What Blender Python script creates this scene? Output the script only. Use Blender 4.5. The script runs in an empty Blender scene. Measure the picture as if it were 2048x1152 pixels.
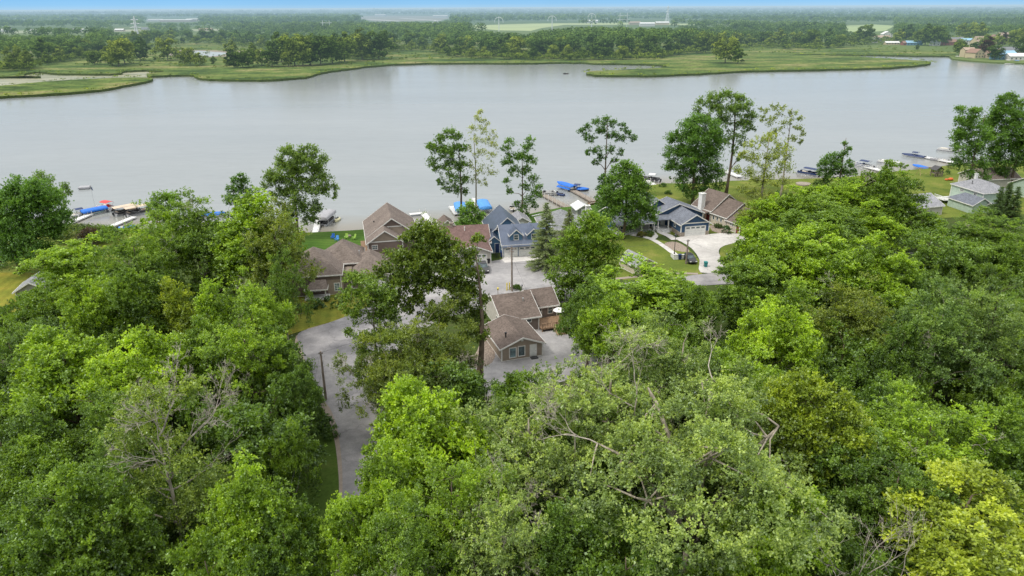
import bpy, math, random
import numpy as np
from mathutils import Vector, Matrix, geometry
R = math.radians
SC = bpy.context.scene
COL = SC.collection
F = 1436.0; PITCH = R(21.41); ROLL = R(0.30); CAMH = 50.0

def at(u, v, z=0.0):
    """world x, y on the level z under a pixel of the 2048 x 1152 photograph"""
    x, y = u - 1024.0, 576.0 - v
    c, s = math.cos(ROLL), math.sin(ROLL)
    x, y = c*x + s*y, -s*x + c*y
    dx, dy = x/F, y/F
    Y = math.cos(PITCH) + dy*math.sin(PITCH); Z = -math.sin(PITCH) + dy*math.cos(PITCH)
    t = (z - CAMH)/Z
    return (dx*t, Y*t)

def pix(x, y, z):
    Zr = z - CAMH
    yc = y*math.sin(PITCH) + Zr*math.cos(PITCH); d = y*math.cos(PITCH) - Zr*math.sin(PITCH)
    xx, yy = F*x/d, F*yc/d
    c, s = math.cos(ROLL), math.sin(ROLL)
    return (1024 + c*xx - s*yy, 576 - (s*xx + c*yy), d)

def inpoly(p, poly):
    x, y = p; ins = False; n = len(poly)
    for i in range(n):
        x1, y1 = poly[i]; x2, y2 = poly[(i+1) % n]
        if (y1 > y) != (y2 > y) and x < (x2-x1)*(y-y1)/(y2-y1) + x1: ins = not ins
    return ins

# ------------------------------------------------------------------ tagging
def tag(o, label=None, cat=None, group=None, kind=None):
    if label: o['label'] = label
    if cat: o['category'] = cat
    if group: o['group'] = group
    if kind: o['kind'] = kind
    return o
def empty(name, loc, rz=0.0, label=None, cat=None, group=None):
    o = bpy.data.objects.new(name, None); COL.objects.link(o)
    o.location = loc; o.rotation_euler = (0, 0, rz); o.empty_display_size = 0.5
    return tag(o, label, cat, group)
def kids(o, _c={}):
    return [c for c in COL.objects if c.parent == o]
def copy_tree(o, loc, rz, label=None, group=None, depth=0):
    c = o.copy(); COL.objects.link(c); c.location = loc; c.rotation_euler = (0, 0, rz)
    if label: c['label'] = label
    if group: c['group'] = group
    for k in kids(o):
        k2 = k.copy(); COL.objects.link(k2); k2.parent = c
        for g in kids(k):
            g2 = g.copy(); COL.objects.link(g2); g2.parent = k2
    return c

# ------------------------------------------------------------------ mesh building
def np_mesh(name, verts, per, tone=None, mat=None):
    """verts (n*per, 3): n separate faces of `per` corners"""
    n = len(verts)//per
    me = bpy.data.meshes.new(name)
    me.vertices.add(n*per); me.vertices.foreach_set('co', np.ascontiguousarray(verts, dtype=np.float32).ravel())
    me.loops.add(n*per); me.loops.foreach_set('vertex_index', np.arange(n*per, dtype=np.int32))
    me.polygons.add(n)
    me.polygons.foreach_set('loop_start', np.arange(0, n*per, per, dtype=np.int32))
    if tone is not None:
        a = me.attributes.new('tone', 'FLOAT', 'FACE'); a.data.foreach_set('value', np.asarray(tone, dtype=np.float32))
    me.update(calc_edges=True)
    if mat: me.materials.append(mat)
    return me
def link(name, me, parent=None, loc=None):
    o = bpy.data.objects.new(name, me); COL.objects.link(o)
    if parent is not None: o.parent = parent
    if loc is not None: o.location = loc
    return o

class MB:
    def __init__(s): s.v = []; s.f = []; s.m = []; s.cur = 0
    def add(s, vs, fs):
        b = len(s.v); s.v += [tuple(p) for p in vs]
        for f in fs: s.f.append([i+b for i in f]); s.m.append(s.cur)
        return s
    def quad(s, a, b, c, d): return s.add([a, b, c, d], [(0, 1, 2, 3)])
    def poly(s, pts): return s.add(pts, [tuple(range(len(pts)))])
    def box(s, x0, y0, z0, x1, y1, z1):
        return s.add([(x0,y0,z0),(x1,y0,z0),(x1,y1,z0),(x0,y1,z0),(x0,y0,z1),(x1,y0,z1),(x1,y1,z1),(x0,y1,z1)],
                     [(3,2,1,0),(4,5,6,7),(0,1,5,4),(1,2,6,5),(2,3,7,6),(3,0,4,7)])
    def cbox(s, c, size, rz=0.0, rx=0.0, ry=0.0):
        M = Matrix.Rotation(rz, 3, 'Z') @ Matrix.Rotation(ry, 3, 'Y') @ Matrix.Rotation(rx, 3, 'X')
        hx, hy, hz = [q/2 for q in size]
        vs = [Vector(c) + M @ Vector((a*hx, b*hy, d*hz)) for d in (-1, 1) for a, b in ((-1,-1),(1,-1),(1,1),(-1,1))]
        return s.add(vs, [(3,2,1,0),(4,5,6,7),(0,1,5,4),(1,2,6,5),(2,3,7,6),(3,0,4,7)])
    def tube(s, pts, rad, n=6, cap=True):
        pts = [Vector(p) for p in pts]
        if not isinstance(rad, (list, tuple)): rad = [rad]*len(pts)
        rings = []; up = Vector((0.13, 0.07, 1)).normalized()
        for i, p in enumerate(pts):
            d = (pts[min(i+1, len(pts)-1)] - pts[max(i-1, 0)])
            d = d.normalized() if d.length > 1e-6 else Vector((0, 0, 1))
            a = d.cross(up)
            if a.length < 0.05: a = d.cross(Vector((1, 0, 0)))
            a.normalize(); b = d.cross(a)
            rings.append([p + (a*math.cos(2*math.pi*k/n) + b*math.sin(2*math.pi*k/n))*rad[i] for k in range(n)])
        vs = [q for r in rings for q in r]; fs = []
        for i in range(len(pts)-1):
            for k in range(n): fs.append((i*n+k, i*n+(k+1) % n, (i+1)*n+(k+1) % n, (i+1)*n+k))
        if cap: fs.append(tuple(range(n))[::-1]); fs.append(tuple((len(pts)-1)*n+k for k in range(n)))
        return s.add(vs, fs)
    def loft(s, secs, close=True, capa=True, capb=True):
        n = len(secs[0]); vs = [p for r in secs for p in r]; fs = []
        for i in range(len(secs)-1):
            for k in range(n if close else n-1): fs.append((i*n+k, i*n+(k+1) % n, (i+1)*n+(k+1) % n, (i+1)*n+k))
        if capa: fs.append(tuple(range(n))[::-1])
        if capb: fs.append(tuple((len(secs)-1)*n+k for k in range(n)))
        return s.add(vs, fs)
    def ball(s, c, r, nu=8, nv=5, jit=0, rng=None):
        secs = []
        for j in range(1, nv):
            t = math.pi*j/nv - math.pi/2
            secs.append([(c[0]+r[0]*math.cos(t)*math.cos(2*math.pi*k/nu), c[1]+r[1]*math.cos(t)*math.sin(2*math.pi*k/nu), c[2]+r[2]*math.sin(t)) for k in range(nu)])
        return s.loft(secs)
    def build(s, name, mat, parent=None, smooth=False, bevel=0, loc=None):
        me = bpy.data.meshes.new(name); me.from_pydata(s.v, [], s.f); me.update()
        for m in (mat if isinstance(mat, (list, tuple)) else [mat]): me.materials.append(m)
        if any(s.m): me.polygons.foreach_set('material_index', s.m)
        if smooth: me.polygons.foreach_set('use_smooth', [True]*len(me.polygons))
        o = link(name, me, parent, loc)
        if bevel:
            b = o.modifiers.new('bevel', 'BEVEL'); b.width = bevel; b.segments = 2; b.limit_method = 'ANGLE'
        return o

# ------------------------------------------------------------------ materials
class NT:
    def __init__(s, name):
        s.m = bpy.data.materials.new(name); s.m.use_nodes = True; s.t = s.m.node_tree; s.t.nodes.clear()
        s.out = s.n('ShaderNodeOutputMaterial')
    def n(s, typ, **kw):
        x = s.t.nodes.new(typ)
        for k, v in kw.items():
            if k.startswith('i_'):
                key = k[2:]; key = int(key) if key.isdigit() else key.replace('_', ' ')
                x.inputs[key].default_value = v
            else: setattr(x, k, v)
        return x
    def l(s, a, b): s.t.links.new(a, b)
    def noise(s, scale, detail=4, coord='Object', rough=0.55, stretch=None):
        tc = s.n('ShaderNodeTexCoord') if coord == 'Object' else s.n('ShaderNodeNewGeometry')
        src = tc.outputs['Object'] if coord == 'Object' else tc.outputs['Position']
        if stretch:
            mp = s.n('ShaderNodeMapping'); mp.inputs['Scale'].default_value = stretch; s.l(src, mp.inputs[0]); src = mp.outputs[0]
        nz = s.n('ShaderNodeTexNoise', i_Scale=scale, i_Detail=detail, i_Roughness=rough); s.l(src, nz.inputs['Vector'])
        return nz.outputs['Fac']
    def ramp(s, fac, stops):
        r = s.n('ShaderNodeValToRGB'); e = r.color_ramp.elements
        while len(e) < len(stops): e.new(0.5)
        for i, (p, c) in enumerate(stops): e[i].position = p; e[i].color = (*c, 1) if len(c) == 3 else c
        s.l(fac, r.inputs[0]); return r.outputs[0]
    def mix(s, fac, a, b, mode='MIX'):
        m = s.n('ShaderNodeMix', data_type='RGBA', blend_type=mode)
        for q, i in ((fac, 0), (a, 6), (b, 7)):
            if hasattr(q, 'node'): s.l(q, m.inputs[i])
            else: m.inputs[i].default_value = q if i == 0 else (*q, 1) if len(q) == 3 else q
        return m.outputs[2]
    def math(s, op, a, b=0.0, clamp=False):
        m = s.n('ShaderNodeMath', operation=op, use_clamp=clamp)
        for i, q in enumerate((a, b)):
            if hasattr(q, 'node'): s.l(q, m.inputs[i])
            else: m.inputs[i].default_value = q
        return m.outputs[0]
    def bump(s, h, strength=0.3, dist=0.05):
        b = s.n('ShaderNodeBump', i_Strength=strength, i_Distance=dist); s.l(h, b.inputs['Height']); return b.outputs[0]
    def bsdf(s, col, rough=0.7, spec=0.3, normal=None, metal=0.0):
        p = s.n('ShaderNodeBsdfPrincipled', i_Roughness=rough, i_Metallic=metal); p.inputs['Specular IOR Level'].default_value = spec
        if hasattr(col, 'node'): s.l(col, p.inputs['Base Color'])
        else: p.inputs['Base Color'].default_value = (*col, 1)
        if hasattr(rough, 'node'): s.l(rough, p.inputs['Roughness'])
        if normal is not None: s.l(normal, p.inputs['Normal'])
        return p.outputs[0]
    def done(s, sh): s.l(sh, s.out.inputs[0]); return s.m

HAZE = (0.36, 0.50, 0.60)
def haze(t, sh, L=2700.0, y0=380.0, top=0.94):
    """distance haze painted into far materials: a glow mixed in by world Y, no air volume"""
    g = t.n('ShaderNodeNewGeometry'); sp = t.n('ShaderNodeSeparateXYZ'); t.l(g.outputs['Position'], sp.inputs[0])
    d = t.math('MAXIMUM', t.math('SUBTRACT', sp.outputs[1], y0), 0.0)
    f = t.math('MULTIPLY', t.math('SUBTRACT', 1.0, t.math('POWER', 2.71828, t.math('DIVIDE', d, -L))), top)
    e = t.n('ShaderNodeEmission', i_Strength=1.0)  # self-lit haze colour on the surface stands in for scattered air light
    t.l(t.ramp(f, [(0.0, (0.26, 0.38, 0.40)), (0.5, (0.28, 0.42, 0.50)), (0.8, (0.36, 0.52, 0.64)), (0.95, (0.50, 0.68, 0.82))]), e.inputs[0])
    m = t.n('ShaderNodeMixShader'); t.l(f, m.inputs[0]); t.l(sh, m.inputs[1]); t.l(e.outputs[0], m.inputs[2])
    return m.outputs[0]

def m_plain(name, col, rough=0.6, spec=0.3, var=0.12, scale=2.0, metal=0.0, far=False, fine=0.0):
    t = NT(name)
    f = t.noise(scale, 5)
    a = tuple(max(0, c*(1-var*1.6)) for c in col); b = tuple(min(1, c*(1+var)) for c in col)
    c = t.ramp(f, [(0.3, a), (0.7, b)])
    sh = t.bsdf(c, rough, spec, metal=metal)
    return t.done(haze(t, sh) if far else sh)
def m_siding(name, col, step=0.2, vert=False, far=False):
    t = NT(name)
    tc = t.n('ShaderNodeTexCoord'); sp = t.n('ShaderNodeSeparateXYZ'); t.l(tc.outputs['Object'], sp.inputs[0])
    q = t.math('ADD', sp.outputs[0], sp.outputs[1]) if vert else sp.outputs[2]
    fr = t.math('FRACT', t.math('DIVIDE', q, step))
    k = t.ramp(fr, [(0.0, (0.62,)*3), (0.14, (1,)*3), (0.9, (0.93,)*3), (1.0, (0.7,)*3)])
    nz = t.ramp(t.noise(1.3, 5), [(0.3, tuple(c*0.86 for c in col)), (0.7, tuple(min(1, c*1.07) for c in col))])
    return t.done(t.bsdf(t.mix(1.0, nz, k, 'MULTIPLY'), 0.65, 0.25))
def m_shingle(name, col, far=False):
    t = NT(name)
    tc = t.n('ShaderNodeTexCoord'); sp = t.n('ShaderNodeSeparateXYZ'); t.l(tc.outputs['Object'], sp.inputs[0])
    fr = t.math('FRACT', t.math('DIVIDE', sp.outputs[2], 0.085))
    k = t.ramp(fr, [(0.0, (0.72,)*3), (0.25, (1,)*3), (1.0, (0.95,)*3)])
    vo = t.n('ShaderNodeTexVoronoi', i_Scale=3.4); vm = t.n('ShaderNodeMapping'); vm.inputs['Scale'].default_value = (1, 1, 2.6)
    t.l(tc.outputs['Object'], vm.inputs[0]); t.l(vm.outputs[0], vo.inputs['Vector'])
    tabs = t.ramp(vo.outputs['Color'], [(0.15, tuple(c*0.78 for c in col)), (0.5, col), (0.85, tuple(min(1, c*1.20) for c in col))])
    big = t.ramp(t.noise(0.35, 4), [(0.3, (0.84,)*3), (0.7, (1.1,)*3)])
    c = t.mix(1.0, t.mix(1.0, tabs, big, 'MULTIPLY'), k, 'MULTIPLY')
    return t.done(t.bsdf(c, 0.9, 0.15, t.bump(t.noise(9, 3), 0.4, 0.03)))
def m_seam(name, col):
    t = NT(name)
    tc = t.n('ShaderNodeTexCoord'); sp = t.n('ShaderNodeSeparateXYZ'); t.l(tc.outputs['Object'], sp.inputs[0])
    fr = t.math('FRACT', t.math('DIVIDE', sp.outputs[0], 0.5))
    k = t.ramp(fr, [(0.0, (1.5,)*3), (0.07, (0.6,)*3), (0.14, (1,)*3), (1.0, (1,)*3)])
    nz = t.ramp(t.noise(0.8, 4), [(0.3, tuple(c*0.85 for c in col)), (0.7, tuple(c*1.12 for c in col))])
    return t.done(t.bsdf(t.mix(1.0, nz, k, 'MULTIPLY'), 0.42, 0.5, metal=0.25))
def m_glass(name, col=(0.03, 0.045, 0.05)):
    t = NT(name); return t.done(t.bsdf(t.ramp(t.noise(1.1, 2), [(0.35, col), (0.65, tuple(c*3 for c in col))]), 0.12, 0.6))
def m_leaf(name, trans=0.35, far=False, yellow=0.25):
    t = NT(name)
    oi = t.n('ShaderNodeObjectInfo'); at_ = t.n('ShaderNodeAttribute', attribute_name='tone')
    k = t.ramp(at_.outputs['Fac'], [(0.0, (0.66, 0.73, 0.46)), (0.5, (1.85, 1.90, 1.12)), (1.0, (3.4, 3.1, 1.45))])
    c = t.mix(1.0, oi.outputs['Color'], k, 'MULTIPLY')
    d = t.n('ShaderNodeBsdfDiffuse'); tr = t.n('ShaderNodeBsdfTranslucent'); t.l(c, d.inputs[0])
    t.l(t.mix(1.0, c, (1.15, 1.1, 0.5), 'MULTIPLY'), tr.inputs[0])
    m = t.n('ShaderNodeMixShader'); m.inputs[0].default_value = trans; t.l(d.outputs[0], m.inputs[1]); t.l(tr.outputs[0], m.inputs[2])
    sh = m.outputs[0]
    if not far:
        gl = t.n('ShaderNodeBsdfGlossy'); gl.inputs['Roughness'].default_value = 0.45; gl.inputs[0].default_value = (0.8, 0.9, 0.95, 1)
        m2 = t.n('ShaderNodeMixShader'); m2.inputs[0].default_value = 0.05; t.l(sh, m2.inputs[1]); t.l(gl.outputs[0], m2.inputs[2]); sh = m2.outputs[0]
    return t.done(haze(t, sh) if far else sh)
def m_bark(name, col, far=False):
    t = NT(name); c = t.ramp(t.noise(3, 6, stretch=(1, 1, 0.25)), [(0.3, tuple(x*0.5 for x in col)), (0.7, tuple(x*1.3 for x in col))])
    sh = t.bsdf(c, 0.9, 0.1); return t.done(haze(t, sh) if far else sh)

M = {}
def setup_materials():
    M['white'] = m_plain('white paint', (0.74, 0.74, 0.72), 0.5, var=0.06, scale=1.5)
    M['trim'] = m_plain('white trim', (0.72, 0.71, 0.68), 0.5, var=0.06, scale=1.5)
    M['glass'] = m_glass('window glass')
    M['glassb'] = m_glass('curtained glass', (0.07, 0.11, 0.12))
    M['leaf'] = m_leaf('leaf', 0.45)
    M['leaf_far'] = m_leaf('far leaf', 0.25, far=True)
    M['bark'] = m_bark('bark', (0.17, 0.13, 0.10))
    M['bark_pale'] = m_bark('pale bark', (0.34, 0.30, 0.24))
    M['bark_dead'] = m_bark('dead wood', (0.42, 0.375, 0.32))
    M['bark_far'] = m_bark('far bark', (0.2, 0.17, 0.14), far=True)
    M['dark'] = m_plain('dark rubber', (0.03, 0.03, 0.03), 0.6)
    M['black'] = m_plain('black metal', (0.025, 0.025, 0.03), 0.4, 0.5)
    M['alu'] = m_plain('aluminium', (0.55, 0.56, 0.57), 0.35, 0.5, metal=0.6)
    M['pole'] = m_bark('weathered pole wood', (0.25, 0.21, 0.18))
    M['wood'] = m_plain('grey dock planks', (0.30, 0.26, 0.22), 0.8, var=0.3, scale=5)
    M['dock'] = m_plain('white dock decking', (0.70, 0.70, 0.69), 0.55, var=0.10, scale=3)
    M['deckwood'] = m_plain('stained deck wood', (0.29, 0.19, 0.12), 0.7, var=0.3, scale=4)
    M['newwood'] = m_plain('new yellow lumber', (0.42, 0.31, 0.17), 0.7, var=0.2, scale=4)
    for k, c in dict(blue=(0.02, 0.16, 0.62), skyblue=(0.08, 0.30, 0.72), red=(0.62, 0.06, 0.06), tan=(0.62, 0.50, 0.38), grey=(0.36, 0.36, 0.38), navy=(0.02, 0.04, 0.12),
                     cream=(0.68, 0.62, 0.50), yellow=(0.75, 0.60, 0.05), orange=(0.70, 0.16, 0.04), teal=(0.02, 0.17, 0.18), lime=(0.35, 0.55, 0.10), charcoal=(0.06, 0.06, 0.065),
                     paleyellow=(0.72, 0.68, 0.42), mintdark=(0.02, 0.2, 0.2)).items():
        M[k] = m_plain(k+' surface', c, 0.5, 0.4, 0.10, 2)
    M['darkred'] = m_plain('dark red paint', (0.20, 0.05, 0.045), 0.6)
    M['stone'] = m_plain('fieldstone', (0.36, 0.31, 0.26), 0.85, var=0.5, scale=9)
    M['brick'] = m_plain('brick', (0.36, 0.20, 0.14), 0.85, var=0.35, scale=10)
    M['mulch'] = m_plain('red mulch', (0.15, 0.075, 0.055), 0.95, var=0.4, scale=6)
    M['gravelred'] = m_plain('pinkish gravel', (0.32, 0.26, 0.215), 0.95, var=0.4, scale=5)
# ------------------------------------------------------------------ trees
def unit(v): return v/np.maximum(np.linalg.norm(v, axis=1, keepdims=True), 1e-6)

def leaves(lobes, rng, tw=1.5, per=13, size=0.25, spread=0.30, tip=0.25, droop=0.0, bottom=-0.6, longleaf=1.0, hollow=0.45, reach=1.3, tufts=4):
    """leaf faces in tufts along branchlets that leave the lobes. lobes: (n,7) cx cy cz rx ry rz tone. returns verts (n*4,3), tone"""
    L = np.asarray(lobes, float)
    cz = np.median(L[:, 2]); ctr = np.array([np.mean(L[:, 0]), np.mean(L[:, 1]), cz - 0.25*(L[:, 2].max()-L[:, 2].min())])
    area = 12.6*((L[:, 3]*L[:, 4])**1.6/3 + (L[:, 3]*L[:, 5])**1.6/3 + (L[:, 4]*L[:, 5])**1.6/3)**(1/1.6)
    cnt = np.maximum(3, (area*tw*0.62).astype(int))
    idx = np.repeat(np.arange(len(L)), cnt); n = len(idx)
    d = unit(rng.normal(size=(n, 3)))
    low = d[:, 2] < bottom; d[low, 2] *= -0.6; d = unit(d)
    outw = unit(L[idx, :3] - ctr + 1e-3)
    e = unit(d + outw*0.55 + np.array([0, 0, 0.22]) + rng.normal(size=(n, 3))*0.25)
    zmin, zmax = L[:, 2].min(), L[:, 2].max()
    ln = rng.uniform(0.75, reach, n)
    ttone = L[idx, 6] + rng.normal(0, 0.10, n) + 0.13*e[:, 2] + 0.14*((L[idx, 2]-zmin)/(zmax-zmin+1e-3)-0.5)  # upward and higher clumps coloured lighter, light from above painted into the tone
    k = tufts; ti = np.repeat(np.arange(n), k); t = np.tile(np.linspace(hollow, 1.0, k), n) + rng.uniform(-0.06, 0.06, n*k)
    r3 = L[idx, 3:6]
    base = L[idx, :3] + d*r3*0.15
    tc = base[ti] + (e*r3*ln[:, None])[ti]*t[:, None] + rng.normal(size=(n*k, 3))*spread*0.55
    tc[:, 2] += 0.10*np.sin(t*2.5)*r3[ti, 2] - droop*t*t
    per_t = max(4, int(per*2.6/k)); ii = np.repeat(np.arange(n*k), per_t); m = len(ii)
    dirs = unit(e[ti[ii]]*0.9 + rng.normal(size=(m, 3))*0.75)
    rad = rng.uniform(0.1, 1.0, m)[:, None]*spread*rng.uniform(0.6, 1.25, n*k)[ii][:, None]
    p = tc[ii] + dirs*rad
    a = unit(dirs + rng.normal(size=(m, 3))*0.35); nrm = unit(np.array([0, 0, 0.8]) + e[ti[ii]]*0.4 + rng.normal(size=(m, 3))*0.55)
    b = unit(np.cross(nrm, a)); s = size*rng.uniform(0.5, 1.4, m)[:, None]; w = 0.34
    v = np.stack([p - a*s*0.35*longleaf, p + b*s*w + a*s*0.12, p + a*s*0.7*longleaf, p - b*s*w + a*s*0.12], 1).reshape(-1, 3)
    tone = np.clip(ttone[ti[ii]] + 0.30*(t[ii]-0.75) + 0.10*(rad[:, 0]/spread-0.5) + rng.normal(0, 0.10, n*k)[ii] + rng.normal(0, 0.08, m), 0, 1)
    return v, tone

def lobes_round(rng, h, r, base=0.25, n=70, size=0.26, flat=0.8, power=2.4, wob=0.18, inner=0.3, egg=0.0):
    """lobes filling an uneven egg-shaped crown whose trunk stands at the origin"""
    out = []; zc = h*(base+1)/2; rz = h*(1-base)/2
    ph = rng.uniform(0, 6.28, 4)
    tries = 0
    while len(out) < n and tries < n*40:
        tries += 1
        d = rng.normal(size=3); d /= np.linalg.norm(d)
        if d[2] < (-0.9 if base < 0.05 else -0.55): continue
        k = 1 + wob*math.sin(2*math.atan2(d[1], d[0]) + ph[0]) + wob*math.sin(3*math.atan2(d[1], d[0]) + ph[1] + 3*d[2]) + wob*0.6*math.sin(5*d[2] + ph[2])
        rad = (rng.uniform(0.15, 0.6) if rng.uniform() < inner else rng.uniform(0.72, 0.92))*k
        s = r*size*rng.uniform(0.6, 1.25)
        wz = 1 - egg*max(0, d[2])
        c = (d[0]*r*rad*wz, d[1]*r*rad*wz, zc + d[2]*rz*rad*0.92)
        if c[2] - s < h*base*0.7: continue
        out.append((*c, s*rng.uniform(0.9, 1.2), s*rng.uniform(0.9, 1.2), s*flat, 0.45 + rng.normal(0, 0.17)))
    return np.array(out)

def limbs(mb, lobes, rng, h, r0, base=0.25, top=0.86, n=7, lean=(0, 0), thin=0.035, frac=1.0):
    """trunk with limbs that reach the lobes"""
    N = 9; tr = []
    wx, wy = rng.uniform(-0.03, 0.03, 2)*h
    for i in range(N):
        t = i/(N-1); z = t*h*top
        tr.append(np.array([lean[0]*t*t + wx*math.sin(3.1*t), lean[1]*t*t + wy*math.sin(2.3*t), z]))
    rad = [r0*(1.25 if i == 0 else 1)*(1 - 0.88*(i/(N-1))**0.85) + 0.02 for i in range(N)]
    mb.tube([tuple(p) for p in tr], rad, n, True)
    nodes = [(tr[i], rad[i], True) for i in range(2, N)]
    order = np.argsort([np.linalg.norm(l[:2])*0.8 + abs(l[2]-h*0.55)*0.3 for l in lobes])
    for q in order:
        if rng.uniform() > frac: continue
        c = lobes[q, :3]
        best, bi = 1e9, None
        for j, (p, rr, ist) in enumerate(nodes):
            dz = c[2]-p[2]; dist = np.linalg.norm(c-p) + (6.0*max(0, -dz+0.3*np.linalg.norm((c-p)[:2])) if ist else 3*max(0, -dz))
            if dist < best: best, bi = dist, j
        p, rr, ist = nodes[bi]
        r1 = min(rr*0.62, thin + 0.012*np.linalg.norm(c-p) + 0.02)
        mid = (p+c)/2 + np.array([0, 0, 0.10*np.linalg.norm(c-p)]) + rng.normal(size=3)*0.06*np.linalg.norm(c-p)
        mb.tube([tuple(p), tuple(mid), tuple(c)], [r1, r1*0.8, max(0.012, r1*0.4)], 5, False)
        nodes.append((mid, r1*0.85, False)); nodes.append((c, max(0.03, r1*0.5), False))

def twig_tree(mb, p, d, length, rad, rng, depth=4, spread=0.55, up=0.1, kink=0.18):
    """bare branching wood"""
    p = np.array(p, float); d = np.array(d, float); d /= np.linalg.norm(d)
    pts = [tuple(p)]; rs = [rad]; nseg = 4
    for i in range(nseg):
        d = d + rng.normal(size=3)*kink + np.array([0, 0, up*0.4]); d /= np.linalg.norm(d)
        p = p + d*length/nseg; pts.append(tuple(p)); rs.append(rad*(1-0.55*(i+1)/nseg))
        if depth > 0 and (i > 0) and rng.uniform() < 0.85:
            e = d + rng.normal(size=3)*spread; 
            twig_tree(mb, p, e, length*rng.uniform(0.45, 0.72), max(0.012, rs[-1]*0.62), rng, depth-1, spread, up, kink)
    mb.tube(pts, rs, 4 if depth < 3 else 6, False)
    if depth > 0: twig_tree(mb, p, d + rng.normal(size=3)*0.3, length*0.6, max(0.012, rs[-1]*0.9), rng, depth-1, spread, up, kink)

PROTO = {}
def make_proto(key, seed, lob, trunk_r, h, bark='bark', lk={}, limb={}, dead=0):
    rng = np.random.default_rng(seed)
    L = lob(rng) if callable(lob) else np.array(lob)
    v, tone = leaves(L, rng, **lk)
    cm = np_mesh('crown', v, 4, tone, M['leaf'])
    mb = MB(); limbs(mb, L, rng, h, trunk_r, **limb)
    tm = bpy.data.meshes.new('trunk'); tm.from_pydata(mb.v, [], mb.f); tm.materials.append(M[bark])
    tm.polygons.foreach_set('use_smooth', [True]*len(tm.polygons)); tm.update()
    dm = []
    if dead:
        ctr = np.array([0, 0, h*0.45]); outer = [l for l in L if l[2] > h*0.45]
        for q in rng.choice(len(outer), min(dead, len(outer)), replace=False):
            l = outer[q][:3]; o_ = l-ctr; o_ /= np.linalg.norm(o_); st = l - o_*0.6
            mb = MB(); twig_tree(mb, st, o_ + rng.normal(size=3)*0.35 + np.array([0, 0, 0.3]), rng.uniform(1.3, 2.3), 0.045, rng, 3, 0.6, 0.1)
            me = bpy.data.meshes.new('bare_branch'); me.from_pydata(mb.v, [], mb.f); me.materials.append(M['bark_dead']); me.update(); dm.append(me)
    zmax = float(np.percentile(v[:, 2], 99.7)); rmax = float(np.percentile(np.hypot(v[:, 0], v[:, 1]), 97))
    PROTO[key] = (cm, tm, zmax, rmax, dm)

def protos():
    for k in range(5):
        make_proto('maple%d' % k, 11+k, lambda g: lobes_round(g, 16, 5.4, 0.10, 120, (0.19, 0.24, 0.17, 0.21, 0.23)[k], 0.95, wob=0.12+0.03*k, egg=0.1+0.1*k), 0.28, 16,
                   lk=dict(tw=1.6, per=19, size=0.21, spread=0.29), limb=dict(base=0.2))
    for k in range(4):
        make_proto('cotton%d' % k, 31+k, lambda g: lobes_round(g, 20, 5.8, 0.14, 150, (0.15, 0.17, 0.13, 0.18)[k], 1.1, wob=0.22+0.03*k, inner=0.35, egg=0.25), 0.36, 20, 'bark_pale' if k == 1 else 'bark',
                   lk=dict(tw=1.5, per=17, size=0.195, spread=0.29, reach=1.6), limb=dict(thin=0.06), dead=5 if k == 1 else 2)
    for k in range(2):
        make_proto('tall%d' % k, 51+k, lambda g: lobes_round(g, 20, 4.0, 0.10, 110, 0.25, 1.1, wob=0.2, egg=0.45), 0.28, 20,
                   lk=dict(tw=1.5, per=14, size=0.235, spread=0.30, reach=1.5), limb={})
    for k in range(3):
        make_proto('under%d' % k, 61+k, lambda g: lobes_round(g, 10, 4.2, 0.08, 80, 0.24, 0.6, wob=0.22), 0.16, 10,
                   lk=dict(tw=1.5, per=15, size=0.24, spread=0.34), limb={})
    for k in range(2):
        make_proto('locust%d' % k, 71+k, lambda g: lobes_round(g, 15, 6.0, 0.12, 130, 0.16, 0.6, wob=0.3, inner=0.4), 0.22, 15, 'bark_pale',
                   lk=dict(tw=2.1, per=22, size=0.16, spread=0.38, hollow=0.3, longleaf=1.2, droop=0.15, reach=1.6), limb=dict(thin=0.05), dead=6)
    for k in range(3):
        make_proto('pale%d' % k, 81+k, lambda g: lobes_round(g, 18, 6.6, 0.14, 170, (0.13, 0.14, 0.12)[k], 0.95, wob=0.26, inner=0.4), 0.40, 18, 'bark_pale',
                   lk=dict(tw=1.5, per=16, size=0.19, spread=0.27, hollow=0.35, reach=1.8), limb=dict(thin=0.075), dead=9)

TREES = 0
def tree(kind, x, y, h, w, color, label, name='broadleaf_tree', group=None, rng=None, z=0.0, cat='tree', rz=None):
    global TREES; TREES += 1
    cm, tm, zm, rm, dm = PROTO[kind]
    g = np.random.default_rng(TREES*7+3)
    s = h/zm; sx = (w/2)/rm
    root = empty(name, (x, y, z), (g.uniform(0, 6.28) if rz is None else rz), label, cat, group)
    root.scale = (sx, sx, s)
    c = link('crown', cm, root); c.color = (*color, 1)
    link('trunk', tm, root)
    for q in dm: link('bare_branch', q, root)
    return root

def crown_tree(name, label, base, lobes, h, trunk_r, color, seed, bark='bark', lk={}, limb={}, cat='tree', dead=None, group=None):
    """a tree with its own crown; lobes in metres relative to the foot of the trunk"""
    rng = np.random.default_rng(seed)
    L = np.array(lobes)
    root = empty(name, (base[0], base[1], base[2] if len(base) > 2 else 0), 0, label, cat, group)
    kw = dict(tw=1.6, per=13, size=0.24, spread=0.30); kw.update(lk)
    v, tone = leaves(L, rng, **kw)
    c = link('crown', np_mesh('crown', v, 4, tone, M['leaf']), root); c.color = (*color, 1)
    mb = MB(); lm = dict(thin=0.05); lm.update(limb); limbs(mb, L, rng, h, trunk_r, **lm)
    t = mb.build('trunk', M[bark], root, smooth=True)
    if dead:
        for (p, d, ln, r, dep) in dead: mb = MB(); twig_tree(mb, p, d, ln, r, rng, dep); mb.build('bare_branch', M['bark_dead'], root)
    return root

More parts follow.
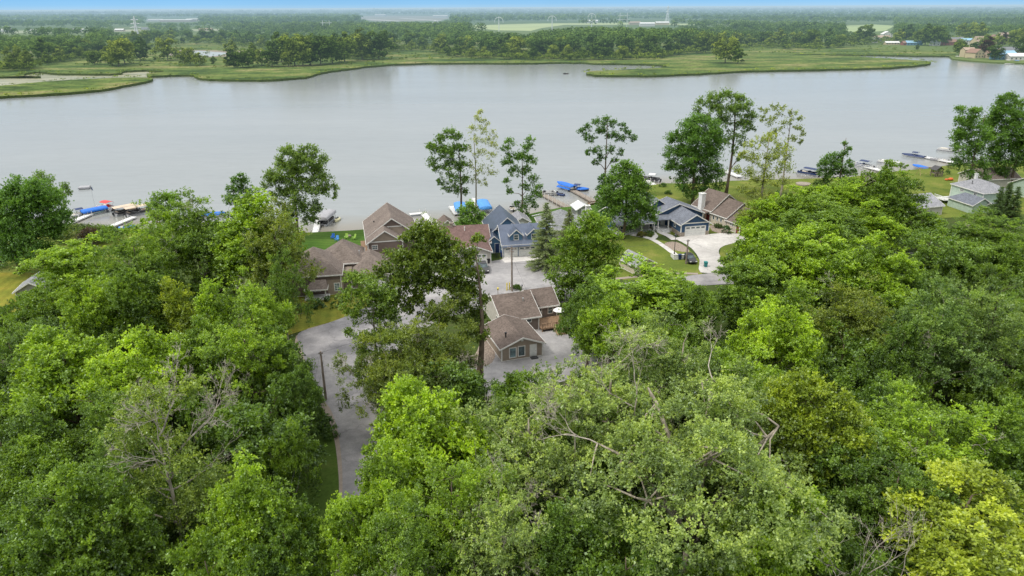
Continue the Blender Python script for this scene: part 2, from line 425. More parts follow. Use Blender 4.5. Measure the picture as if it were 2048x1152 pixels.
def pix_lobes(base, blobs, rng, sub=5, depth=0.8, flat=0.8, tone=0.45):
    """blobs (u, v, r in pixels) seen in the photo -> clumps standing in the vertical plane through the tree's foot,
       each spread in depth and broken into smaller lobes"""
    out = []
    bx, by = base[0], base[1]
    for (u, v, r) in blobs:
        # the point on the ray with y == by
        x, y = u-1024.0, 576.0-v
        c, s = math.cos(ROLL), math.sin(ROLL); x, y = c*x+s*y, -s*x+c*y
        Y = math.cos(PITCH)+(y/F)*math.sin(PITCH); Z = -math.sin(PITCH)+(y/F)*math.cos(PITCH)
        t = by/Y; X = x/F*t - bx; ZZ = CAMH + Z*t
        R_ = r*t/F*1.08
        dy0 = rng.uniform(-0.6, 0.6)*R_*depth
        k = max(3, int(sub*max(1, (R_/1.3))))
        out.append((X, dy0, ZZ, R_*0.9, R_*0.9, R_*0.78, tone-0.05+rng.normal(0, 0.06)))
        for i in range(k):
            d = rng.normal(size=3); d /= np.linalg.norm(d)
            rr = rng.uniform(0.45, 1.22)
            s_ = R_*rng.uniform(0.30, 0.52)*(1.25-0.5*rr)
            out.append((X+d[0]*R_*rr*0.9, dy0+d[1]*R_*rr*depth*1.2, ZZ+d[2]*R_*rr*0.8, s_, s_, s_*flat, tone+rng.normal(0, 0.12)))
    return np.array(out)

def spruce(name, label, x, y, h, r, color, seed):
    rng = np.random.default_rng(seed)
    root = empty(name, (x, y, 0), 0, label, 'tree')
    V = []; T = []
    mb = MB(); mb.tube([(0, 0, 0), (0, 0, h*0.5), (0, 0, h*0.98)], [0.2, 0.12, 0.02], 7)
    nl = int(h/0.42)
    for i in range(nl):
        z = 0.9 + (h-1.0)*i/nl; rr = r*(1-(z/h))**0.85*rng.uniform(0.85, 1.1) + 0.12
        nb = max(5, int(9*(rr/r)+5))
        for k in range(nb):
            a = rng.uniform(0, 6.28); ln = rr*rng.uniform(0.7, 1.12)
            m = int(20+ln*60); t = rng.uniform(0.1, 1, m)**0.75
            px = np.cos(a)*t*ln; py = np.sin(a)*t*ln; pz = z - 0.22*t*ln + 0.12*t**3*ln
            q = np.stack([px, py, pz], 1) + rng.normal(size=(m, 3))*np.array([0.13, 0.13, 0.07])*(0.5+t[:, None])
            dr = np.array([math.cos(a), math.sin(a), -0.1]); A = unit(dr + rng.normal(size=(m, 3))*0.6)
            B = unit(np.cross(A, unit(rng.normal(size=(m, 3)))))
            s = 0.24*rng.uniform(0.7, 1.3, m)[:, None]
            V.append(np.stack([q-A*s*0.5, q+B*s*0.18, q+A*s*0.6, q-B*s*0.18], 1).reshape(-1, 3)); T.append(np.clip(0.38+0.35*t+rng.normal(0, 0.13, m), 0, 1))
            if k % 2 == 0: mb.tube([(0, 0, z), (math.cos(a)*ln*0.8, math.sin(a)*ln*0.8, z-0.15*ln)], [0.035, 0.01], 4, False)
    c = link('crown', np_mesh('crown', np.concatenate(V), 4, np.concatenate(T), M['leaf']), root); c.color = (*color, 1)
    mb.build('trunk', M['bark'], root)
    return root

def bush(name, label, x, y, r, h, color, seed, size=0.2, group=None, z=0, cat='bush', tw=2.2):
    rng = np.random.default_rng(seed); L = []
    for i in range(int(10+4*r)):
        d = rng.normal(size=3); d /= np.linalg.norm(d); d[2] = abs(d[2])
        s = 0.36*min(r, h)*rng.uniform(0.7, 1.2)
        L.append((d[0]*r*0.7, d[1]*r*0.7, 0.25*h + d[2]*h*0.55, s, s, s*0.8, 0.45+rng.normal(0, 0.1)))
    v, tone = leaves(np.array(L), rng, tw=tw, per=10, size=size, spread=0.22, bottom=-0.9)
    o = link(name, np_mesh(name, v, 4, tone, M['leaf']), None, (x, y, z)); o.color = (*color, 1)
    return tag(o, label, cat, group)

# far trees: coarse crowns of small three-cornered leaf clumps
FARP = []
def far_protos():
    for k in range(7):
        rng = np.random.default_rng(200+k)
        L = lobes_round(rng, 1.0, 0.40 if k % 3 else 0.30, 0.0, 44, 0.34, 0.95, wob=0.16)
        idx = np.repeat(np.arange(len(L)), 55); n = len(idx)
        d = unit(rng.normal(size=(n, 3))); lo = d[:, 2] < -0.5; d[lo, 2] *= -0.5
        p = L[idx, :3] + d*L[idx, 3:6]*rng.uniform(0.6, 1.08, n)[:, None]
        nrm = unit(d + np.array([0, 0, 0.5]) + rng.normal(size=(n, 3))*0.5)
        a = unit(np.cross(nrm, unit(rng.normal(size=(n, 3))))); b = np.cross(nrm, a); s = 0.036*rng.uniform(0.6, 1.4, n)[:, None]
        v = np.stack([p-a*s, p+a*s*0.6+b*s*0.9, p+a*s*0.6-b*s*0.9], 1).reshape(-1, 3)
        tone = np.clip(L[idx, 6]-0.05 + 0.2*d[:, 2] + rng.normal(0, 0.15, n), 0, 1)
        cm = np_mesh('crown', v, 3, tone, M['leaf_far'])
        mb = MB(); mb.tube([(0, 0, 0), (0.01, 0, 0.3), (0, 0.01, 0.7)], [0.02, 0.014, 0.005], 5)
        for j in range(6): mb.tube([(0, 0, 0.25+0.05*j), tuple(L[j*5, :3])], [0.009, 0.003], 4, False)
        tm = bpy.data.meshes.new('trunk'); tm.from_pydata(mb.v, [], mb.f); tm.materials.append(M['bark_far']); tm.update()
        FARP.append((cm, tm))
def far_tree(k, x, y, h, wide, color, label, group, z=0, rz=0, name='broadleaf_tree'):
    cm, tm = FARP[k]
    root = empty(name, (x, y, z), rz, label, 'tree', group); root.scale = (h*wide, h*wide, h)
    c = link('crown', cm, root); c.color = (*color, 1); link('trunk', tm, root)
    return root
def far_mass(name, label, X, Y, H, W, nface, csize, seed, color, cat='woodland'):
    """one mesh of many crowns: (X, Y) feet, H heights, W half widths"""
    rng = np.random.default_rng(seed); n = len(X)
    idx = np.repeat(np.arange(n), nface); m = len(idx)
    ton = rng.normal(0.40, 0.17, n) + 0.16*np.sin(X*0.0063+1.0+2*np.sin(Y*0.0021))*np.cos(Y*0.0047+X*0.0011)
    # a few lobes for each tree
    nl = 6; ld = unit(rng.normal(size=(n*nl, 3))).reshape(n, nl, 3); ld[:, :, 2] = np.abs(ld[:, :, 2])*1.0-0.1
    lt = rng.normal(0, 0.09, (n, nl)); li = rng.integers(0, nl, m)
    d = unit(rng.normal(size=(m, 3))); lo = d[:, 2] < -0.3; d[lo, 2] *= -1
    c = ld[idx, li]
    p = np.stack([X[idx] + (c[:, 0]*0.52 + d[:, 0]*0.5)*W[idx], Y[idx] + (c[:, 1]*0.52 + d[:, 1]*0.5)*W[idx],
                  H[idx]*(0.60 + 0.18*c[:, 2] + 0.24*d[:, 2]) - 0.0], 1)
    nrm = unit(d + np.array([0, 0, 0.4]) + rng.normal(size=(m, 3))*0.45)
    a = unit(np.cross(nrm, unit(rng.normal(size=(m, 3))))); b = np.cross(nrm, a); s = (csize*H[idx]*rng.uniform(0.6, 1.4, m))[:, None]
    v = np.stack([p-a*s, p+a*s*0.6+b*s*0.9, p+a*s*0.6-b*s*0.9], 1).reshape(-1, 3)
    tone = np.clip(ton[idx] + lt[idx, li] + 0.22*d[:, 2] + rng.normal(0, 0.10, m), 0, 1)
    o = link(name, np_mesh(name, v, 3, tone, M['leaf_far'])); o.color = (*color, 1)
    return tag(o, label, cat, None, 'stuff')
# ------------------------------------------------------------------ land and water
WZ = -1.0
NEAR_SHORE_PX = [(-700, 500), (-200, 478), (0, 470), (100, 462), (200, 458), (250, 461), (300, 462), (340, 464), (420, 466), (560, 470), (620, 470), (700, 466), (740, 463), (830, 454), (870, 452),
                 (930, 447), (985, 441), (1040, 437), (1080, 428), (1120, 420), (1160, 416), (1185, 408), (1215, 404), (1290, 376), (1330, 371), (1400, 372), (1460, 366), (1560, 363), (1640, 361), (1700, 358),
                 (1760, 350), (1850, 341), (1910, 332), (1990, 331), (2048, 329), (2300, 322), (2900, 310)]
NEAR_SHORE = [at(u, v, WZ) for u, v in NEAR_SHORE_PX]

def tess(pts, z, name, mat, kind='structure', skirt=None, mats=None, thick=None):
    """flat sheet over the outline pts"""
    P = [Vector((p[0], p[1], 0)) for p in pts]
    tri = geometry.tessellate_polygon([P])
    mb = MB(); mb.add([(p.x, p.y, z) for p in P], [])
    for t in tri:
        a, b, c = (P[i] for i in t)
        t = t if (b-a).cross(c-a).z > 0 else t[::-1]
        mb.f.append(list(t)); mb.m.append(0)
    if skirt is not None:
        n = len(P); area = sum(P[i].x*P[(i+1) % n].y - P[(i+1) % n].x*P[i].y for i in range(n))
        for i in range(n):
            a, b = P[i], P[(i+1) % n]
            if area < 0: a, b = b, a
            mb.cur = 1 if mats else 0
            mb.quad((a.x, a.y, skirt), (b.x, b.y, skirt), (b.x, b.y, z), (a.x, a.y, z))
        mb.cur = 0
    o = mb.build(name, mats or mat)
    return tag(o, kind=kind)

def smooth_px(pts, n=4, closed=True, jit=0.0, seed=1):
    """Catmull-Rom through pixel points"""
    rng = random.Random(seed); out = []; N = len(pts)
    for i in range(N if closed else N-1):
        p0, p1, p2, p3 = (pts[(i-1) % N], pts[i], pts[(i+1) % N], pts[(i+2) % N]) if closed else (pts[max(i-1, 0)], pts[i], pts[i+1], pts[min(i+2, N-1)])
        for k in range(n):
            t = k/n
            q = [0.5*((2*p1[j]) + (-p0[j]+p2[j])*t + (2*p0[j]-5*p1[j]+4*p2[j]-p3[j])*t*t + (-p0[j]+3*p1[j]-3*p2[j]+p3[j])*t**3) for j in (0, 1)]
            q[0] += rng.uniform(-1, 1)*jit*3; q[1] += rng.uniform(-1, 1)*jit
            out.append((q[0], q[1]))
    if not closed: out.append(pts[-1])
    return out

def land():
    # near land with its bank
    t = NT('forest floor')
    c = t.ramp(t.noise(0.12, 8, 'World', 0.65), [(0.25, (0.028, 0.045, 0.012)), (0.5, (0.055, 0.085, 0.02)), (0.75, (0.085, 0.12, 0.03))])
    c2 = t.mix(t.ramp(t.noise(0.9, 5, 'World'), [(0.5, (0, 0, 0)), (0.8, (0.6,)*3)]), c, (0.085, 0.065, 0.04))
    MF = t.done(t.bsdf(c2, 0.95, 0.1, t.bump(t.noise(2, 5, 'World'), 0.8, 0.3)))
    S = NEAR_SHORE; mb = MB()
    xs = [S[0][0]-900] + [p[0] for p in S] + [S[-1][0]+1500]; ys = [S[0][1]+100] + [p[1] for p in S] + [S[-1][1]+300]
    for i in range(len(xs)-1):
        mb.quad((xs[i], -400, 0), (xs[i+1], -400, 0), (xs[i+1], ys[i+1]-1.2, 0), (xs[i], ys[i]-1.2, 0))
        mb.quad((xs[i], ys[i]-1.2, 0), (xs[i+1], ys[i+1]-1.2, 0), (xs[i+1], ys[i+1]+0.3, -1.6), (xs[i], ys[i]+0.3, -1.6))
    tag(mb.build('ground', MF), kind='structure')

    # lawns
    def lawn_mat(name, a, b, c, stripe=None):
        t = NT(name)
        col = t.ramp(t.noise(0.16, 7, 'World', 0.6), [(0.3, a), (0.55, b), (0.78, c)])
        fine = t.ramp(t.noise(2.5, 4, 'World'), [(0.3, (0.82,)*3), (0.7, (1.14,)*3)])
        col = t.mix(1.0, col, fine, 'MULTIPLY')
        if stripe:
            g = t.n('ShaderNodeNewGeometry'); sp = t.n('ShaderNodeSeparateXYZ'); t.l(g.outputs['Position'], sp.inputs[0])
            q = t.math('ADD', t.math('MULTIPLY', sp.outputs[0], math.cos(stripe)), t.math('MULTIPLY', sp.outputs[1], math.sin(stripe)))
            w = t.math('SINE', t.math('MULTIPLY', q, 3.6))
            col = t.mix(1.0, col, t.ramp(t.math('ADD', t.math('MULTIPLY', w, 0.5), 0.5), [(0.3, (0.92,)*3), (0.7, (1.06,)*3)]), 'MULTIPLY')
        return t.done(t.bsdf(col, 0.95, 0.1, t.bump(t.noise(6, 3, 'World'), 0.5, 0.05)))
    ML = lawn_mat('lush lawn', (0.05, 0.112, 0.018), (0.075, 0.145, 0.024), (0.11, 0.17, 0.035), R(80))
    MD = lawn_mat('dry lawn', (0.12, 0.16, 0.025), (0.22, 0.22, 0.035), (0.36, 0.27, 0.05), R(12))
    MM = lawn_mat('meadow lawn', (0.085, 0.13, 0.025), (0.15, 0.185, 0.035), (0.27, 0.24, 0.075))
    MV = lawn_mat('verge grass', (0.045, 0.085, 0.016), (0.07, 0.115, 0.022), (0.12, 0.14, 0.04))
    # yards along the shore from the left edge of the view to the right
    sh = lambda u0, u1: [q for q in NEAR_SHORE_PX if u0 <= q[0] <= u1]
    def yard(u0, u1, low, mat, z=0.012):
        top = sh(u0, u1); pts = [at(u, v, WZ) for u, v in top]; pts = [(x, y-1.35) for x, y in pts]
        pts += [at(u, v) for u, v in low]
        tess(pts, z, 'lawn', mat)
    yard(-200, 340, [(340, 500), (300, 560), (200, 640), (-250, 660)], MM)
    yard(560, 985, [(985, 520), (940, 505), (870, 500), (740, 520), (620, 520), (560, 520)], ML)
    yard(985, 1215, [(1230, 500), (1110, 500), (985, 470)], ML)
    yard(1215, 1460, [(1520, 430), (1470, 500), (1400, 470), (1330, 470), (1215, 480)], MM)
    yard(1460, 2300, [(2300, 420), (2000, 430), (1800, 440), (1620, 440), (1520, 430)], MM)
    tess([at(*p) for p in smooth_px([(560, 600), (700, 585), (760, 590), (735, 612), (690, 636), (640, 650), (596, 664), (560, 668)], 3)], 0.024, 'lawn', MD)
    tess([at(*p) for p in smooth_px([(-60, 560), (40, 545), (120, 560), (90, 600), (40, 640), (-60, 640)], 3)], 0.024, 'lawn', MD)
    tess([at(*p) for p in smooth_px([(1225, 478), (1245, 475), (1300, 477), (1340, 485), (1375, 498), (1398, 520), (1405, 545), (1380, 553), (1250, 560), (1190, 540), (1180, 500)], 3)], 0.024, 'lawn', MM)
    tess([at(*p) for p in [(1412, 470), (1450, 468), (1470, 480), (1550, 520), (1520, 560), (1440, 560), (1436, 520), (1442, 495), (1418, 480)]], 0.020, 'lawn', MM)
    tess([at(*p) for p in [(560, 700), (640, 760), (672, 830), (684, 900), (686, 980), (690, 1060), (660, 1400), (560, 1400), (600, 900)]], 0.012, 'verge', MV)
    # bare soil by the lamp post
    tess([at(*p) for p in smooth_px([(1330, 486), (1352, 484), (1372, 494), (1378, 504), (1355, 502), (1335, 496)], 3)], 0.034, 'bare_soil', M['gravelred'])
    tess([at(*p) for p in smooth_px([(1062, 548), (1080, 541), (1110, 541), (1140, 552), (1110, 562), (1078, 561)], 3)], 0.040, 'mulch_bed', M['mulch'])

    # roads
    def road_mat(name, a, b, c, cracks=True):
        t = NT(name)
        col = t.ramp(t.noise(0.14, 7, 'World', 0.62), [(0.36, a), (0.52, b), (0.66, c)])
        col = t.mix(1.0, col, t.ramp(t.noise(0.9, 5, 'World', 0.7), [(0.35, (0.90,)*3), (0.65, (1.08,)*3)]), 'MULTIPLY')
        col = t.mix(1.0, col, t.ramp(t.noise(7, 4, 'World'), [(0.3, (0.88,)*3), (0.7, (1.1,)*3)]), 'MULTIPLY')
        if cracks:
            v = t.n('ShaderNodeTexVoronoi', feature='DISTANCE_TO_EDGE', i_Scale=0.10); g = t.n('ShaderNodeNewGeometry')
            nz = t.n('ShaderNodeTexNoise', i_Scale=0.9, i_Detail=3.0); t.l(g.outputs['Position'], nz.inputs['Vector'])
            mx = t.n('ShaderNodeVectorMath', operation='SCALE'); mx.inputs[3].default_value = 1.6; t.l(nz.outputs['Color'], mx.inputs[0])
            ad = t.n('ShaderNodeVectorMath', operation='ADD'); t.l(g.outputs['Position'], ad.inputs[0]); t.l(mx.outputs[0], ad.inputs[1]); t.l(ad.outputs[0], v.inputs['Vector'])
            k = t.ramp(v.outputs['Distance'], [(0.0, (0.76,)*3), (0.006, (0.86,)*3), (0.011, (1,)*3)])
            col = t.mix(1.0, col, t.ramp(t.noise(0.055, 3, 'World', 0.5, (1, 0.5, 1)), [(0.42, (0.84,)*3), (0.47, (1,)*3), (0.62, (1.1,)*3)]), 'MULTIPLY')
            col = t.mix(1.0, col, k, 'MULTIPLY')
        return t.done(t.bsdf(col, 0.92, 0.15, t.bump(t.noise(14, 3, 'World'), 0.4, 0.02)))
    MR = road_mat('worn asphalt', (0.20, 0.195, 0.205), (0.27, 0.262, 0.27), (0.36, 0.345, 0.345))
    MG = road_mat('gravel drive', (0.27, 0.265, 0.27), (0.34, 0.33, 0.335), (0.41, 0.40, 0.395), False)
    MC = road_mat('concrete', (0.48, 0.46, 0.44), (0.56, 0.54, 0.52), (0.62, 0.60, 0.57))
    MS = road_mat('sandy shoulder', (0.27, 0.225, 0.19), (0.32, 0.27, 0.23), (0.37, 0.32, 0.28), False)
    road_px = [(596, 668), (640, 652), (690, 634), (740, 612), (800, 596), (880, 588), (968, 594), (1040, 588), (1120, 577), (1250, 566), (1400, 549), (1560, 530), (1900, 500), (1900, 530), (1560, 562), (1400, 572),
               (1250, 590), (1120, 606), (1040, 615), (960, 622), (880, 640), (830, 680), (800, 740), (790, 790), (782, 830), (764, 880), (742, 940), (722, 1010), (712, 1100), (706, 1180), (690, 1600), (600, 1600),
               (672, 1180), (682, 1080), (685, 990), (684, 930), (677, 870), (664, 825), (645, 795), (618, 740), (603, 700)]
    tess([at(*p) for p in smooth_px(road_px, 4)], 0.045, 'road', MR)
    sh_px = [(592, 672), (608, 745), (634, 800), (654, 832), (668, 875), (676, 935), (678, 990), (674, 1080), (664, 1180), (560, 1700), (760, 1700), (716, 1180), (722, 1080), (734, 990), (756, 930), (780, 880), (800, 830), (815, 740), (860, 670), (780, 640), (690, 640)]
    tess([at(*p) for p in smooth_px(sh_px, 3)], 0.030, 'road_shoulder', MS)
    tess([at(*p) for p in smooth_px([(800, 760), (860, 742), (960, 735), (990, 715), (992, 650), (1080, 640), (1130, 640), (1200, 640), (1260, 700), (1200, 740), (1100, 770), (1000, 790), (900, 800), (810, 800)], 3)], 0.060, 'driveway', MG)
    tess([at(*p) for p in [(946, 528), (1000, 520), (1012, 517), (1100, 511), (1190, 520), (1200, 560), (1110, 576), (968, 593), (900, 596), (880, 560), (905, 535)]], 0.055, 'driveway', MG)
    tess([at(*p) for p in [(1003, 519), (1012, 514), (1105, 508), (1112, 517), (1010, 526)]], 0.066, 'concrete_apron', MC)
    tess([at(*p) for p in [(740, 585), (760, 560), (850, 545), (900, 545), (900, 592), (800, 598), (742, 612)]], 0.050, 'driveway', MG)
    tess([at(*p) for p in smooth_px([(1352, 478), (1361, 474), (1414, 469), (1440, 467), (1478, 468), (1500, 478), (1470, 486), (1448, 492), (1438, 500), (1440, 512), (1450, 530), (1452, 543), (1401, 545), (1399, 520), (1386, 500), (1370, 488)], 3)], 0.060, 'driveway', MC)
    # brown gravel walk beside the cream house
    tess([at(*p) for p in [(1418, 452), (1432, 448), (1470, 470), (1480, 474), (1444, 469), (1424, 462)]], 0.050, 'gravel_walk', M['gravelred'])
    tess([at(*p) for p in [(940, 730), (955, 700), (972, 655), (976, 640), (990, 660), (1000, 728), (960, 738)]], 0.050, 'gravel_bed', M['gravelred'])
    # garden paths
    def strip(px, w, z, name, mat):
        P = [at(*p) for p in smooth_px(px, 5, False)]; L_, R_ = [], []
        for i, p in enumerate(P):
            a, b = P[max(i-1, 0)], P[min(i+1, len(P)-1)]; dx, dy = b[0]-a[0], b[1]-a[1]; n = math.hypot(dx, dy) or 1
            ww = w(i/(len(P)-1)) if callable(w) else w
            L_.append((p[0]-dy/n*ww/2, p[1]+dx/n*ww/2)); R_.append((p[0]+dy/n*ww/2, p[1]-dx/n*ww/2))
        mb = MB()
        for i in range(len(P)-1): mb.quad((*R_[i], z), (*R_[i+1], z), (*L_[i+1], z), (*L_[i], z))
        tag(mb.build(name, mat), kind='structure')
    strip([(1262, 470), (1282, 473), (1304, 479), (1325, 491), (1350, 509)], 1.3, 0.075, 'path', MC)
    strip([(1302, 480), (1311, 473), (1305, 465)], 1.2, 0.085, 'path', MC)
    strip([(1350, 480), (1338, 472), (1322, 465), (1312, 456)], 1.8, 0.095, 'path', MC)
    strip([(1150, 566), (1250, 556), (1330, 547), (1396, 548)], 1.0, 0.05, 'road_shoulder', MS)
    strip([(968, 597), (1040, 592), (1100, 583)], 0.9, 0.052, 'road_shoulder', MS)
    strip([(868, 446), (862, 452), (869, 461)], 1.3, 0.05, 'path', M['wood'])
    # white seawall cap along the bank
    for a, b in (((832, 453.5), (903, 447)), ((1040, 438), (1085, 427.5)), ((1183, 409), (1200, 407))):
        pa, pb = at(*a, 0), at(*b, 0); ln = math.hypot(pb[0]-pa[0], pb[1]-pa[1]); mb = MB(); mb.box(0, -0.2, -0.9, ln, 0.2, 0.12)
        o = mb.build('seawall', M['dock']); o.location = (*pa, 0); o.rotation_euler.z = math.atan2(pb[1]-pa[1], pb[0]-pa[0])
        tag(o, {832: 'pale seawall cap at the end of the white L-shaped dock', 1040: 'pale seawall edging the small lawn behind the blue spruces', 1183: 'short pale seawall by the foot of the grey plank dock'}[a[0]], 'seawall')

    # lake
    xs = np.concatenate([np.linspace(-2600, -320, 14), np.arange(-300, 330, 3.0), np.linspace(345, 3200, 20)])
    ys = np.concatenate([np.arange(140, 262, 2.5), np.linspace(270, 1500, 50)])
    X, Y = np.meshgrid(xs, ys); sx = np.array([p[0] for p in NEAR_SHORE]); sy = np.array([p[1] for p in NEAR_SHORE])
    dsh = Y - np.interp(X, sx, sy)
    nx, ny = len(xs), len(ys)
    me = bpy.data.meshes.new('lake'); V = np.stack([X.ravel(), Y.ravel(), np.full(X.size, WZ)], 1)
    i = np.arange((nx-1)*(ny-1)); r, c = i//(nx-1), i % (nx-1); q = np.stack([r*nx+c, r*nx+c+1, (r+1)*nx+c+1, (r+1)*nx+c], 1)
    me.vertices.add(len(V)); me.vertices.foreach_set('co', V.ravel()); me.loops.add(q.size); me.loops.foreach_set('vertex_index', q.ravel().astype(np.int32))
    me.polygons.add(len(q)); me.polygons.foreach_set('loop_start', (np.arange(len(q))*4).astype(np.int32))
    a = me.attributes.new('shoredist', 'FLOAT', 'POINT'); a.data.foreach_set('value', dsh.ravel().astype(np.float32)); me.update(calc_edges=True)
    t = NT('lake water')
    ad = t.n('ShaderNodeAttribute', attribute_name='shoredist')
    dd = t.math('ADD', ad.outputs['Fac'], t.math('MULTIPLY', t.math('SUBTRACT', t.noise(0.12, 4, 'World'), 0.5), 10.0))
    deep = t.ramp(t.noise(0.012, 6, 'World', 0.6, (0.35, 1.6, 1)), [(0.3, (0.245, 0.268, 0.275)), (0.7, (0.285, 0.305, 0.308))])
    col = t.mix(t.ramp(t.math('DIVIDE', dd, 18.0), [(0.0, (1,)*3), (0.3, (0.75,)*3), (1.0, (0,)*3)]), deep, (0.25, 0.225, 0.18))
    rp = t.noise(0.30, 6, 'World', 0.72, (0.45, 1.6, 1))
    col = t.mix(1.0, col, t.ramp(rp, [(0.36, (0.95,)*3), (0.5, (1.0,)*3), (0.64, (1.04,)*3)]), 'MULTIPLY')
    w1 = t.noise(0.55, 3, 'World', 0.6, (0.55, 1.5, 1)); w2 = t.noise(2.6, 3, 'World', 0.6, (0.7, 1.3, 1))
    nb = t.n('ShaderNodeBump', i_Strength=0.4, i_Distance=0.08); t.l(w1, nb.inputs['Height'])
    nb2 = t.n('ShaderNodeBump', i_Strength=0.35, i_Distance=0.02); t.l(w2, nb2.inputs['Height']); t.l(nb.outputs[0], nb2.inputs['Normal'])
    d = t.n('ShaderNodeBsdfDiffuse'); t.l(col, d.inputs[0])
    g = t.n('ShaderNodeBsdfGlossy'); g.inputs['Roughness'].default_value = 0.16; g.inputs[0].default_value = (0.93, 0.95, 0.96, 1); t.l(nb2.outputs[0], g.inputs['Normal'])
    fr = t.n('ShaderNodeFresnel', i_IOR=1.33)
    f2 = t.math('MULTIPLY', t.math('MULTIPLY', fr.outputs[0], t.ramp(rp, [(0.36, (0.97,)*3), (0.64, (1.02,)*3)])), t.ramp(t.noise(0.02, 5, 'World', 0.65, (0.3, 2.2, 1)), [(0.3, (0.96,)*3), (0.7, (1.03,)*3)]), True)
    ms = t.n('ShaderNodeMixShader'); t.l(f2, ms.inputs[0]); t.l(d.outputs[0], ms.inputs[1]); t.l(g.outputs[0], ms.inputs[2])
    LW = t.done(ms.outputs[0]); me.materials.append(LW)
    tag(link('lake', me), kind='structure')

    # country beyond the lake
    t = NT('far country')
    c = t.ramp(t.noise(0.004, 8, 'World', 0.6), [(0.3, (0.07, 0.115, 0.035)), (0.55, (0.12, 0.165, 0.05)), (0.75, (0.17, 0.20, 0.075))])
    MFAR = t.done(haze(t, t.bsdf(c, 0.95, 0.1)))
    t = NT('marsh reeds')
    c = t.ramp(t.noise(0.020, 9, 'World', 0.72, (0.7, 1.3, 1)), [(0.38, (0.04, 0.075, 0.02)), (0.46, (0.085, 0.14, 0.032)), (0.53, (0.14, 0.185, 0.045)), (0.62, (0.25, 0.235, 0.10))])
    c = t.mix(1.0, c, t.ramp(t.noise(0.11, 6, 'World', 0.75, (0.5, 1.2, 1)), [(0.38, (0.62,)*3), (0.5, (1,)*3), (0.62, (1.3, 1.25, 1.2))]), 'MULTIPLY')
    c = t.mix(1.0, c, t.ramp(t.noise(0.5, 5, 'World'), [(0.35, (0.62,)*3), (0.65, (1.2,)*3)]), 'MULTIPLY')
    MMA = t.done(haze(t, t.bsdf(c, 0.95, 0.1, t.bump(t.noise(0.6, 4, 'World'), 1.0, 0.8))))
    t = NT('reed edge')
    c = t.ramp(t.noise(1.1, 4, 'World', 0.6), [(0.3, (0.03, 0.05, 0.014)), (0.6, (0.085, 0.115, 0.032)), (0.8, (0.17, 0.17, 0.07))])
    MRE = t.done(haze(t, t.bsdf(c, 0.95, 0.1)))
    shore = [(0, 153), (45, 152), (50, 147), (75, 143), (110, 146), (180, 147.5), (238, 146.5), (246, 142), (290, 140), (330, 143), (300, 146), (296, 152), (340, 150), (384, 149.5), (396, 155), (430, 158), (520, 159), (600, 155),
             (630, 148.5), (650, 143.5), (690, 138), (730, 133), (800, 127.5), (900, 125.5), (1010, 126), (1150, 124.5), (1190, 126), (1290, 128), (1330, 131), (1322, 135), (1250, 139), (1186, 142), (1174, 146.5), (1200, 150),
             (1290, 150.5), (1400, 146.5), (1480, 142), (1600, 139.5), (1700, 137), (1780, 134.5), (1845, 129), (1861, 125), (1850, 121.5), (1780, 117), (1700, 112), (1620, 110.2), (1590, 108.4), (1700, 108.6), (1800, 110), (1880, 111.3), (1912, 111.5)]
    global MARSH_EDGE, ISLAND_EDGE
    P = [at(u, v, 0.6) for u, v in smooth_px([(-900, 165)] + shore, 5, False, 0.45)]
    MARSH_EDGE = list(P)
    P = P + [at(1912, 104, 0.6), at(1400, 80, 0.6), at(700, 80, 0.6), at(-900, 110, 0.6)]
    tess(P, 0.6, 'marsh', None, skirt=WZ-0.2, mats=[MMA, MRE])
    isl = [(-60, 172), (0, 171), (55, 166), (120, 161), (170, 158), (230, 155.5), (295, 155), (305, 158), (288, 163), (240, 172), (200, 179), (120, 186), (40, 190), (-60, 195)]
    ISLAND_EDGE = [at(u, v, 0.6) for u, v in smooth_px(isl, 5, True, 0.35)]
    tess(ISLAND_EDGE, 0.6, 'marsh_island', None, skirt=WZ-0.2, mats=[MMA, MRE])
    # duckweed on the still channel
    t = NT('duckweed'); c = t.ramp(t.noise(0.05, 6, 'World', 0.6, (0.4, 1.4, 1)), [(0.4, (0.17, 0.19, 0.12)), (0.55, (0.28, 0.28, 0.17)), (0.7, (0.34, 0.34, 0.30))]); MDW = t.done(t.bsdf(c, 0.35, 0.5))
    tess([at(u, v, WZ) for u, v in smooth_px([(-60, 156), (0, 153), (80, 143), (200, 146), (300, 142), (340, 146), (392, 154), (330, 153), (296, 158), (200, 161), (60, 170), (-60, 175)], 3)], WZ+0.03, 'channel_water', MDW)
    MWP = m_plain('pond water', (0.42, 0.44, 0.44), 0.2, 0.5, 0.1, 0.1, far=True); MMUD = m_plain('pond mud', (0.26, 0.22, 0.17), 0.8, far=True, scale=0.05, var=0.3)
    tess([at(u, v, 0.6) for u, v in smooth_px([(336, 108), (345, 102), (400, 100), (470, 102), (560, 100), (640, 101), (650, 106), (560, 108), (480, 112), (400, 115), (350, 113)], 3)], 0.63, 'mud_flat', MMUD)
    tess([at(u, v, 0.6) for u, v in smooth_px([(352, 108), (372, 103), (398, 101.5), (430, 104), (455, 106), (440, 111), (400, 114), (362, 112)], 3)], 0.66, 'pond_water', MWP)
    # residential bank and all the country to the horizon
    mb = MB(); a_, b_ = at(-900, 112, 0), at(3000, 96, 0)
    far = [(-40000, a_[1]), a_, at(700, 84, 0), at(1400, 84, 0), at(1890, 106, 0), at(1905, 118, 0), at(1935, 121, 0), at(1990, 125, 0), at(2060, 127, 0), at(2500, 124, 0), (3000, 500), (40000, 500), (40000, 60000), (-40000, 60000)]
    tess(far, 0.25, 'far_country', MFAR, skirt=WZ-0.2)
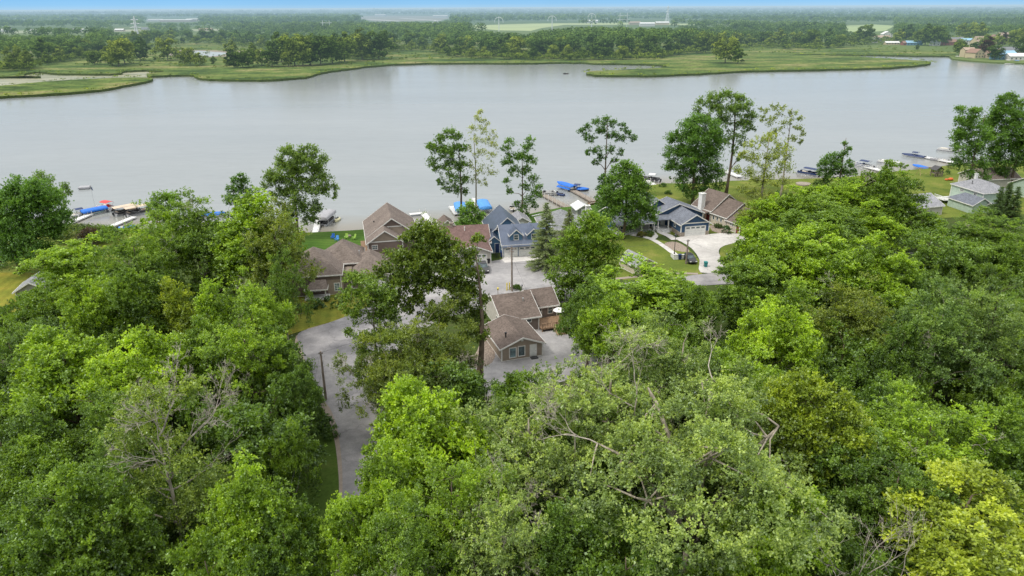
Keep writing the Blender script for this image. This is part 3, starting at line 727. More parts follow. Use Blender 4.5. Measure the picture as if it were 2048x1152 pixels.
    for k, (px, colr, nm) in enumerate([([(930, 51.5), (1060, 47.5), (1200, 46), (1330, 45), (1345, 48), (1200, 50), (1130, 50), (1085, 56), (1062, 62), (1000, 61), (950, 57)], (0.38, 0.44, 0.20), 'field'),
                                    ([(1310, 47), (1420, 48), (1480, 48.5), (1480, 50), (1400, 50.5), (1320, 50)], (0.38, 0.44, 0.20), 'field'),
                                    ([(700, 33), (760, 31), (880, 32), (905, 35), (880, 41), (820, 43), (750, 43), (720, 38)], (0.27, 0.26, 0.21), 'airfield'),
                                    ([(1680, 52), (1750, 49), (1790, 52), (1770, 62), (1720, 66), (1690, 62)], (0.32, 0.40, 0.17), 'field'),
                                    ([(0, 62), (80, 61), (170, 62), (180, 65), (60, 66.5), (0, 67)], (0.30, 0.33, 0.2), 'field'),
                                    ([(380, 59), (440, 58), (450, 62), (390, 63)], (0.30, 0.33, 0.2), 'field'),
                                    ([(220, 60), (280, 59), (285, 63), (225, 64)], (0.32, 0.33, 0.22), 'field')]):
        tess([at(*p) for p in px], 0.35+0.02*k, nm, m_plain(nm+' surface %d' % k, colr, 0.9, var=0.12, scale=0.006, far=True))
    mb = MB()
    for a, b in (((735, 38.5), (800, 43)), ((800, 36.5), (880, 42))):
        pa, pb = at(*a), at(*b); L_ = Vector((pb[0]-pa[0], pb[1]-pa[1], 0)); n = Vector((-L_.y, L_.x, 0)).normalized()*18
        mb.quad((pa[0]-n.x, pa[1]-n.y, 0.7), (pb[0]-n.x, pb[1]-n.y, 0.7), (pb[0]+n.x, pb[1]+n.y, 0.7), (pa[0]+n.x, pa[1]+n.y, 0.7))
    tag(mb.build('runway', m_plain('runway', (0.5, 0.48, 0.46), 0.8, far=True)), kind='structure')
# ------------------------------------------------------------------ houses
def block_geo(W, RF, TR, x0, y0, w, d, ze, zr, axis='y', hf=0.0, hb=0.0, o=0.4, z0=0.0, rx=0.5, gable_band=None, th=0.16, of=None):
    """walls into W, roof sheets into RF, fascia and rake boards into TR; hf / hb: how far the ridge ends stand in (hip)"""
    def T(a, b, z): return (x0+a, y0+b, z) if axis == 'y' else (x0+b, y0+a, z)
    if axis == 'x': w, d = d, w
    flip = axis == 'x'
    xm = w*rx; of = o if of is None else of
    sl = (zr-ze)/xm; sr = (zr-ze)/(w-xm)
    # walls (slightly under the roof)
    e = th*0.7
    A = [(0, 0), (w, 0), (w, d), (0, d)]
    for i in range(4):
        (a, b), (c, f) = A[i], A[(i+1) % 4]
        p = [T(a, b, z0), T(c, f, z0), T(c, f, ze-e), T(a, b, ze-e)]
        W.poly(p[::-1] if flip else p)
    if hf == 0: p = [T(0, 0, ze-e), T(w, 0, ze-e), T(xm, 0, zr-e)]; W.poly(p[::-1] if flip else p)
    if hb == 0: p = [T(w, d, ze-e), T(0, d, ze-e), T(xm, d, zr-e)]; W.poly(p[::-1] if flip else p)
    el, er = ze-o*sl, ze-o*sr
    FL, FR, BR, BL = T(-o, -of, el), T(w+o, -of, er), T(w+o, d+of, er), T(-o, d+of, el)
    RFr, RBk = T(xm, -of+(hf+of if hf else 0), zr), T(xm, d+of-(hb+of if hb else 0), zr)
    faces = [[FL, RFr, RBk, BL], [FR, BR, RBk, RFr]]
    if hf: faces.append([FL, FR, RFr])
    if hb: faces.append([BR, BL, RBk])
    for f in faces:
        RF.poly(f[::-1] if not flip else f)
        g = [(p[0], p[1], p[2]-th) for p in f]; RF.poly(g if not flip else g[::-1])
    edges = []
    edges += [(FL, BL), (FR, BR)]
    edges += [(FL, FR)] if hf else [(FL, RFr), (RFr, FR)]
    edges += [(BL, BR)] if hb else [(BL, RBk), (RBk, BR)]
    c0 = Vector(T(w/2, d/2, 0)); 
    for a, b in edges:
        a, b = Vector(a), Vector(b); L_ = b-a; n = Vector((L_.y, -L_.x, 0)); 
        if n.length < 1e-6: continue
        n.normalize(); mid = (a+b)/2
        if n.dot(Vector((mid.x-c0.x, mid.y-c0.y, 0))) < 0: n = -n
        q = n*0.05; up = Vector((0, 0, 0.012)); dn = Vector((0, 0, -th-0.06))
        TR.loft([[a+up-n*0.01, a+q+up, a+q+dn, a+dn-n*0.01], [b+up-n*0.01, b+q+up, b+q+dn, b+dn-n*0.01]])
    if gable_band is not None:   # white board across the foot of the front gable
        TR.box(*(min(T(0, -0.06, 0)[0], T(w, 0, 0)[0]), min(T(0, -0.06, 0)[1], T(w, 0, 0)[1]), ze-0.12, max(T(0, -0.06, 0)[0], T(w, 0, 0)[0]), max(T(0, -0.06, 0)[1], T(w, 0.0, 0)[1])-0.003, ze+0.12))

def face_frame(face, x0, y0, w, d):
    """origin, right, out of a wall seen from outside"""
    return {'f': (Vector((x0, y0, 0)), Vector((1, 0, 0)), Vector((0, -1, 0))), 'b': (Vector((x0+w, y0+d, 0)), Vector((-1, 0, 0)), Vector((0, 1, 0))),
            'l': (Vector((x0, y0+d, 0)), Vector((0, -1, 0)), Vector((-1, 0, 0))), 'r': (Vector((x0+w, y0, 0)), Vector((0, 1, 0)), Vector((1, 0, 0)))}[face]
def obox(mb, O, rt, out, s0, s1, z0, z1, d0, d1):
    P = lambda s, z, d: O + rt*s + out*d + Vector((0, 0, z))
    mb.loft([[P(s0, z0, d0), P(s1, z0, d0), P(s1, z1, d0), P(s0, z1, d0)], [P(s0, z0, d1), P(s1, z0, d1), P(s1, z1, d1), P(s0, z1, d1)]])
def window(root, face, box, s, z, w, h, mx=1, mz=1, mat='trim', glass='glass', name='window'):
    O, rt, out = face_frame(face, *box); mb = MB(); b = 0.12
    for (a0, a1, c0, c1) in ((-w/2-b, w/2+b, -b-h/2, -h/2), (-w/2-b, w/2+b, h/2, h/2+b), (-w/2-b, -w/2, -h/2, h/2), (w/2, w/2+b, -h/2, h/2)):
        obox(mb, O, rt, out, s+a0, s+a1, z+c0, z+c1, -0.02, 0.07)
    for i in range(1, mx+1): q = -w/2 + w*i/(mx+1); obox(mb, O, rt, out, s+q-0.03, s+q+0.03, z-h/2, z+h/2, -0.02, 0.055)
    for i in range(1, mz+1): q = -h/2 + h*i/(mz+1); obox(mb, O, rt, out, s-w/2, s+w/2, z+q-0.03, z+q+0.03, -0.02, 0.050)
    f = mb.build(name, M[mat], root)
    mb = MB(); obox(mb, O, rt, out, s-w/2, s+w/2, z-h/2, z+h/2, -0.01, 0.03); mb.build('pane', M[glass], f)
    return f
def door(root, face, box, s, w=0.95, h=2.05, mat='white', z=0.05, frame='trim', label=None):
    O, rt, out = face_frame(face, *box); mb = MB()
    obox(mb, O, rt, out, s-w/2, s+w/2, z, z+h, -0.01, 0.04)
    for zz in (0.25, 1.15): obox(mb, O, rt, out, s-w*0.36, s+w*0.36, z+zz, z+zz+0.7, 0.04, 0.052)
    dd = mb.build('door', M[mat], root)
    if label: dd['label'] = label
    mb = MB(); b = 0.1
    for q in ((s-w/2-b, s-w/2, z, z+h+b), (s+w/2, s+w/2+b, z, z+h+b), (s-w/2, s+w/2, z+h, z+h+b)): obox(mb, O, rt, out, *q, -0.01, 0.07)
    mb.build('frame', M[frame], dd)
    mb = MB(); p = O + rt*(s+w*0.4) + out*0.09 + Vector((0, 0, z+1.0)); mb.ball(p, (0.04,)*3, 6, 4); mb.build('handle', M['black'], dd)
def garage_door(root, face, box, s, w, h=2.15, lights=4, mat='white', label=None):
    O, rt, out = face_frame(face, *box); mb = MB(); z = 0.04; n = 4; ph = h/n
    for i in range(n): obox(mb, O, rt, out, s-w/2, s+w/2, z+i*ph+0.015, z+(i+1)*ph-0.015, -0.01, 0.035)
    for i in range(n-1):
        for k in range(lights*2): q = s-w/2+w*(k+0.5)/(lights*2); obox(mb, O, rt, out, q-w*0.19/lights, q+w*0.19/lights, z+i*ph+0.12, z+(i+1)*ph-0.12, 0.035, 0.045)
    g = mb.build('garage_door', M[mat], root)
    if label: g['label'] = label
    mb = MB(); b = 0.13
    for q in ((s-w/2-b, s-w/2, z, z+h+b), (s+w/2, s+w/2+b, z, z+h+b), (s-w/2, s+w/2, z+h, z+h+b)): obox(mb, O, rt, out, *q, -0.01, 0.08)
    mb.build('frame', M['trim'], g)
    mb = MB()
    for k in range(lights): q = s-w/2+w*(k+0.5)/lights; obox(mb, O, rt, out, q-w*0.34/lights, q+w*0.34/lights, z+h-ph*0.78, z+h-ph*0.25, 0.035, 0.048)
    mb.build('pane', M['glass'], g)

def house(name, label, cat, x, y, ang, blocks, wall, roof, trim='trim', found=True):
    root = empty(name, (x, y, 0), R(ang), label, cat)
    W, RF, TR = MB(), MB(), MB()
    for b in blocks: block_geo(W, RF, TR, **b)
    if found: 
        for b in blocks:
            if b.get('z0', 0) == 0: TR.box(b['x0']-0.03, b['y0']-0.03, -0.2, b['x0']+b['w']+0.03, b['y0']+b['d']+0.03, 0.14)
        # corner boards
        for b in blocks:
            for cx in (b['x0'], b['x0']+b['w']):
                for cy in (b['y0'], b['y0']+b['d']): TR.box(cx-0.09, cy-0.09, 0.0, cx+0.09, cy+0.09, b['ze']-0.16)
    W.build('wall', M[wall], root); RF.build('roof', M[roof], root); TR.build('trim', M[trim], root)
    return root
def chimney(root, x, y, s, z0, z1, mat='white', cap='trim'):
    mb = MB(); mb.box(x-s/2, y-s/2, z0, x+s/2, y+s/2, z1); mb.box(x-s/2-0.09, y-s/2-0.09, z1+0.002, x+s/2+0.09, y+s/2+0.09, z1+0.16)
    c = mb.build('chimney', M[mat], root); mb = MB(); mb.tube([(x, y, z1+0.16), (x, y, z1+0.5)], 0.14, 8); mb.build('flue', M['alu'], c)
def vent(root, x, y, z, h=0.6, mat='alu', r=0.09):
    mb = MB(); mb.tube([(x, y, z-0.3), (x, y, z+h)], r, 8); mb.tube([(x, y, z+h), (x, y, z+h+0.18)], r*1.6, 8); mb.build('vent_pipe', M[mat], root)
def posts(root, pts, z0, z1, s=0.16, mat='white'):
    for (x, y) in pts:
        mb = MB(); mb.box(x-s/2, y-s/2, z0, x+s/2, y+s/2, z1); mb.box(x-s*0.8, y-s*0.8, z0, x+s*0.8, y+s*0.8, z0+0.2); mb.box(x-s*0.75, y-s*0.75, z1-0.15, x+s*0.75, y+s*0.75, z1-0.01)
        mb.build('porch_post', M[mat], root)

def houses():
    M['s_tan'] = m_siding('tan siding', (0.34, 0.28, 0.225)); M['s_white'] = m_siding('cream white siding', (0.58, 0.55, 0.50)); M['s_brown'] = m_siding('brown siding', (0.20, 0.155, 0.135))
    M['s_taupe'] = m_siding('taupe siding', (0.235, 0.19, 0.165)); M['s_blue'] = m_siding('slate blue siding', (0.10, 0.20, 0.32)); M['s_navy'] = m_siding('navy siding', (0.045, 0.095, 0.18))
    M['s_cream'] = m_siding('cream brick', (0.62, 0.56, 0.46), 0.1); M['s_mint'] = m_siding('mint siding', (0.44, 0.54, 0.46)); M['s_grey'] = m_siding('grey siding', (0.34, 0.33, 0.32))
    M['r_brown'] = m_shingle('brown shingles', (0.165, 0.132, 0.115)); M['r_tan'] = m_shingle('taupe shingles', (0.205, 0.170, 0.150)); M['r_red'] = m_shingle('red brown shingles', (0.175, 0.115, 0.105))
    M['r_slate'] = m_shingle('slate shingles', (0.17, 0.185, 0.22)); M['r_grey'] = m_shingle('grey shingles', (0.27, 0.28, 0.29)); M['r_light'] = m_shingle('light grey shingles', (0.29, 0.295, 0.32))
    M['r_metal'] = m_seam('blue grey metal roof', (0.105, 0.13, 0.185)); M['r_white'] = m_plain('white metal roof', (0.78, 0.79, 0.80), 0.4)
    B = lambda x0, y0, w, d, ze, zr, **k: dict(x0=x0, y0=y0, w=w, d=d, ze=ze, zr=zr, **k)

    # tan cottage with the white door
    h = house('cottage', 'small tan cottage with low brown gable roof and white door on the gravel drive', 'cottage', -1.6, 96.9, 18.7, [B(0, 0, 6.55, 8.4, 2.45, 3.75)], 's_tan', 'r_brown')
    bx = (0, 0, 6.55, 8.4)
    window(h, 'f', bx, 1.75, 1.3, 0.95, 1.5, 0, 0, glass='glassb'); window(h, 'f', bx, 3.15, 1.35, 0.95, 1.5, 0, 0); door(h, 'f', bx, 5.05)
    window(h, 'r', bx, 3.0, 1.4, 0.9, 0.9, 0, 0)
    mb = MB(); mb.box(3.1, -0.1, 3.0, 3.45, 0.02, 3.3); mb.build('gable_vent', M['white'], h)
    vent(h, 1.35, 2.1, 2.9, 0.75, 'black', 0.11)
    mb = MB(); mb.cbox((5.05, -0.5, 0.14), (1.1, 0.7, 0.16)); mb.build('doorstep', M['charcoal'], h)

    # brown-roofed house behind it
    h = house('ranch_house', 'brown roofed house with cream gable wall and wooden deck behind the small tan cottage', 'house', -1.5, 106.4, 18.7,
              [B(0, 0, 6.2, 10.4, 2.8, 5.1, axis='x'), B(6.2, 3.4, 4.6, 6.4, 2.9, 4.7, axis='x')], 's_taupe', 'r_brown')
    mb = MB(); mb.quad((-0.02, 10.4, 0), (-0.02, 0, 0), (-0.02, 0, 2.66), (-0.02, 10.4, 2.66)); mb.poly([(-0.02, 10.4, 2.66), (-0.02, 0, 2.66), (-0.02, 5.2, 4.96)]); mb.build('gable_wall', M['s_white'], h)
    window(h, 'l', (0, 0, 6.2, 10.4), 9.3, 1.6, 0.75, 1.2, 0, 1); window(h, 'l', (0, 0, 6.2, 10.4), 7.3, 1.6, 0.7, 1.0, 0, 1)
    window(h, 'f', (0, 0, 6.2, 10.4), 1.6, 1.9, 1.2, 0.7, 0, 0); window(h, 'f', (0, 0, 6.2, 10.4), 4.5, 2.0, 0.7, 0.5, 0, 0)
    for s in (1.4, 3.4): window(h, 'f', (6.2, 3.4, 4.6, 6.4), s, 1.75, 0.75, 1.1, 0, 1)
    vent(h, 4.6, 3.2, 4.2, 0.35)
    mb = MB(); mb.box(6.3, -1.2, 0.5, 11.5, 3.2, 0.65)
    for i in range(18): mb.box(6.4+i*0.29, -1.2, 0.65, 6.46+i*0.29, -1.14, 1.5)
    mb.box(6.3, -1.24, 1.5, 11.5, -1.1, 1.58)
    for x in (6.4, 8.9, 11.3): mb.box(x, -1.15, 0, x+0.14, -1.0, 1.55)
    mb.build('deck', M['deckwood'], h)
    mb = MB(); mb.box(8.4, -3.2, 0.1, 11.0, -1.3, 0.9)
    for i in range(9): mb.box(8.4+0.3*i, -3.26, 0.0, 8.5+0.3*i, -3.2, 1.7)
    mb.build('lattice_fence', M['newwood'], h)
    mb = MB(); mb.tube([(10.4, 1.4, 0.65), (10.4, 1.4, 2.9)], 0.03, 6); mb.loft([[(10.4+r_*math.cos(a*math.pi/4), 1.4+r_*math.sin(a*math.pi/4), z) for a in range(8)] for r_, z in ((1.05, 2.4), (0.6, 2.7), (0.05, 2.9))])
    tag(mb.build('patio_umbrella', M['white']), 'open white patio umbrella on the wooden deck of the brown roofed house', 'umbrella')
    o = bpy.data.objects['patio_umbrella']; o.location = (-1.5, 106.4, 0); o.rotation_euler.z = R(18.7)

    # two-storey taupe house with the hip roof
    h = house('hip_roof_house', 'taupe house with broad hip roof and corner porch above the yellowed lawn', 'house', -39.5, 123.6, 10,
              [B(-2, 0, 9.8, 10.0, 4.3, 7.9, hf=4.6, hb=4.6), B(4.5, 6.0, 7.2, 8.5, 4.4, 7.4, axis='y', hf=3.4, hb=3.4)], 's_brown', 'r_tan')
    bx = (-2, 0, 9.8, 10)
    RFm, WM, TM = MB(), MB(), MB(); block_geo(WM, RFm, TM, 1.6, -2.3, 3.6, 2.4, 2.35, 3.5, axis='x', hf=1.4, hb=0.01, z0=2.2, o=0.25)
    RFm.build('porch_roof', M['r_tan'], h); TM.build('porch_trim', M['trim'], h)
    posts(h, [(1.7, -2.2), (5.0, -2.2)], 0.25, 2.25, 0.2)
    mb = MB(); mb.box(1.2, -2.5, 0, 5.6, -0.02, 0.26); mb.build('porch_floor', M['dock'], h)
    mb = MB(); mb.box(5.3, -0.08, 2.75, 8.2, 0.02, 3.0); mb.box(5.3, -0.07, 0.1, 8.2, -0.02, 2.74); mb.build('bay_wall', M['s_tan'], h)
    window(h, 'f', bx, 5.4, 1.45, 0.95, 1.2, 0, 1); window(h, 'f', (-2, -0.08, 9.8, 10), 9.0, 1.5, 0.85, 1.4, 1, 3, glass='glassb'); window(h, 'f', (4.5, 6.0, 7.2, 8.5), 5.5, 1.5, 1.0, 1.2)
    window(h, 'r', (4.5, 6.0, 7.2, 8.5), 3, 3.2, 0.8, 0.9); vent(h, 11.2, 8, 5.2, 0.4)
    mb = MB(); mb.box(7.81, 3.0, 0, 9.6, 5.98, 3.2); mb.box(7.81, 2.9, 3.2, 9.7, 5.98, 3.4); mb.build('entry_bay', M['s_tan'], h)

    # tall brown gable house on the shore
    h = house('gable_house', 'tall brown lakeside house with steep taupe roof and two white edged front gables', 'house', -28.9, 137.6, 13,
              [B(0.0, 4.0, 10.4, 12.6, 6.0, 9.7, gable_band=1), B(0, 0, 6.9, 5.0, 6.0, 8.35, gable_band=1)], 's_brown', 'r_tan')
    mb = MB(); mb.poly([(0.9, -0.03, 6.2), (6.0, -0.03, 6.2), (3.45, -0.03, 7.95)]); mb.build('gable_panel', M['s_tan'], h); mb = MB(); mb.poly([(3.5, 3.97, 6.2), (9.6, 3.97, 6.2), (6.9, 3.97, 8.0), (5.2, 3.97, 8.0)]); mb.build('gable_panel', M['s_tan'], h)
    mb = MB(); mb.box(4.0, 3.9, 7.75, 7.3, 3.95, 7.95); mb.build('gable_board', M['trim'], h)
    window(h, 'f', (0, 0, 6.9, 5), 1.3, 4.9, 0.95, 0.75, 2, 1); window(h, 'f', (0, 4, 10.4, 12.6), 8.6, 5.1, 1.9, 0.8, 5, 1)
    for s in (3, 7): window(h, 'l', (0, 4, 10.4, 12.6), s, 4.5, 0.9, 1.2)
    vent(h, 1.8, 10, 7.1, 0.3, 'black')
    mb = MB()
    for i in range(9): mb.box(-1.3, 4.0+i*1.0, 0, -1.2, 4.12+i, 2.6)
    mb.box(-1.3, 4, 2.55, -0.05, 12.2, 2.7); mb.build('side_deck', M['deckwood'], h)
    # its garage
    h = house('garage', 'low garage with taupe pyramid roof joining the tall brown lakeside house', 'garage', -30.5, 127.5, 13, [B(0, 0, 8.0, 8.6, 2.9, 5.6, hf=3.9, hb=2.0)], 's_brown', 'r_tan')
    garage_door(h, 'f', (0, 0, 8, 8.6), 4.6, 4.8, 2.1, 4)

    # red-brown roofed bungalow
    h = house('bungalow', 'white bungalow with red brown shingle roof and white garage door beside the parking court', 'house', -11.7, 140.3, 9,
              [B(0, 0, 7.4, 9.0, 2.9, 4.35), B(-5.6, 6.4, 13.6, 10.0, 2.9, 5.3, axis='x', hf=0, hb=0)], 's_white', 'r_red')
    garage_door(h, 'f', (0, 0, 7.4, 9), 4.4, 4.3, 2.1, 4); chimney(h, 0.2, 11.2, 0.7, 3.5, 5.9, 'stone'); vent(h, 3.0, 9.8, 4.7, 0.5, 'white')
    window(h, 'r', (-5.6, 6.4, 13.6, 10), 4, 1.6, 1, 1)

    # blue house with metal roof
    h = house('metal_roof_house', 'slate blue house with ribbed metal roof, two dormers and two white garage doors', 'house', -1.9, 145.3, 10,
              [B(0, 0, 10.8, 8.4, 3.15, 6.1, axis='x'), B(-1.6, 7.2, 7.6, 10.5, 3.5, 6.9), B(-2.9, 3.4, 3.0, 5.6, 2.7, 4.0, axis='y')], 's_blue', 'r_metal')
    W, RF, TR = MB(), MB(), MB()
    for dx in (1.7, 5.5): block_geo(W, RF, TR, dx, 0.6, 2.6, 4.6, 4.85, 6.0, z0=3.2, o=0.25)
    for nm, q, mt in (('dormer_wall', W, 's_blue'), ('dormer_roof', RF, 'r_metal'), ('dormer_trim', TR, 'trim')): q.build(nm, M[mt], h)
    for dx in (1.7, 5.5): window(h, 'f', (dx, 0.6, 2.6, 4), 1.3, 4.2, 0.85, 1.0, 0, 1)
    mb = MB(); mb.add([(-0.1, -0.95, 2.62), (10.9, -0.95, 2.62), (10.9, -0.02, 2.9), (-0.1, -0.02, 2.9), (-0.1, -0.95, 2.5), (10.9, -0.95, 2.5), (10.9, -0.02, 2.5), (-0.1, -0.02, 2.5)], [(0, 1, 2, 3), (4, 7, 6, 5), (0, 4, 5, 1), (1, 5, 6, 2), (3, 7, 4, 0)])
    mb.build('pent_roof', M['r_metal'], h)
    garage_door(h, 'f', (0, 0, 10.8, 8), 1.75, 2.7, 2.1, 2, 'white'); garage_door(h, 'f', (0, 0, 10.8, 8), 5.9, 4.7, 2.1, 4, 'white')
    window(h, 'l', (0, 0, 10.8, 8.4), 4.2, 4.1, 0.5, 1.1, 0, 1); window(h, 'l', (0, 0, 10.8, 8.4), 6.8, 1.7, 0.4, 0.7, 0, 0)
    door(h, 'f', (-2.9, 3.4, 3, 5.6), 2.2, 0.9, 2.1, 'navy', label='dark blue side door')
    # navy-roofed shed and pale boathouse behind it
    h = house('shed', 'small slate blue shed with navy metal roof and white window near the water', 'shed', -5.3, 163.2, 10, [B(0, 0, 3.4, 5.0, 2.4, 3.7)], 's_blue', 'r_metal'); window(h, 'f', (0, 0, 3.4, 5), 2.2, 1.6, 0.8, 0.7, 0, 0); door(h, 'f', (0, 0, 3.4, 5), 0.9, 0.8, 1.9)
    h = house('boathouse', 'pale grey roofed white boathouse showing above the blue metal roof', 'boathouse', 0.7, 165.2, 10, [B(0, 0, 3.6, 5.4, 2.3, 3.3)], 's_white', 'r_light'); door(h, 'f', (0, 0, 3.6, 5.4), 1.8, 0.9, 1.9)
    # brown-roofed boathouse by the docks
    h = house('boathouse', 'small cream boathouse with brown gable roof and dark opening beside the round terrace', 'boathouse', -16.6, 163.0, 14, [B(0, 0, 2.9, 4.6, 2.2, 3.3)], 's_cream', 'r_brown')
    mb = MB(); obox(mb, *face_frame('f', 0, 0, 2.9, 4.6), 1.2, 2.6, 0.1, 1.7, -0.01, 0.04); mb.build('opening', M['charcoal'], h)

    # grey-roofed house behind the spruces
    h = house('hip_roof_cottage', 'light grey hip roofed house with tall white chimney behind the two blue spruces', 'house', 7.4, 157.4, 8, [B(0, 0, 10.0, 10.5, 2.7, 5.6, hf=4.5, hb=4.5), B(7.0, 2.2, 4.2, 5.0, 2.7, 4.3, hf=0, hb=2)], 's_white', 'r_grey')
    chimney(h, 11.6, 6.2, 1.0, 0, 6.0, 'white'); window(h, 'f', (7.0, 2.2, 4.2, 5), 2.1, 1.6, 1.0, 1.1)
    mb = MB(); mb.cbox((9.1, 2.1, 3.5), (1.0, 0.08, 0.6)); mb.build('gable_panel', M['white'], h)
    # white-roofed boathouse at the dock
    h = house('boathouse', 'grey boathouse with bright white metal roof at the foot of the post lined dock', 'boathouse', 16.6, 176.6, 12, [B(0, 0, 3.4, 4.6, 2.2, 3.15)], 's_grey', 'r_white'); door(h, 'f', (0, 0, 3.4, 4.6), 1.7, 1.1, 2.0)

    # porch house under the big tree
    h = house('porch_house', 'low grey house with white porch posts half hidden under the big green tree', 'house', 26.0, 164.2, 14,
              [B(-2, 0, 9.2, 9.0, 2.75, 5.0, axis='x'), B(3.2, 4.5, 4.0, 8.0, 3.4, 5.4)], 's_navy', 'r_slate')
    mb = MB(); mb.box(-2, -0.07, 0, 7.2, -0.01, 2.4); mb.build('porch_wall', M['s_grey'], h)
    mb = MB(); mb.add([(-2.3, -3.0, 2.35), (7.5, -3.0, 2.35), (7.5, -0.38, 2.66), (-2.3, -0.38, 2.66), (-2.3, -3.0, 2.2), (7.5, -3.0, 2.2), (7.5, -0.38, 2.2), (-2.3, -0.38, 2.2)], [(0, 1, 2, 3), (4, 7, 6, 5), (0, 4, 5, 1), (1, 5, 6, 2), (2, 6, 7, 3), (3, 7, 4, 0)]); mb.build('porch_roof', M['r_slate'], h)
    mb = MB(); mb.box(-2.32, -3.06, 2.18, 7.52, -3.01, 2.38); mb.build('porch_fascia', M['white'], h)
    posts(h, [(-1.8, -2.8), (0.9, -2.8), (4.0, -2.8), (7.2, -2.8)], 0.1, 2.2, 0.18); window(h, 'f', (-2, -0.07, 9, 9), 2.2, 1.3, 0.6, 1.5, 0, 0); window(h, 'f', (-2, -0.07, 9, 9), 6.5, 1.5, 1.2, 0.9, 0, 0)
    mb = MB(); mb.box(-2.2, -3.1, 0, 7.5, -0.1, 0.12); mb.build('porch_floor', M['dock'], h)

    # navy ranch
    h = house('ranch_house', 'navy blue ranch house with slate roof and wide white garage door on the concrete drive', 'house', 39.2, 159.6, 12.8,
              [B(0, 0, 7.0, 9.0, 3.1, 5.15, gable_band=1), B(-3.6, 8.0, 13.0, 6.5, 3.2, 5.75, rx=0.5), B(-5.2, 11.5, 8.6, 12.0, 3.3, 6.2, hb=3.0)], 's_navy', 'r_slate')
    garage_door(h, 'f', (0, 0, 7, 9), 3.6, 5.0, 2.2, 4)
    mb = MB()
    mb.box(6.2, -0.1, 0, 7.05, -0.01, 1.0); mb.build('stone_base', M['stone'], h); mb = MB()
    mb.box(-0.1, -0.1, 0, 0.95, -0.01, 1.0); mb.box(-0.1, -0.01, 0, -0.01, 6.4, 1.0); mb.build('stone_base', M['stone'], h)
    window(h, 'l', (0, 0, 7, 9), 5.7, 1.9, 0.7, 0.7, 0, 0); posts(h, [(-3.4, 5.2), (-0.9, 5.0)], 0.1, 2.9, 0.24)
    mb = MB(); mb.add([(-4.0, 4.6, 2.95), (0.0, 4.6, 2.95), (0.0, 7.95, 3.3), (-4.0, 7.95, 3.3), (-4.0, 4.6, 2.8), (0, 4.6, 2.8), (0, 7.95, 2.8), (-4, 7.95, 2.8)], [(0, 1, 2, 3), (4, 7, 6, 5), (0, 4, 5, 1), (1, 5, 6, 2), (2, 6, 7, 3), (3, 7, 4, 0)]); mb.build('porch_roof', M['r_slate'], h)
    mb = MB(); mb.box(-3.9, 4.6, 0.0, -0.11, 7.9, 0.55)
    for i in range(3): mb.box(-2.6, 4.6-0.35*(i+1), 0, -0.9, 4.6-0.35*i-0.002, 0.42-0.14*i)
    mb.build('porch_steps', M['dock'], h)
    door(h, 'f', (-3.6, 8.0, 13, 6), 2.6, 1.0, 2.05, 'white', 0.56)

    # cream house with stepped roofs
    h = house('stepped_roof_house', 'long cream house with three stepped brown roof sections and tall white chimney', 'house', 53.4, 161.3, 27,
              [B(0, 0, 9.0, 4.6, 2.6, 5.2), B(0, 4.6, 9.4, 5.4, 3.1, 6.0), B(0, 10.0, 9.8, 6.6, 3.5, 6.9)], 's_cream', 'r_brown')
    mb = MB(); mb.quad((0, -0.03, 0), (9, -0.03, 0), (9, -0.03, 2.5), (0, -0.03, 2.5)); mb.build('brick_front', M['brick'], h)
    garage_door(h, 'f', (0, -0.03, 9, 4), 4.9, 4.6, 2.1, 4, 'cream'); door(h, 'l', (0, 0, 9, 16.6), 15.9, 0.95, 2.0, 'darkred', label='dark red side door')
    for s, w_ in ((10.2, 0.45), (8.9, 0.45), (7.6, 0.5), (13.6, 0.4), (14.3, 0.4)): window(h, 'l', (0, 0, 9, 16.6), s, 1.8, w_, 0.8, 0, 0)
    chimney(h, -0.45, 13.2, 1.2, 0, 6.9, 'white'); door(h, 'l', (0, 0, 9, 16.6), 5.6, 1.2, 2.1, 'darkred', label='dark red entrance doors')
    mb = MB(); mb.box(-1.6, 10.2, 2.75, 0.0, 12.4, 2.95); mb.build('porch_roof', M['r_brown'], h); posts(h, [(-1.4, 10.4), (-1.4, 12.2)], 0, 2.75, 0.15, 'brick')

    # shed by the street
    h = house('shed', 'small cream shed with grey gable roof standing by the street', 'shed', 24.6, 134.2, 27, [B(0, 0, 4.6, 5.4, 2.1, 3.4)], 's_cream', 'r_grey')
    # mint house and neighbours on the right
    h = house('mint_house', 'mint green two storey house with light grey roof at the right of the shore', 'house', 122.2, 181.6, 10,
              [B(0, 0, 9.5, 12.6, 5.0, 7.1, hf=4.0, hb=4.0)], 's_mint', 'r_light')
    h.scale = (0.88, 0.88, 0.92)
    for s, mx in ((9.6, 1), (4.3, 2)): window(h, 'l', (0, 0, 9.5, 12.6), 12.6-s if False else s, 3.9, 1.4 if mx == 2 else 1.0, 0.7, mx, 1)
    W, RF, TR = MB(), MB(), MB(); block_geo(W, RF, TR, -6.0, -3.5, 6.0, 9.6, 2.7, 4.4, axis='y', hf=0, hb=2.5); block_geo(W, RF, TR, -1.0, -6.0, 4.0, 2.6, 2.3, 3.3, axis='x')
    for nm, q, mt in (('garage_wall', W, 's_mint'), ('garage_roof', RF, 'r_slate'), ('garage_trim', TR, 'trim')): q.build(nm, M[mt], h)
    window(h, 'f', (-6, -3.5, 6, 9.6), 3.0, 1.5, 1.2, 1.0, 1, 1); vent(h, 1.6, 6.8, 6.2, 0.5, 'black'); chimney(h, 4.5, 9, 0.7, 6, 8.2, 'white')
    mb = MB(); mb.box(-5.5, 8.2, 0.9, -0.02, 12.6, 1.05)
    for i in range(12): mb.box(-5.5, 8.2+i*0.38, 1.05, -5.42, 8.28+i*0.38, 1.95)
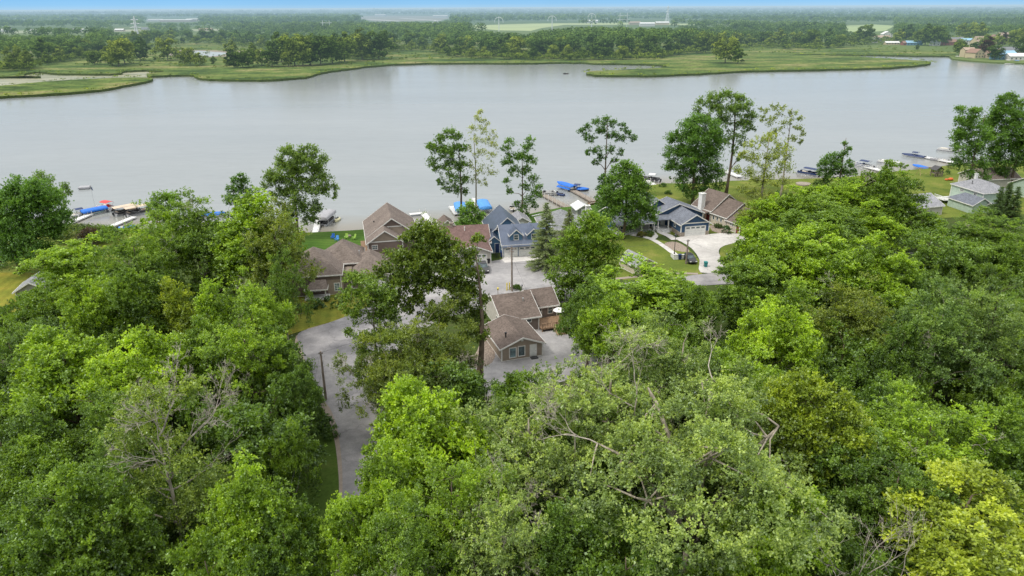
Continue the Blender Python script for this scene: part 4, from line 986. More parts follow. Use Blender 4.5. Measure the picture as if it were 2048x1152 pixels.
    for i in range(14): mb.box(-5.5+i*0.4, 8.2, 1.05, -5.42+i*0.4, 8.28, 1.95)
    mb.box(-5.55, 8.15, 1.95, -5.38, 12.6, 2.03); mb.box(-5.37, 8.15, 1.95, -0.02, 8.3, 2.03); mb.build('deck', M['white'], h)
    h = house('garage', 'long garage with plain light grey roof left of the mint green house', 'garage', 99.5, 174.2, 17, [B(0, 0, 10.5, 9.5, 2.6, 4.6, axis='x')], 's_white', 'r_light'); window(h, 'r', (0, 0, 10.5, 9.5), 4, 1.5, 0.9, 0.9)
    h = house('ranch_house', 'light grey roofed house with skylight behind the mint green house', 'house', 143.0, 189.0, 10, [B(0, 0, 15, 11, 3.0, 5.8, axis='x', hf=0, hb=0)], 's_mint', 'r_light')
    mb = MB(); mb.cbox((3.8, 3.2, 4.75), (1.3, 1.0, 0.15), rx=math.atan2(2.8, 5.5)); mb.build('skylight', M['glass'], h)
    h = house('ranch_house', 'low house with taupe roof tucked behind the roof of the mint green house', 'house', 136.2, 204.0, 10, [B(0, 0, 12, 9, 3.0, 5.2, axis='x')], 's_white', 'r_tan')
    # glimpsed among the left trees
    x, y = at(72, 598); h = house('cottage', 'grey roofed cottage glimpsed through the trees at the left edge', 'house', x-2, y-2, 15, [B(0, 0, 5.2, 5.2, 2.4, 3.9)], 's_grey', 'r_grey'); window(h, 'f', (0, 0, 5.2, 5.2), 2.6, 1.4, 1.1, 1.0)
    x, y = at(545, 520); h = house('bungalow', 'pinkish roofed bungalow glimpsed behind the tall cottonwoods left of the hip roof house', 'house', x-9, y, 5, [B(0, 0, 11, 8, 2.8, 5, axis='x')], 's_white', 'r_tan'); window(h, 'f', (0, 0, 11, 8), 3.5, 1.5, 1.2, 1.1)

def far_houses():
    for k, c in dict(fw=(0.62, 0.60, 0.56), ft=(0.45, 0.36, 0.28), fb=(0.16, 0.30, 0.40), fc=(0.55, 0.46, 0.30), fr=(0.30, 0.12, 0.10)).items(): M[k] = m_plain('far wall '+k, c, 0.8, far=True, var=0.05)
    for k, c in dict(fg=(0.20, 0.21, 0.23), fbr=(0.27, 0.17, 0.13), fta=(0.40, 0.31, 0.24), flb=(0.30, 0.50, 0.66), fwh=(0.75, 0.75, 0.74)).items(): M[k] = m_plain('far roof '+k, c, 0.8, far=True, var=0.1, scale=0.4)
    M['fglass'] = m_plain('far panes', (0.05, 0.06, 0.08), 0.3, far=True)
    S = [  # u, v of the foot, width m, depth, eave, ridge, angle, wall, roof, label
        (1958, 117, 9.5, 10, 4.5, 7, 20, 'fc', 'fbr', 'tan far shore house with steep brown gable roof and balcony'), (1938, 115, 8, 8, 6, 7.5, 0, 'fc', 'fta', 'cream far shore house with two storeys of balconies at the water'),
        (1992, 117, 12, 10, 3.2, 5.5, 10, 'ft', 'fbr', 'low reddish brown roofed house right of the dark purple tree on the far shore'), (2013, 120, 15, 10, 4.5, 6.5, 5, 'fb', 'flb', 'turquoise house with pale blue roof on the far shore'),
        (2036, 121, 13, 9, 3.2, 5, 0, 'fw', 'fwh', 'white roofed pavilion house at the far shore water'), (2030, 110, 22, 10, 3, 6, 0, 'ft', 'fg', 'wide grey roofed house behind the turquoise far shore house'),
        (2005, 108, 20, 9, 3, 5.5, 0, 'fw', 'fg', 'grey roofed house behind the reddish brown roof on the far shore'), (1966, 94, 16, 10, 5, 10, 15, 'fc', 'fta', 'pale tan gable house standing high near the bright round tree'),
        (2012, 87, 18, 12, 5, 11, 30, 'fc', 'fta', 'large cream gable house on the wooded rise at the far right'), (1995, 85, 14, 10, 4, 8, 10, 'fw', 'fbr', 'brown roofed white house left of the large cream gable'),
        (1940, 90, 16, 10, 5, 6.5, 0, 'fw', 'flb', 'pale blue roofed house with dark windows across the far marsh'), (1925, 88, 9, 8, 4.5, 7, 0, 'fw', 'fg', 'narrow white house beside the pale blue roof across the marsh'),
        (1912, 89, 9, 8, 5, 7, 0, 'ft', 'fg', 'narrow grey house with upper deck across the marsh'), (1897, 91, 16, 9, 3.5, 6, 0, 'fr', 'fbr', 'dark red and brown house at the edge of the far marsh'),
        (1872, 92, 8, 7, 3, 5.5, 0, 'fw', 'fwh', 'small white house between trees at the marsh edge'), (1829, 91, 16, 8, 2.8, 4.6, 0, 'fb', 'flb', 'blue roofed bungalow behind the marsh'),
        (1815, 91, 9, 7, 2.6, 4.4, 0, 'fr', 'fbr', 'small dark red house left of the blue roofed bungalow'), (1785, 90, 14, 7, 2.4, 3.6, 0, 'fc', 'fwh', 'pale low house with white roof behind the marsh'),
        (1752, 86, 16, 9, 3, 5.5, 10, 'fw', 'fg', 'grey roofed house leftmost of the marsh edge row'), (1765, 80, 18, 9, 3, 5, 0, 'ft', 'fta', 'taupe roofed house behind the leftmost marsh edge house'), (1775, 76, 12, 9, 5, 8, 0, 'fw', 'fwh', 'white gabled house among trees above the marsh edge row'),
        (1742, 79, 14, 9, 3, 5.5, 0, 'ft', 'fbr', 'brown roofed house beside the trees at the left end of the marsh edge village'),
        (10, 64, 26, 12, 4, 8, 0, 'fw', 'fwh', 'white farmhouse in the clearing at the far left'), (70, 64, 26, 12, 3.5, 6, 0, 'fw', 'fwh', 'long white farm shed in the far left clearing'), (155, 64, 26, 12, 4, 7, 0, 'fw', 'fwh', 'white building beside the tall pylon line clearing'),
        (238, 63, 20, 10, 3.5, 6, 0, 'ft', 'fwh', 'tan building left of the lattice pylon'), (292, 61, 24, 12, 4, 7, 0, 'fw', 'fg', 'white house with grey roof right of the lattice pylon'), (410, 62, 30, 14, 4, 6, 0, 'fc', 'fta', 'tan shed in the small far clearing'),
        (308, 43, 60, 40, 7, 9, 0, 'fw', 'fwh', 'distant white warehouse above the lattice pylon'), (350, 44, 120, 60, 7, 9, 0, 'ft', 'fwh', 'long distant factory with pale roofs'), (385, 42, 60, 50, 7, 9, 0, 'fc', 'fwh', 'distant tan warehouse right of the long factory'),
        (880, 36, 70, 60, 10, 12, 0, 'fw', 'fwh', 'distant white hangar at the airfield'), (760, 33, 60, 50, 10, 12, 0, 'fw', 'fwh', 'distant white building at the left end of the airfield'),
        (1295, 53, 38, 20, 7, 10, 0, 'fw', 'fwh', 'white industrial building near the twin power poles'), (1270, 50, 32, 20, 6, 9, 0, 'fc', 'fta', 'tan building behind the white industrial building'), (1325, 50, 36, 20, 6, 9, 0, 'fc', 'fwh', 'cream building right of the white industrial building'),
        (1183, 46, 40, 20, 6, 9, 0, 'fw', 'fwh', 'white barn at the edge of the pale far field')]
    for (u, v, w, d, ze, zr, ang, wl, rf, lab) in S:
        if w < 35 and u > 1700: w, d, ze, zr = w*1.28, d*1.1, ze*1.2, zr*1.25
        x, y = at(u, v); root = empty('far_house' if w < 35 else 'warehouse', (x, y, 0.2), R(ang), lab, 'house' if w < 35 else 'warehouse')
        W, RF, TR = MB(), MB(), MB(); ax = 'y' if (zr-ze) > 3.3 and w < 20 else 'x'
        block_geo(W, RF, TR, -w/2, 0, w, d, ze, zr, axis=ax, o=0.5)
        W.build('wall', M[wl], root); RF.build('roof', M[rf], root)
        if w < 35:
            n = max(2, int(w/3.5))
            for i in range(n):
                for zz in ([1.5, 4.2] if ze > 4.6 else [1.5]): mb = MB(); obox(mb, *face_frame('f', -w/2, 0, w, d), (i+0.5)*w/n-0.6, (i+0.5)*w/n+0.6, zz-0.6, zz+0.7, -0.01, 0.06); mb.build('window', M['fglass'], root)
# ------------------------------------------------------------------ docks, boats, poles, cars and small things
def ang_of(a, b): return math.atan2(b[1]-a[1], b[0]-a[0])
def dock(label, a, b, w=1.3, mat='dock', posts_h=0.9, post_mat='white', step=3.0, extra=None, group=None):
    """a, b: pixels of the deck ends"""
    pa, pb = at(*a, -0.45), at(*b, -0.45); ln = math.hypot(pb[0]-pa[0], pb[1]-pa[1])
    root = empty('dock', (pa[0], pa[1], 0), ang_of(pa, pb), label, 'dock', group)
    mb = MB(); n = max(2, int(ln/1.5))
    for i in range(n): mb.box(i*ln/n+0.01, -w/2, -0.55, (i+1)*ln/n-0.01, w/2, -0.45)
    for s in (-1, 1): mb.box(0, s*w/2-0.04, -0.75, ln, s*w/2+0.04, -0.47)
    if extra:
        for (x0, y0, x1, y1) in extra: mb.box(ln*0+x0+ln, y0, -0.56, x1+ln, y1, -0.452)
    mb.build('decking', M[mat], root)
    k = int(ln/step)+1
    for i in range(k):
        for s in (-1, 1):
            mb = MB(); mb.tube([(min(i*step+0.2, ln-0.1), s*(w/2+0.06), -1.8), (min(i*step+0.2, ln-0.1), s*(w/2+0.06), -0.45+posts_h)], 0.06, 6)
            mb.build('post', M[post_mat], root)
    return root

def hull_secs(L, W, H, n=9, bow=0.42, z0=-0.25):
    secs = []
    for i in range(n):
        t = i/(n-1); f = 1 - max(0, (t-(1-bow))/bow)**2.0 if t > 1-bow else 1
        w = W/2*max(0.03, f); zt = H + 0.22*t*t; zb = z0 + (0.45*max(0, (t-0.7)/0.3)**2)
        x = -L/2 + L*t
        secs.append([(x, -w, zt), (x, -w*0.96, zt*0.45), (x, -w*0.66, zb+0.1), (x, 0, zb), (x, w*0.66, zb+0.1), (x, w*0.96, zt*0.45), (x, w, zt)])
    return secs
def bimini(mb, fr, x, L, W, z, sag=0.22):
    secs = []
    for i in range(7):
        a = -1+2*i/6; secs.append([(x-L/2, a*W/2, z-sag*a*a), (x+L/2, a*W/2, z-sag*a*a)])
    n = len(secs)
    for i in range(n-1): mb.quad(secs[i][0], secs[i][1], secs[i+1][1], secs[i+1][0]); mb.quad(*[(p[0], p[1], p[2]-0.05) for p in (secs[i][0], secs[i+1][0], secs[i+1][1], secs[i][1])])
    for sx in (-1, 1):
        for s in (-1, 1): fr.tube([(x-sx*L*0.1, s*W/2, 0.6), (x+sx*L/2, s*W/2, z-sag)], 0.03, 5)
def speedboat(name, label, x, y, rz, L=6.2, W=2.3, hull='white', cover=None, top=None, cat='boat', z=WZ, group=None, stripe=None):
    root = empty(name, (x, y, z), rz, label, cat, group)
    mb = MB(); S = hull_secs(L, W, 0.62); mb.loft(S, close=False, capa=True, capb=False)
    # gunwale and foredeck
    top_ = [s[0] for s in S], [s[-1] for s in S]
    for i in range(len(S)-1):
        a, b, c, d = S[i][0], S[i+1][0], S[i+1][-1], S[i][-1]; k = 0.8
        if S[i][0][0] > L*0.16 or i == 0: mb.quad(a, b, c, d)
        else:
            mb.quad(a, b, (b[0], b[1]*k, b[2]), (a[0], a[1]*k, a[2])); mb.quad((d[0], d[1]*k, d[2]), (c[0], c[1]*k, c[2]), c, d)
            mb.quad((a[0], a[1]*k, a[2]), (b[0], b[1]*k, b[2]), (b[0], b[1]*k, 0.15), (a[0], a[1]*k, 0.15)); mb.quad((c[0], c[1]*k, c[2]), (d[0], d[1]*k, d[2]), (d[0], d[1]*k, 0.15), (c[0], c[1]*k, 0.15))
            mb.quad((a[0], a[1]*k, 0.15), (b[0], b[1]*k, 0.15), (c[0], c[1]*k, 0.15), (d[0], d[1]*k, 0.15))
    mb.build('hull', M[hull], root, smooth=False)
    if stripe:
        mb = MB()
        for s in (0, -1):
            for i in range(len(S)-1):
                a, b = S[i][s], S[i+1][s]; o = -0.015 if s == 0 else 0.015
                q = [(a[0], a[1]*1.0+o, a[2]-0.12), (b[0], b[1]+o, b[2]-0.12), (b[0], b[1]+o, b[2]-0.3), (a[0], a[1]+o, a[2]-0.3)]; mb.poly(q if s == 0 else q[::-1])
        mb.build('stripe', M[stripe], root)
    if cover:
        mb = MB(); secs = []
        for i, s in enumerate(S):
            x_ = s[0][0]; w = abs(s[0][1]); hz = 0.62+0.22*(i/8)**2; h = 0.45*math.sin(math.pi*min(1, max(0.05, i/8.2)))**0.7
            secs.append([(x_*1.02, -w-0.06, hz-0.22), (x_*1.02, -w-0.03, hz+0.03), (x_*1.02, -w*0.45, hz+h*0.8), (x_*1.02, 0, hz+h), (x_*1.02, w*0.45, hz+h*0.8), (x_*1.02, w+0.03, hz+0.03), (x_*1.02, w+0.06, hz-0.22)])
        mb.loft(secs, close=False); mb.build('cover', M[cover], root, smooth=True)
    else:
        mb = MB(); 
        for s in (-1, 1): mb = MB(); mb.cbox((L*0.0, s*W*0.22, 0.45), (0.5, 0.5, 0.45)); mb.build('seat', M['cream'], root)
        mb = MB(); mb.cbox((-L*0.32, 0, 0.42), (0.55, W*0.72, 0.42)); mb.build('seat', M['cream'], root)
        mb = MB(); mb.loft([[(L*0.1, -W*0.38, 0.7), (L*0.1, W*0.38, 0.7)], [(L*0.05, -W*0.34, 1.15), (L*0.05, W*0.34, 1.15)]], close=False, capa=False, capb=False); mb.build('windshield', M['glass'], root)
    if top:
        mb, fr = MB(), MB(); bimini(mb, fr, -L*0.08, 1.9, W*0.85, 2.0); mb.build('bimini_top', M[top], root); fr.build('frame', M['alu'], root)
    mb = MB(); mb.cbox((-L/2-0.25, 0, 0.55), (0.45, 0.42, 0.6)); mb.cbox((-L/2-0.2, 0, 0.0), (0.2, 0.15, 0.7)); mb.build('outboard_motor', M['black'], root, bevel=0.05)
    return root
def pontoon(label, x, y, rz, L=7.0, W=2.5, fence='white', top=None, topl=2.6, seat='cream', z=WZ, trimc='navy', group=None, name='pontoon_boat', topz=2.45):
    root = empty(name, (x, y, z), rz, label, 'pontoon boat', group)
    for s in (-1, 1):
        mb = MB(); mb.tube([(-L/2, s*W*0.33, 0.08), (L/2-0.7, s*W*0.33, 0.08), (L/2-0.25, s*W*0.33, 0.16), (L/2, s*W*0.33, 0.3)], [0.32, 0.32, 0.24, 0.04], 10); mb.build('pontoon', M['alu'], root, smooth=True)
    mb = MB(); mb.box(-L/2, -W/2, 0.42, L/2-0.15, W/2, 0.52); mb.build('deck', M['grey'], root)
    mb = MB(); a, b, w = -L/2+0.5, L/2-0.6, W/2-0.06
    for (x0, y0, x1, y1) in ((a, -w, b, -w+0.04), (a, w-0.04, b, w), (a, -w, a+0.04, w), (b-0.04, -w, b, -0.35), (b-0.04, 0.35, b, w)): mb.box(x0, y0, 0.53, x1, y1, 1.12)
    mb.build('fence', M[fence], root)
    mb = MB()
    for s in (-1, 1): mb.box(a, s*(w+0.012)-0.01, 0.72, b, s*(w+0.012)+0.01, 0.9)
    mb.build('stripe', M[trimc], root)
    mb = MB()
    for s in (-1, 1): mb = MB(); mb.box(L*0.1, s*w*0.95-(0.55 if s > 0 else 0), 0.53, L*0.36, s*w*0.95+(0.55 if s < 0 else 0), 0.95); mb.build('seat', M[seat], root, bevel=0.04)
    mb = MB(); mb.box(a+0.15, -w*0.9, 0.53, a+0.6, w*0.9, 1.0); mb.build('seat', M[seat], root, bevel=0.04)
    mb = MB(); mb.box(-0.3, -w*0.8, 0.53, 0.25, -w*0.25, 1.35); mb.build('console', M[trimc], root, bevel=0.04)
    if top:
        mb, fr = MB(), MB(); bimini(mb, fr, -L*0.12, topl, W*0.95, topz); mb.build('bimini_top', M[top], root); fr.build('frame', M['alu'], root)
    mb = MB(); mb.cbox((-L/2-0.2, 0, 0.75), (0.45, 0.4, 0.65)); mb.cbox((-L/2-0.15, 0, 0.2), (0.2, 0.15, 0.7)); mb.build('outboard_motor', M['black'], root, bevel=0.05)
    return root
def boat_lift(label, x, y, rz, L=7.0, W=3.0, z=2.0, mat='skyblue', skirt=0.5, group=None):
    root = empty('boat_lift', (x, y, WZ), rz, label, 'boat lift', group)
    mb = MB()
    for sx in (-1, 1):
        for s in (-1, 1): mb.tube([(sx*L*0.36, s*W/2, -0.8), (sx*L*0.36, s*W/2, z)], 0.07, 6)
        mb.box(sx*L*0.36-0.06, -W/2, 0.0, sx*L*0.36+0.06, W/2, 0.12)
    for s in (-1, 1): mb.box(-L*0.4, s*W/2-0.05, 0.05, L*0.4, s*W/2+0.05, 0.17)
    mb.build('frame', M['alu'], root)
    mb = MB(); P = [(-1, -skirt), (-1, 0), (-0.86, 0.22), (-0.45, 0.42), (0, 0.48), (0.45, 0.42), (0.86, 0.22), (1, 0), (1, -skirt)]
    secs = []
    for t, k in ((-0.5, 0.8), (-0.47, 0.98), (-0.2, 1.0), (0.2, 1.0), (0.47, 0.98), (0.5, 0.8)):
        secs.append([(L*t, a*W/2*(1.03), z + b*k if b > 0 else z + b) for a, b in P])
    mb.loft(secs, close=False); mb.build('canopy', M[mat], root, smooth=True)
    return root
def jetski(label, x, y, rz, mat='paleyellow', z=WZ):
    root = empty('jet_ski', (x, y, z), rz, label, 'jet ski'); mb = MB(); mb.loft(hull_secs(3.1, 1.15, 0.4, bow=0.6), close=False, capb=False)
    S = hull_secs(3.1, 1.15, 0.4, bow=0.6); mb.loft([[s[0], (s[0][0], s[0][1]*0.4, s[0][2]+0.22), (s[0][0], -s[0][1]*0.4, s[0][2]+0.22), s[-1]] for s in S], close=False); mb.build('hull', M[mat], root)
    mb = MB(); mb.cbox((-0.45, 0, 0.72), (1.3, 0.4, 0.28)); mb.build('seat', M['charcoal'], root, bevel=0.06)
    mb = MB(); mb.tube([(0.35, -0.38, 1.02), (0.42, 0, 0.95), (0.35, 0.38, 1.02)], 0.035, 6); mb.tube([(0.42, 0, 0.6), (0.42, 0, 0.96)], 0.06, 6); mb.build('handlebar', M['black'], root)

def car(label, x, y, rz, paint='charcoal', L=4.7, W=1.85, H=1.5, truck=False):
    root = empty('parked_car', (x, y, 0.07), rz, label, 'car')
    def sec(xx, w, z0, z1): return [(xx, -w/2, z0), (xx, -w/2*1.02, (z0+z1)/2), (xx, -w/2*0.93, z1), (xx, w/2*0.93, z1), (xx, w/2*1.02, (z0+z1)/2), (xx, w/2, z0)]
    mb = MB(); prof = [(-0.5, 0.86, 0.38, 0.78), (-0.485, 0.95, 0.3, 0.95), (-0.3, 1.0, 0.26, 0.98), (0.0, 1.0, 0.26, 0.96), (0.22, 1.0, 0.26, 0.93), (0.42, 0.96, 0.28, 0.80), (0.49, 0.86, 0.32, 0.66), (0.5, 0.8, 0.36, 0.58)]
    mb.loft([sec(L*t, W*k, a, b) for t, k, a, b in prof]); mb.build('body', M[paint], root, bevel=0.04)
    mb = MB(); cb = [(-0.46, 0.86, 0.93, 1.0), (-0.36, 0.74, 0.93, H-0.05), (-0.12, 0.74, 0.93, H), (0.05, 0.74, 0.93, H-0.04), (0.21, 0.84, 0.91, 0.95)]
    mb.loft([[(L*t, -W*0.46, a), (L*t, -W*k/2, b), (L*t, W*k/2, b), (L*t, W*0.46, a)] for t, k, a, b in cb]); mb.build('windows', M['glass'], root)
    mb = MB(); mb.loft([[(L*t, -W*0.35, H-0.03+q), (L*t, -W*0.33, H+0.02+q), (L*t, W*0.33, H+0.02+q), (L*t, W*0.35, H-0.03+q)] for t, q in ((-0.35, -0.02), (-0.12, 0.02), (0.03, -0.01))]); mb.build('roof_panel', M[paint], root)
    for sx in (-0.31, 0.31):
        for s in (-1, 1):
            mb = MB(); yy = s*W*0.47; mb.tube([(L*sx, yy-0.1, 0.32), (L*sx, yy+0.1, 0.32)], 0.33, 14); w = mb.build('wheel', M['dark'], root)
            mb = MB(); mb.tube([(L*sx, yy+s*0.095, 0.32), (L*sx, yy+s*0.115, 0.32)], 0.2, 10); mb.build('rim', M['alu'], w)
    for s in (-1, 1):
        mb = MB(); mb.cbox((L*0.485, s*W*0.34, 0.64), (0.12, 0.36, 0.13)); mb.build('headlight', M['white'], root)
        mb = MB(); mb.cbox((-L*0.493, s*W*0.37, 0.8), (0.08, 0.28, 0.16)); mb.build('tail_light', M['red'], root)
        mb = MB(); mb.cbox((L*0.17, s*W*0.54, 1.0), (0.12, 0.18, 0.12)); mb.build('mirror', M[paint], root)
    return root

def utility_pole(label, x, y, h, arms=((0.3, 1.2),), rz=0, transformer=False, lamp=False, group=None):
    root = empty('utility_pole', (x, y, 0), rz, label, 'utility pole', group)
    mb = MB(); mb.tube([(0, 0, -0.3), (0, 0, h*0.5), (0, 0, h)], [0.19, 0.16, 0.12], 8); mb.build('pole', M['pole'], root)
    for dz, w in arms:
        mb = MB(); mb.box(-w, -0.16, h-dz-0.06, w, -0.05, h-dz+0.06)
        a = mb.build('crossarm', M['pole'], root)
        mb = MB()
        for q in (-0.9, -0.45, 0.5, 0.9): mb.tube([(w*q, -0.1, h-dz+0.06), (w*q, -0.1, h-dz+0.24)], 0.045, 6)
        mb.build('insulators', M['grey'], a)
    if transformer: mb = MB(); mb.tube([(0.32, 0, h-2.2), (0.32, 0, h-1.3)], 0.25, 10); mb.build('transformer', M['grey'], root)
    return root
def wire(label, a, b, sag=1.0, r=0.018, group='overhead wires'):
    a, b = Vector(a), Vector(b); n = 14; mb = MB()
    mb.tube([a.lerp(b, i/n) - Vector((0, 0, sag*4*(i/n)*(1-i/n))) for i in range(n+1)], r, 4, False)
    return tag(mb.build('overhead_wire', M['charcoal']), label, 'wire', group)

def bin_(name, label, x, y, mat, rz=0, cat='trash bin'):
    root = empty(name, (x, y, 0.07), rz, label, cat)
    mb = MB(); mb.loft([[(-.26, -.3, .05), (.26, -.3, .05), (.26, .3, .05), (-.26, .3, .05)], [(-.33, -.38, 1.0), (.33, -.38, 1.0), (.33, .38, 1.0), (-.33, .38, 1.0)]]); mb.build('body', M[mat], root)
    mb = MB(); mb.cbox((0, -0.02, 1.05), (0.74, 0.86, 0.1)); mb.build('lid', M[mat], root, bevel=0.03)
    for s in (-1, 1): mb = MB(); mb.tube([(s*0.24, 0.33, 0.12), (s*0.32, 0.33, 0.12)], 0.12, 8); mb.build('wheel', M['dark'], root)
def chair(label, x, y, rz, mat, group=None):
    root = empty('lawn_chair', (x, y, 0.02), rz, label, 'lawn chair', group)
    mb = MB()
    mb.cbox((0, 0, 0.36), (0.6, 0.62, 0.06), rx=R(-12)); mb.build('seat', M[mat], root)
    mb = MB()
    for i in range(5): mb.cbox((-0.26+0.13*i, 0.40, 0.78), (0.11, 0.04, 0.95-0.05*abs(i-2)), rx=R(-22))
    mb.build('backrest', M[mat], root)
    for s in (-1, 1):
        mb = MB(); mb.cbox((s*0.37, 0.02, 0.60), (0.14, 0.75, 0.04)); mb.build('armrest', M[mat], root)
        mb = MB(); mb.cbox((s*0.34, -0.28, 0.3), (0.05, 0.1, 0.6)); mb.cbox((s*0.34, 0.3, 0.3), (0.05, 0.1, 0.6)); mb.build('leg', M[mat], root)

def things():
    A = at
    wp = lambda u, v, z=WZ: at(u, v, z)
    # docks
    dock('white dock beside the blue covered boat lift at the left', (132, 448), (181, 427), 1.5)
    dock('white dock leading to the tan covered pontoon boats', (206, 458), (268, 433), 1.5)
    dock('short pale dock section lying across the lawn edge by the blue dinghy', (234, 469), (256, 459), 0.9, posts_h=0.05)
    dock('narrow white dock beside the grey covered boat lift', (630, 466), (638, 434), 1.4)
    dock('white L-shaped dock right of the tall brown gable house', (866, 449), (845, 424), 1.5, extra=[(-1.6, 0.6, 0.0, 3.6)])
    dock('white dock behind the leaning lakeside tree', (915, 428), (903, 412), 1.6)
    dock('white dock beside the sky blue covered lift', (955, 412), (948, 396), 1.2)
    dock('long wooden dock lined with white posts beside the white roofed boathouse', (1138, 415), (1080, 385), 1.9, 'wood', 1.3, 'white', 2.6)
    dock('grey plank dock leading out to the blue covered boat', (1187, 402), (1141, 377), 1.7, 'wood', 0.5, 'wood', 3.4)
    dock('white dock showing right of the dense round tree', (1311, 371), (1288, 358), 1.8)
    dock('white dock between the trunks of the tall lakeside trees', (1480, 353), (1442, 338), 1.8)
    dock('white dock with boats left of the dark green round tree', (1765, 341), (1706, 326), 1.8)
    dock('long white dock reaching to the navy covered boat', (1915, 326), (1838, 311), 1.9, posts_h=0.4)
    # boats
    x, y = wp(163, 430); speedboat('bowrider_boat', 'white bowrider with tall navy bimini frame beside the left white dock', x, y, R(50), 5.6, 2.2, top='navy')
    x, y = wp(190, 428); boat_lift('boat lift with bright blue canopy beside the left white dock', x, y, R(50), 6.2, 2.6, 1.3, 'blue', 0.3); speedboat('covered_boat', 'pale fishing boat under the bright blue canopy', x+0.2, y, R(50), 5.6, 2.1, stripe='teal')
    x, y = wp(213, 419); pontoon('white pontoon boat with red bimini top', x, y, R(150), 6.2, 2.4, top='red', topl=3.2, trimc='red')
    x, y = wp(256, 427); pontoon('pontoon boat with wide tan top at the left end of the second dock', x, y, R(50), 7.0, 2.6, fence='charcoal', top='tan', topl=5.8, seat='tan', trimc='black')
    x, y = wp(279, 428); pontoon('pontoon boat with tan top partly behind the leafy branch', x, y, R(50), 7.0, 2.6, fence='charcoal', top='tan', topl=5.8, seat='tan', trimc='black')
    x, y = wp(170, 377); mb = MB(); mb.box(-1.5, -1.3, 0.15, 1.5, 1.3, 0.62); r_ = empty('swim_raft', (x, y, WZ), R(15), 'grey swim raft floating alone off the left docks', 'raft'); mb.build('platform', M['grey'], r_)
    mb = MB()
    for s in (-1, 1): mb.tube([(-1.4, s*0.9, 0.05), (1.4, s*0.9, 0.05)], 0.26, 8)
    mb.build('float', M['charcoal'], r_)
    mb = MB(); mb.tube([(1.55, -0.25, -0.3), (1.55, -0.25, 1.0)], 0.03, 5); mb.tube([(1.55, 0.25, -0.3), (1.55, 0.25, 1.0)], 0.03, 5); mb.build('ladder', M['alu'], r_)
    x, y = wp(429, 432); speedboat('covered_boat', 'blue covered boat glimpsed above the cottonwood crowns', x, y, R(10), 6, 2.3, cover='blue')
    x, y = wp(652, 446); boat_lift('boat lift with rounded grey canopy at the narrow white dock', x, y, R(85), 7.5, 3.2, 2.3, 'grey', 0.55); pontoon('dark pontoon boat under the rounded grey canopy', x, y, R(265), 7.0, 2.5, fence='charcoal', seat='charcoal', trimc='black')
    x, y = wp(674, 442); jetski('pale yellow jet ski moored right of the grey canopy', x, y, R(265))
    x, y = wp(921, 424); boat_lift('boat lift with sky blue canopy behind the leaning lakeside tree', x, y, R(98), 7.2, 3.0, 1.6, 'skyblue', 0.4)
    x, y = wp(968, 420); boat_lift('boat lift with sky blue canopy standing clear right of the pale trunk', x, y, R(100), 7.8, 3.2, 1.7, 'skyblue', 0.5); speedboat('covered_boat', 'white boat hanging under the clear sky blue canopy', x, y, R(280), 6.0, 2.2)
    x, y = wp(1024, 420); speedboat('fishing_boat', 'small grey fishing boat tied by the slender lakeside tree', x, y, R(100), 4.4, 1.7, hull='grey')
    x, y = wp(1090, 391); pontoon('white pontoon boat at the outer end of the post lined dock', x, y, R(195), 7.0, 2.6, seat='charcoal', trimc='black')
    x, y = wp(1131, 380); boat_lift('low boat lift cradling the bright blue covered boat', x, y, R(130), 5.4, 2.4, 0.75, 'blue', 0.1)
    x, y = wp(1131, 380); speedboat('covered_boat', 'boat under a long bright blue cover at the end of the grey dock', x, y+0.3, R(130), 7.0, 2.6, cover='blue', z=0.1)
    x, y = wp(1158, 381); speedboat('covered_boat', 'smaller boat under a deep blue cover with raised tower', x, y, R(-20), 6.0, 2.4, cover='blue', top='navy', hull='charcoal')
    x, y = wp(1119, 391); jetski('dark navy jet ski between the two wooden docks', x, y, R(150), 'navy')
    x, y = wp(1300, 362); pontoon('pontoon boat with dark seats and white top right of the dense round tree', x, y, R(150), 6.5, 2.5, fence='charcoal', top='white', topl=2.0, seat='charcoal', trimc='black')
    x, y = wp(1616, 350); pontoon('navy pontoon boat with navy top left of the bushy shore tree', x, y, R(128), 7.5, 2.6, fence='navy', top='navy', topl=4.5, trimc='navy')
    x, y = wp(1724, 334); pontoon('white and navy pontoon boat with navy top right of the bushy shore tree', x, y, R(122), 8.0, 2.6, fence='white', top='navy', topl=3.2, trimc='navy', seat='navy')
    x, y = wp(1778, 328); pontoon('all white pontoon boat moored off the shore without a top', x, y, R(128), 8.0, 2.6, seat='white', trimc='white')
    x, y = wp(1826, 314); speedboat('covered_boat', 'boat under a navy cover with bimini frame at the end of the long white dock', x, y, R(135), 7.6, 2.8, cover='navy', top='navy')
    x, y = wp(1877, 322); speedboat('fishing_boat', 'small open fishing boat tied midway along the long white dock', x, y, R(140), 5.5, 1.8, hull='grey')
    x, y = wp(1897, 303); pontoon('white pontoon boat with short black top far right beyond the long dock', x, y, R(138), 8.0, 2.7, top='black', topl=1.6, trimc='grey')
    x, y = wp(1840, 339); speedboat('covered_boat', 'boat under a bright blue cover beached left of the dark play hut', x, y, R(120), 5.5, 2.2, cover='blue', z=-0.6)
    x, y = wp(1131, 148); speedboat('speedboat', 'tiny dark speedboat far out in the lake bay', x, y, R(200), 4.2, 1.7, hull='charcoal')
    x, y = wp(256, 463.5); speedboat('dinghy', 'upturned pale blue dinghy resting on the lawn edge', x, y, R(20), 3.8, 1.5, hull='skyblue', z=-0.3)
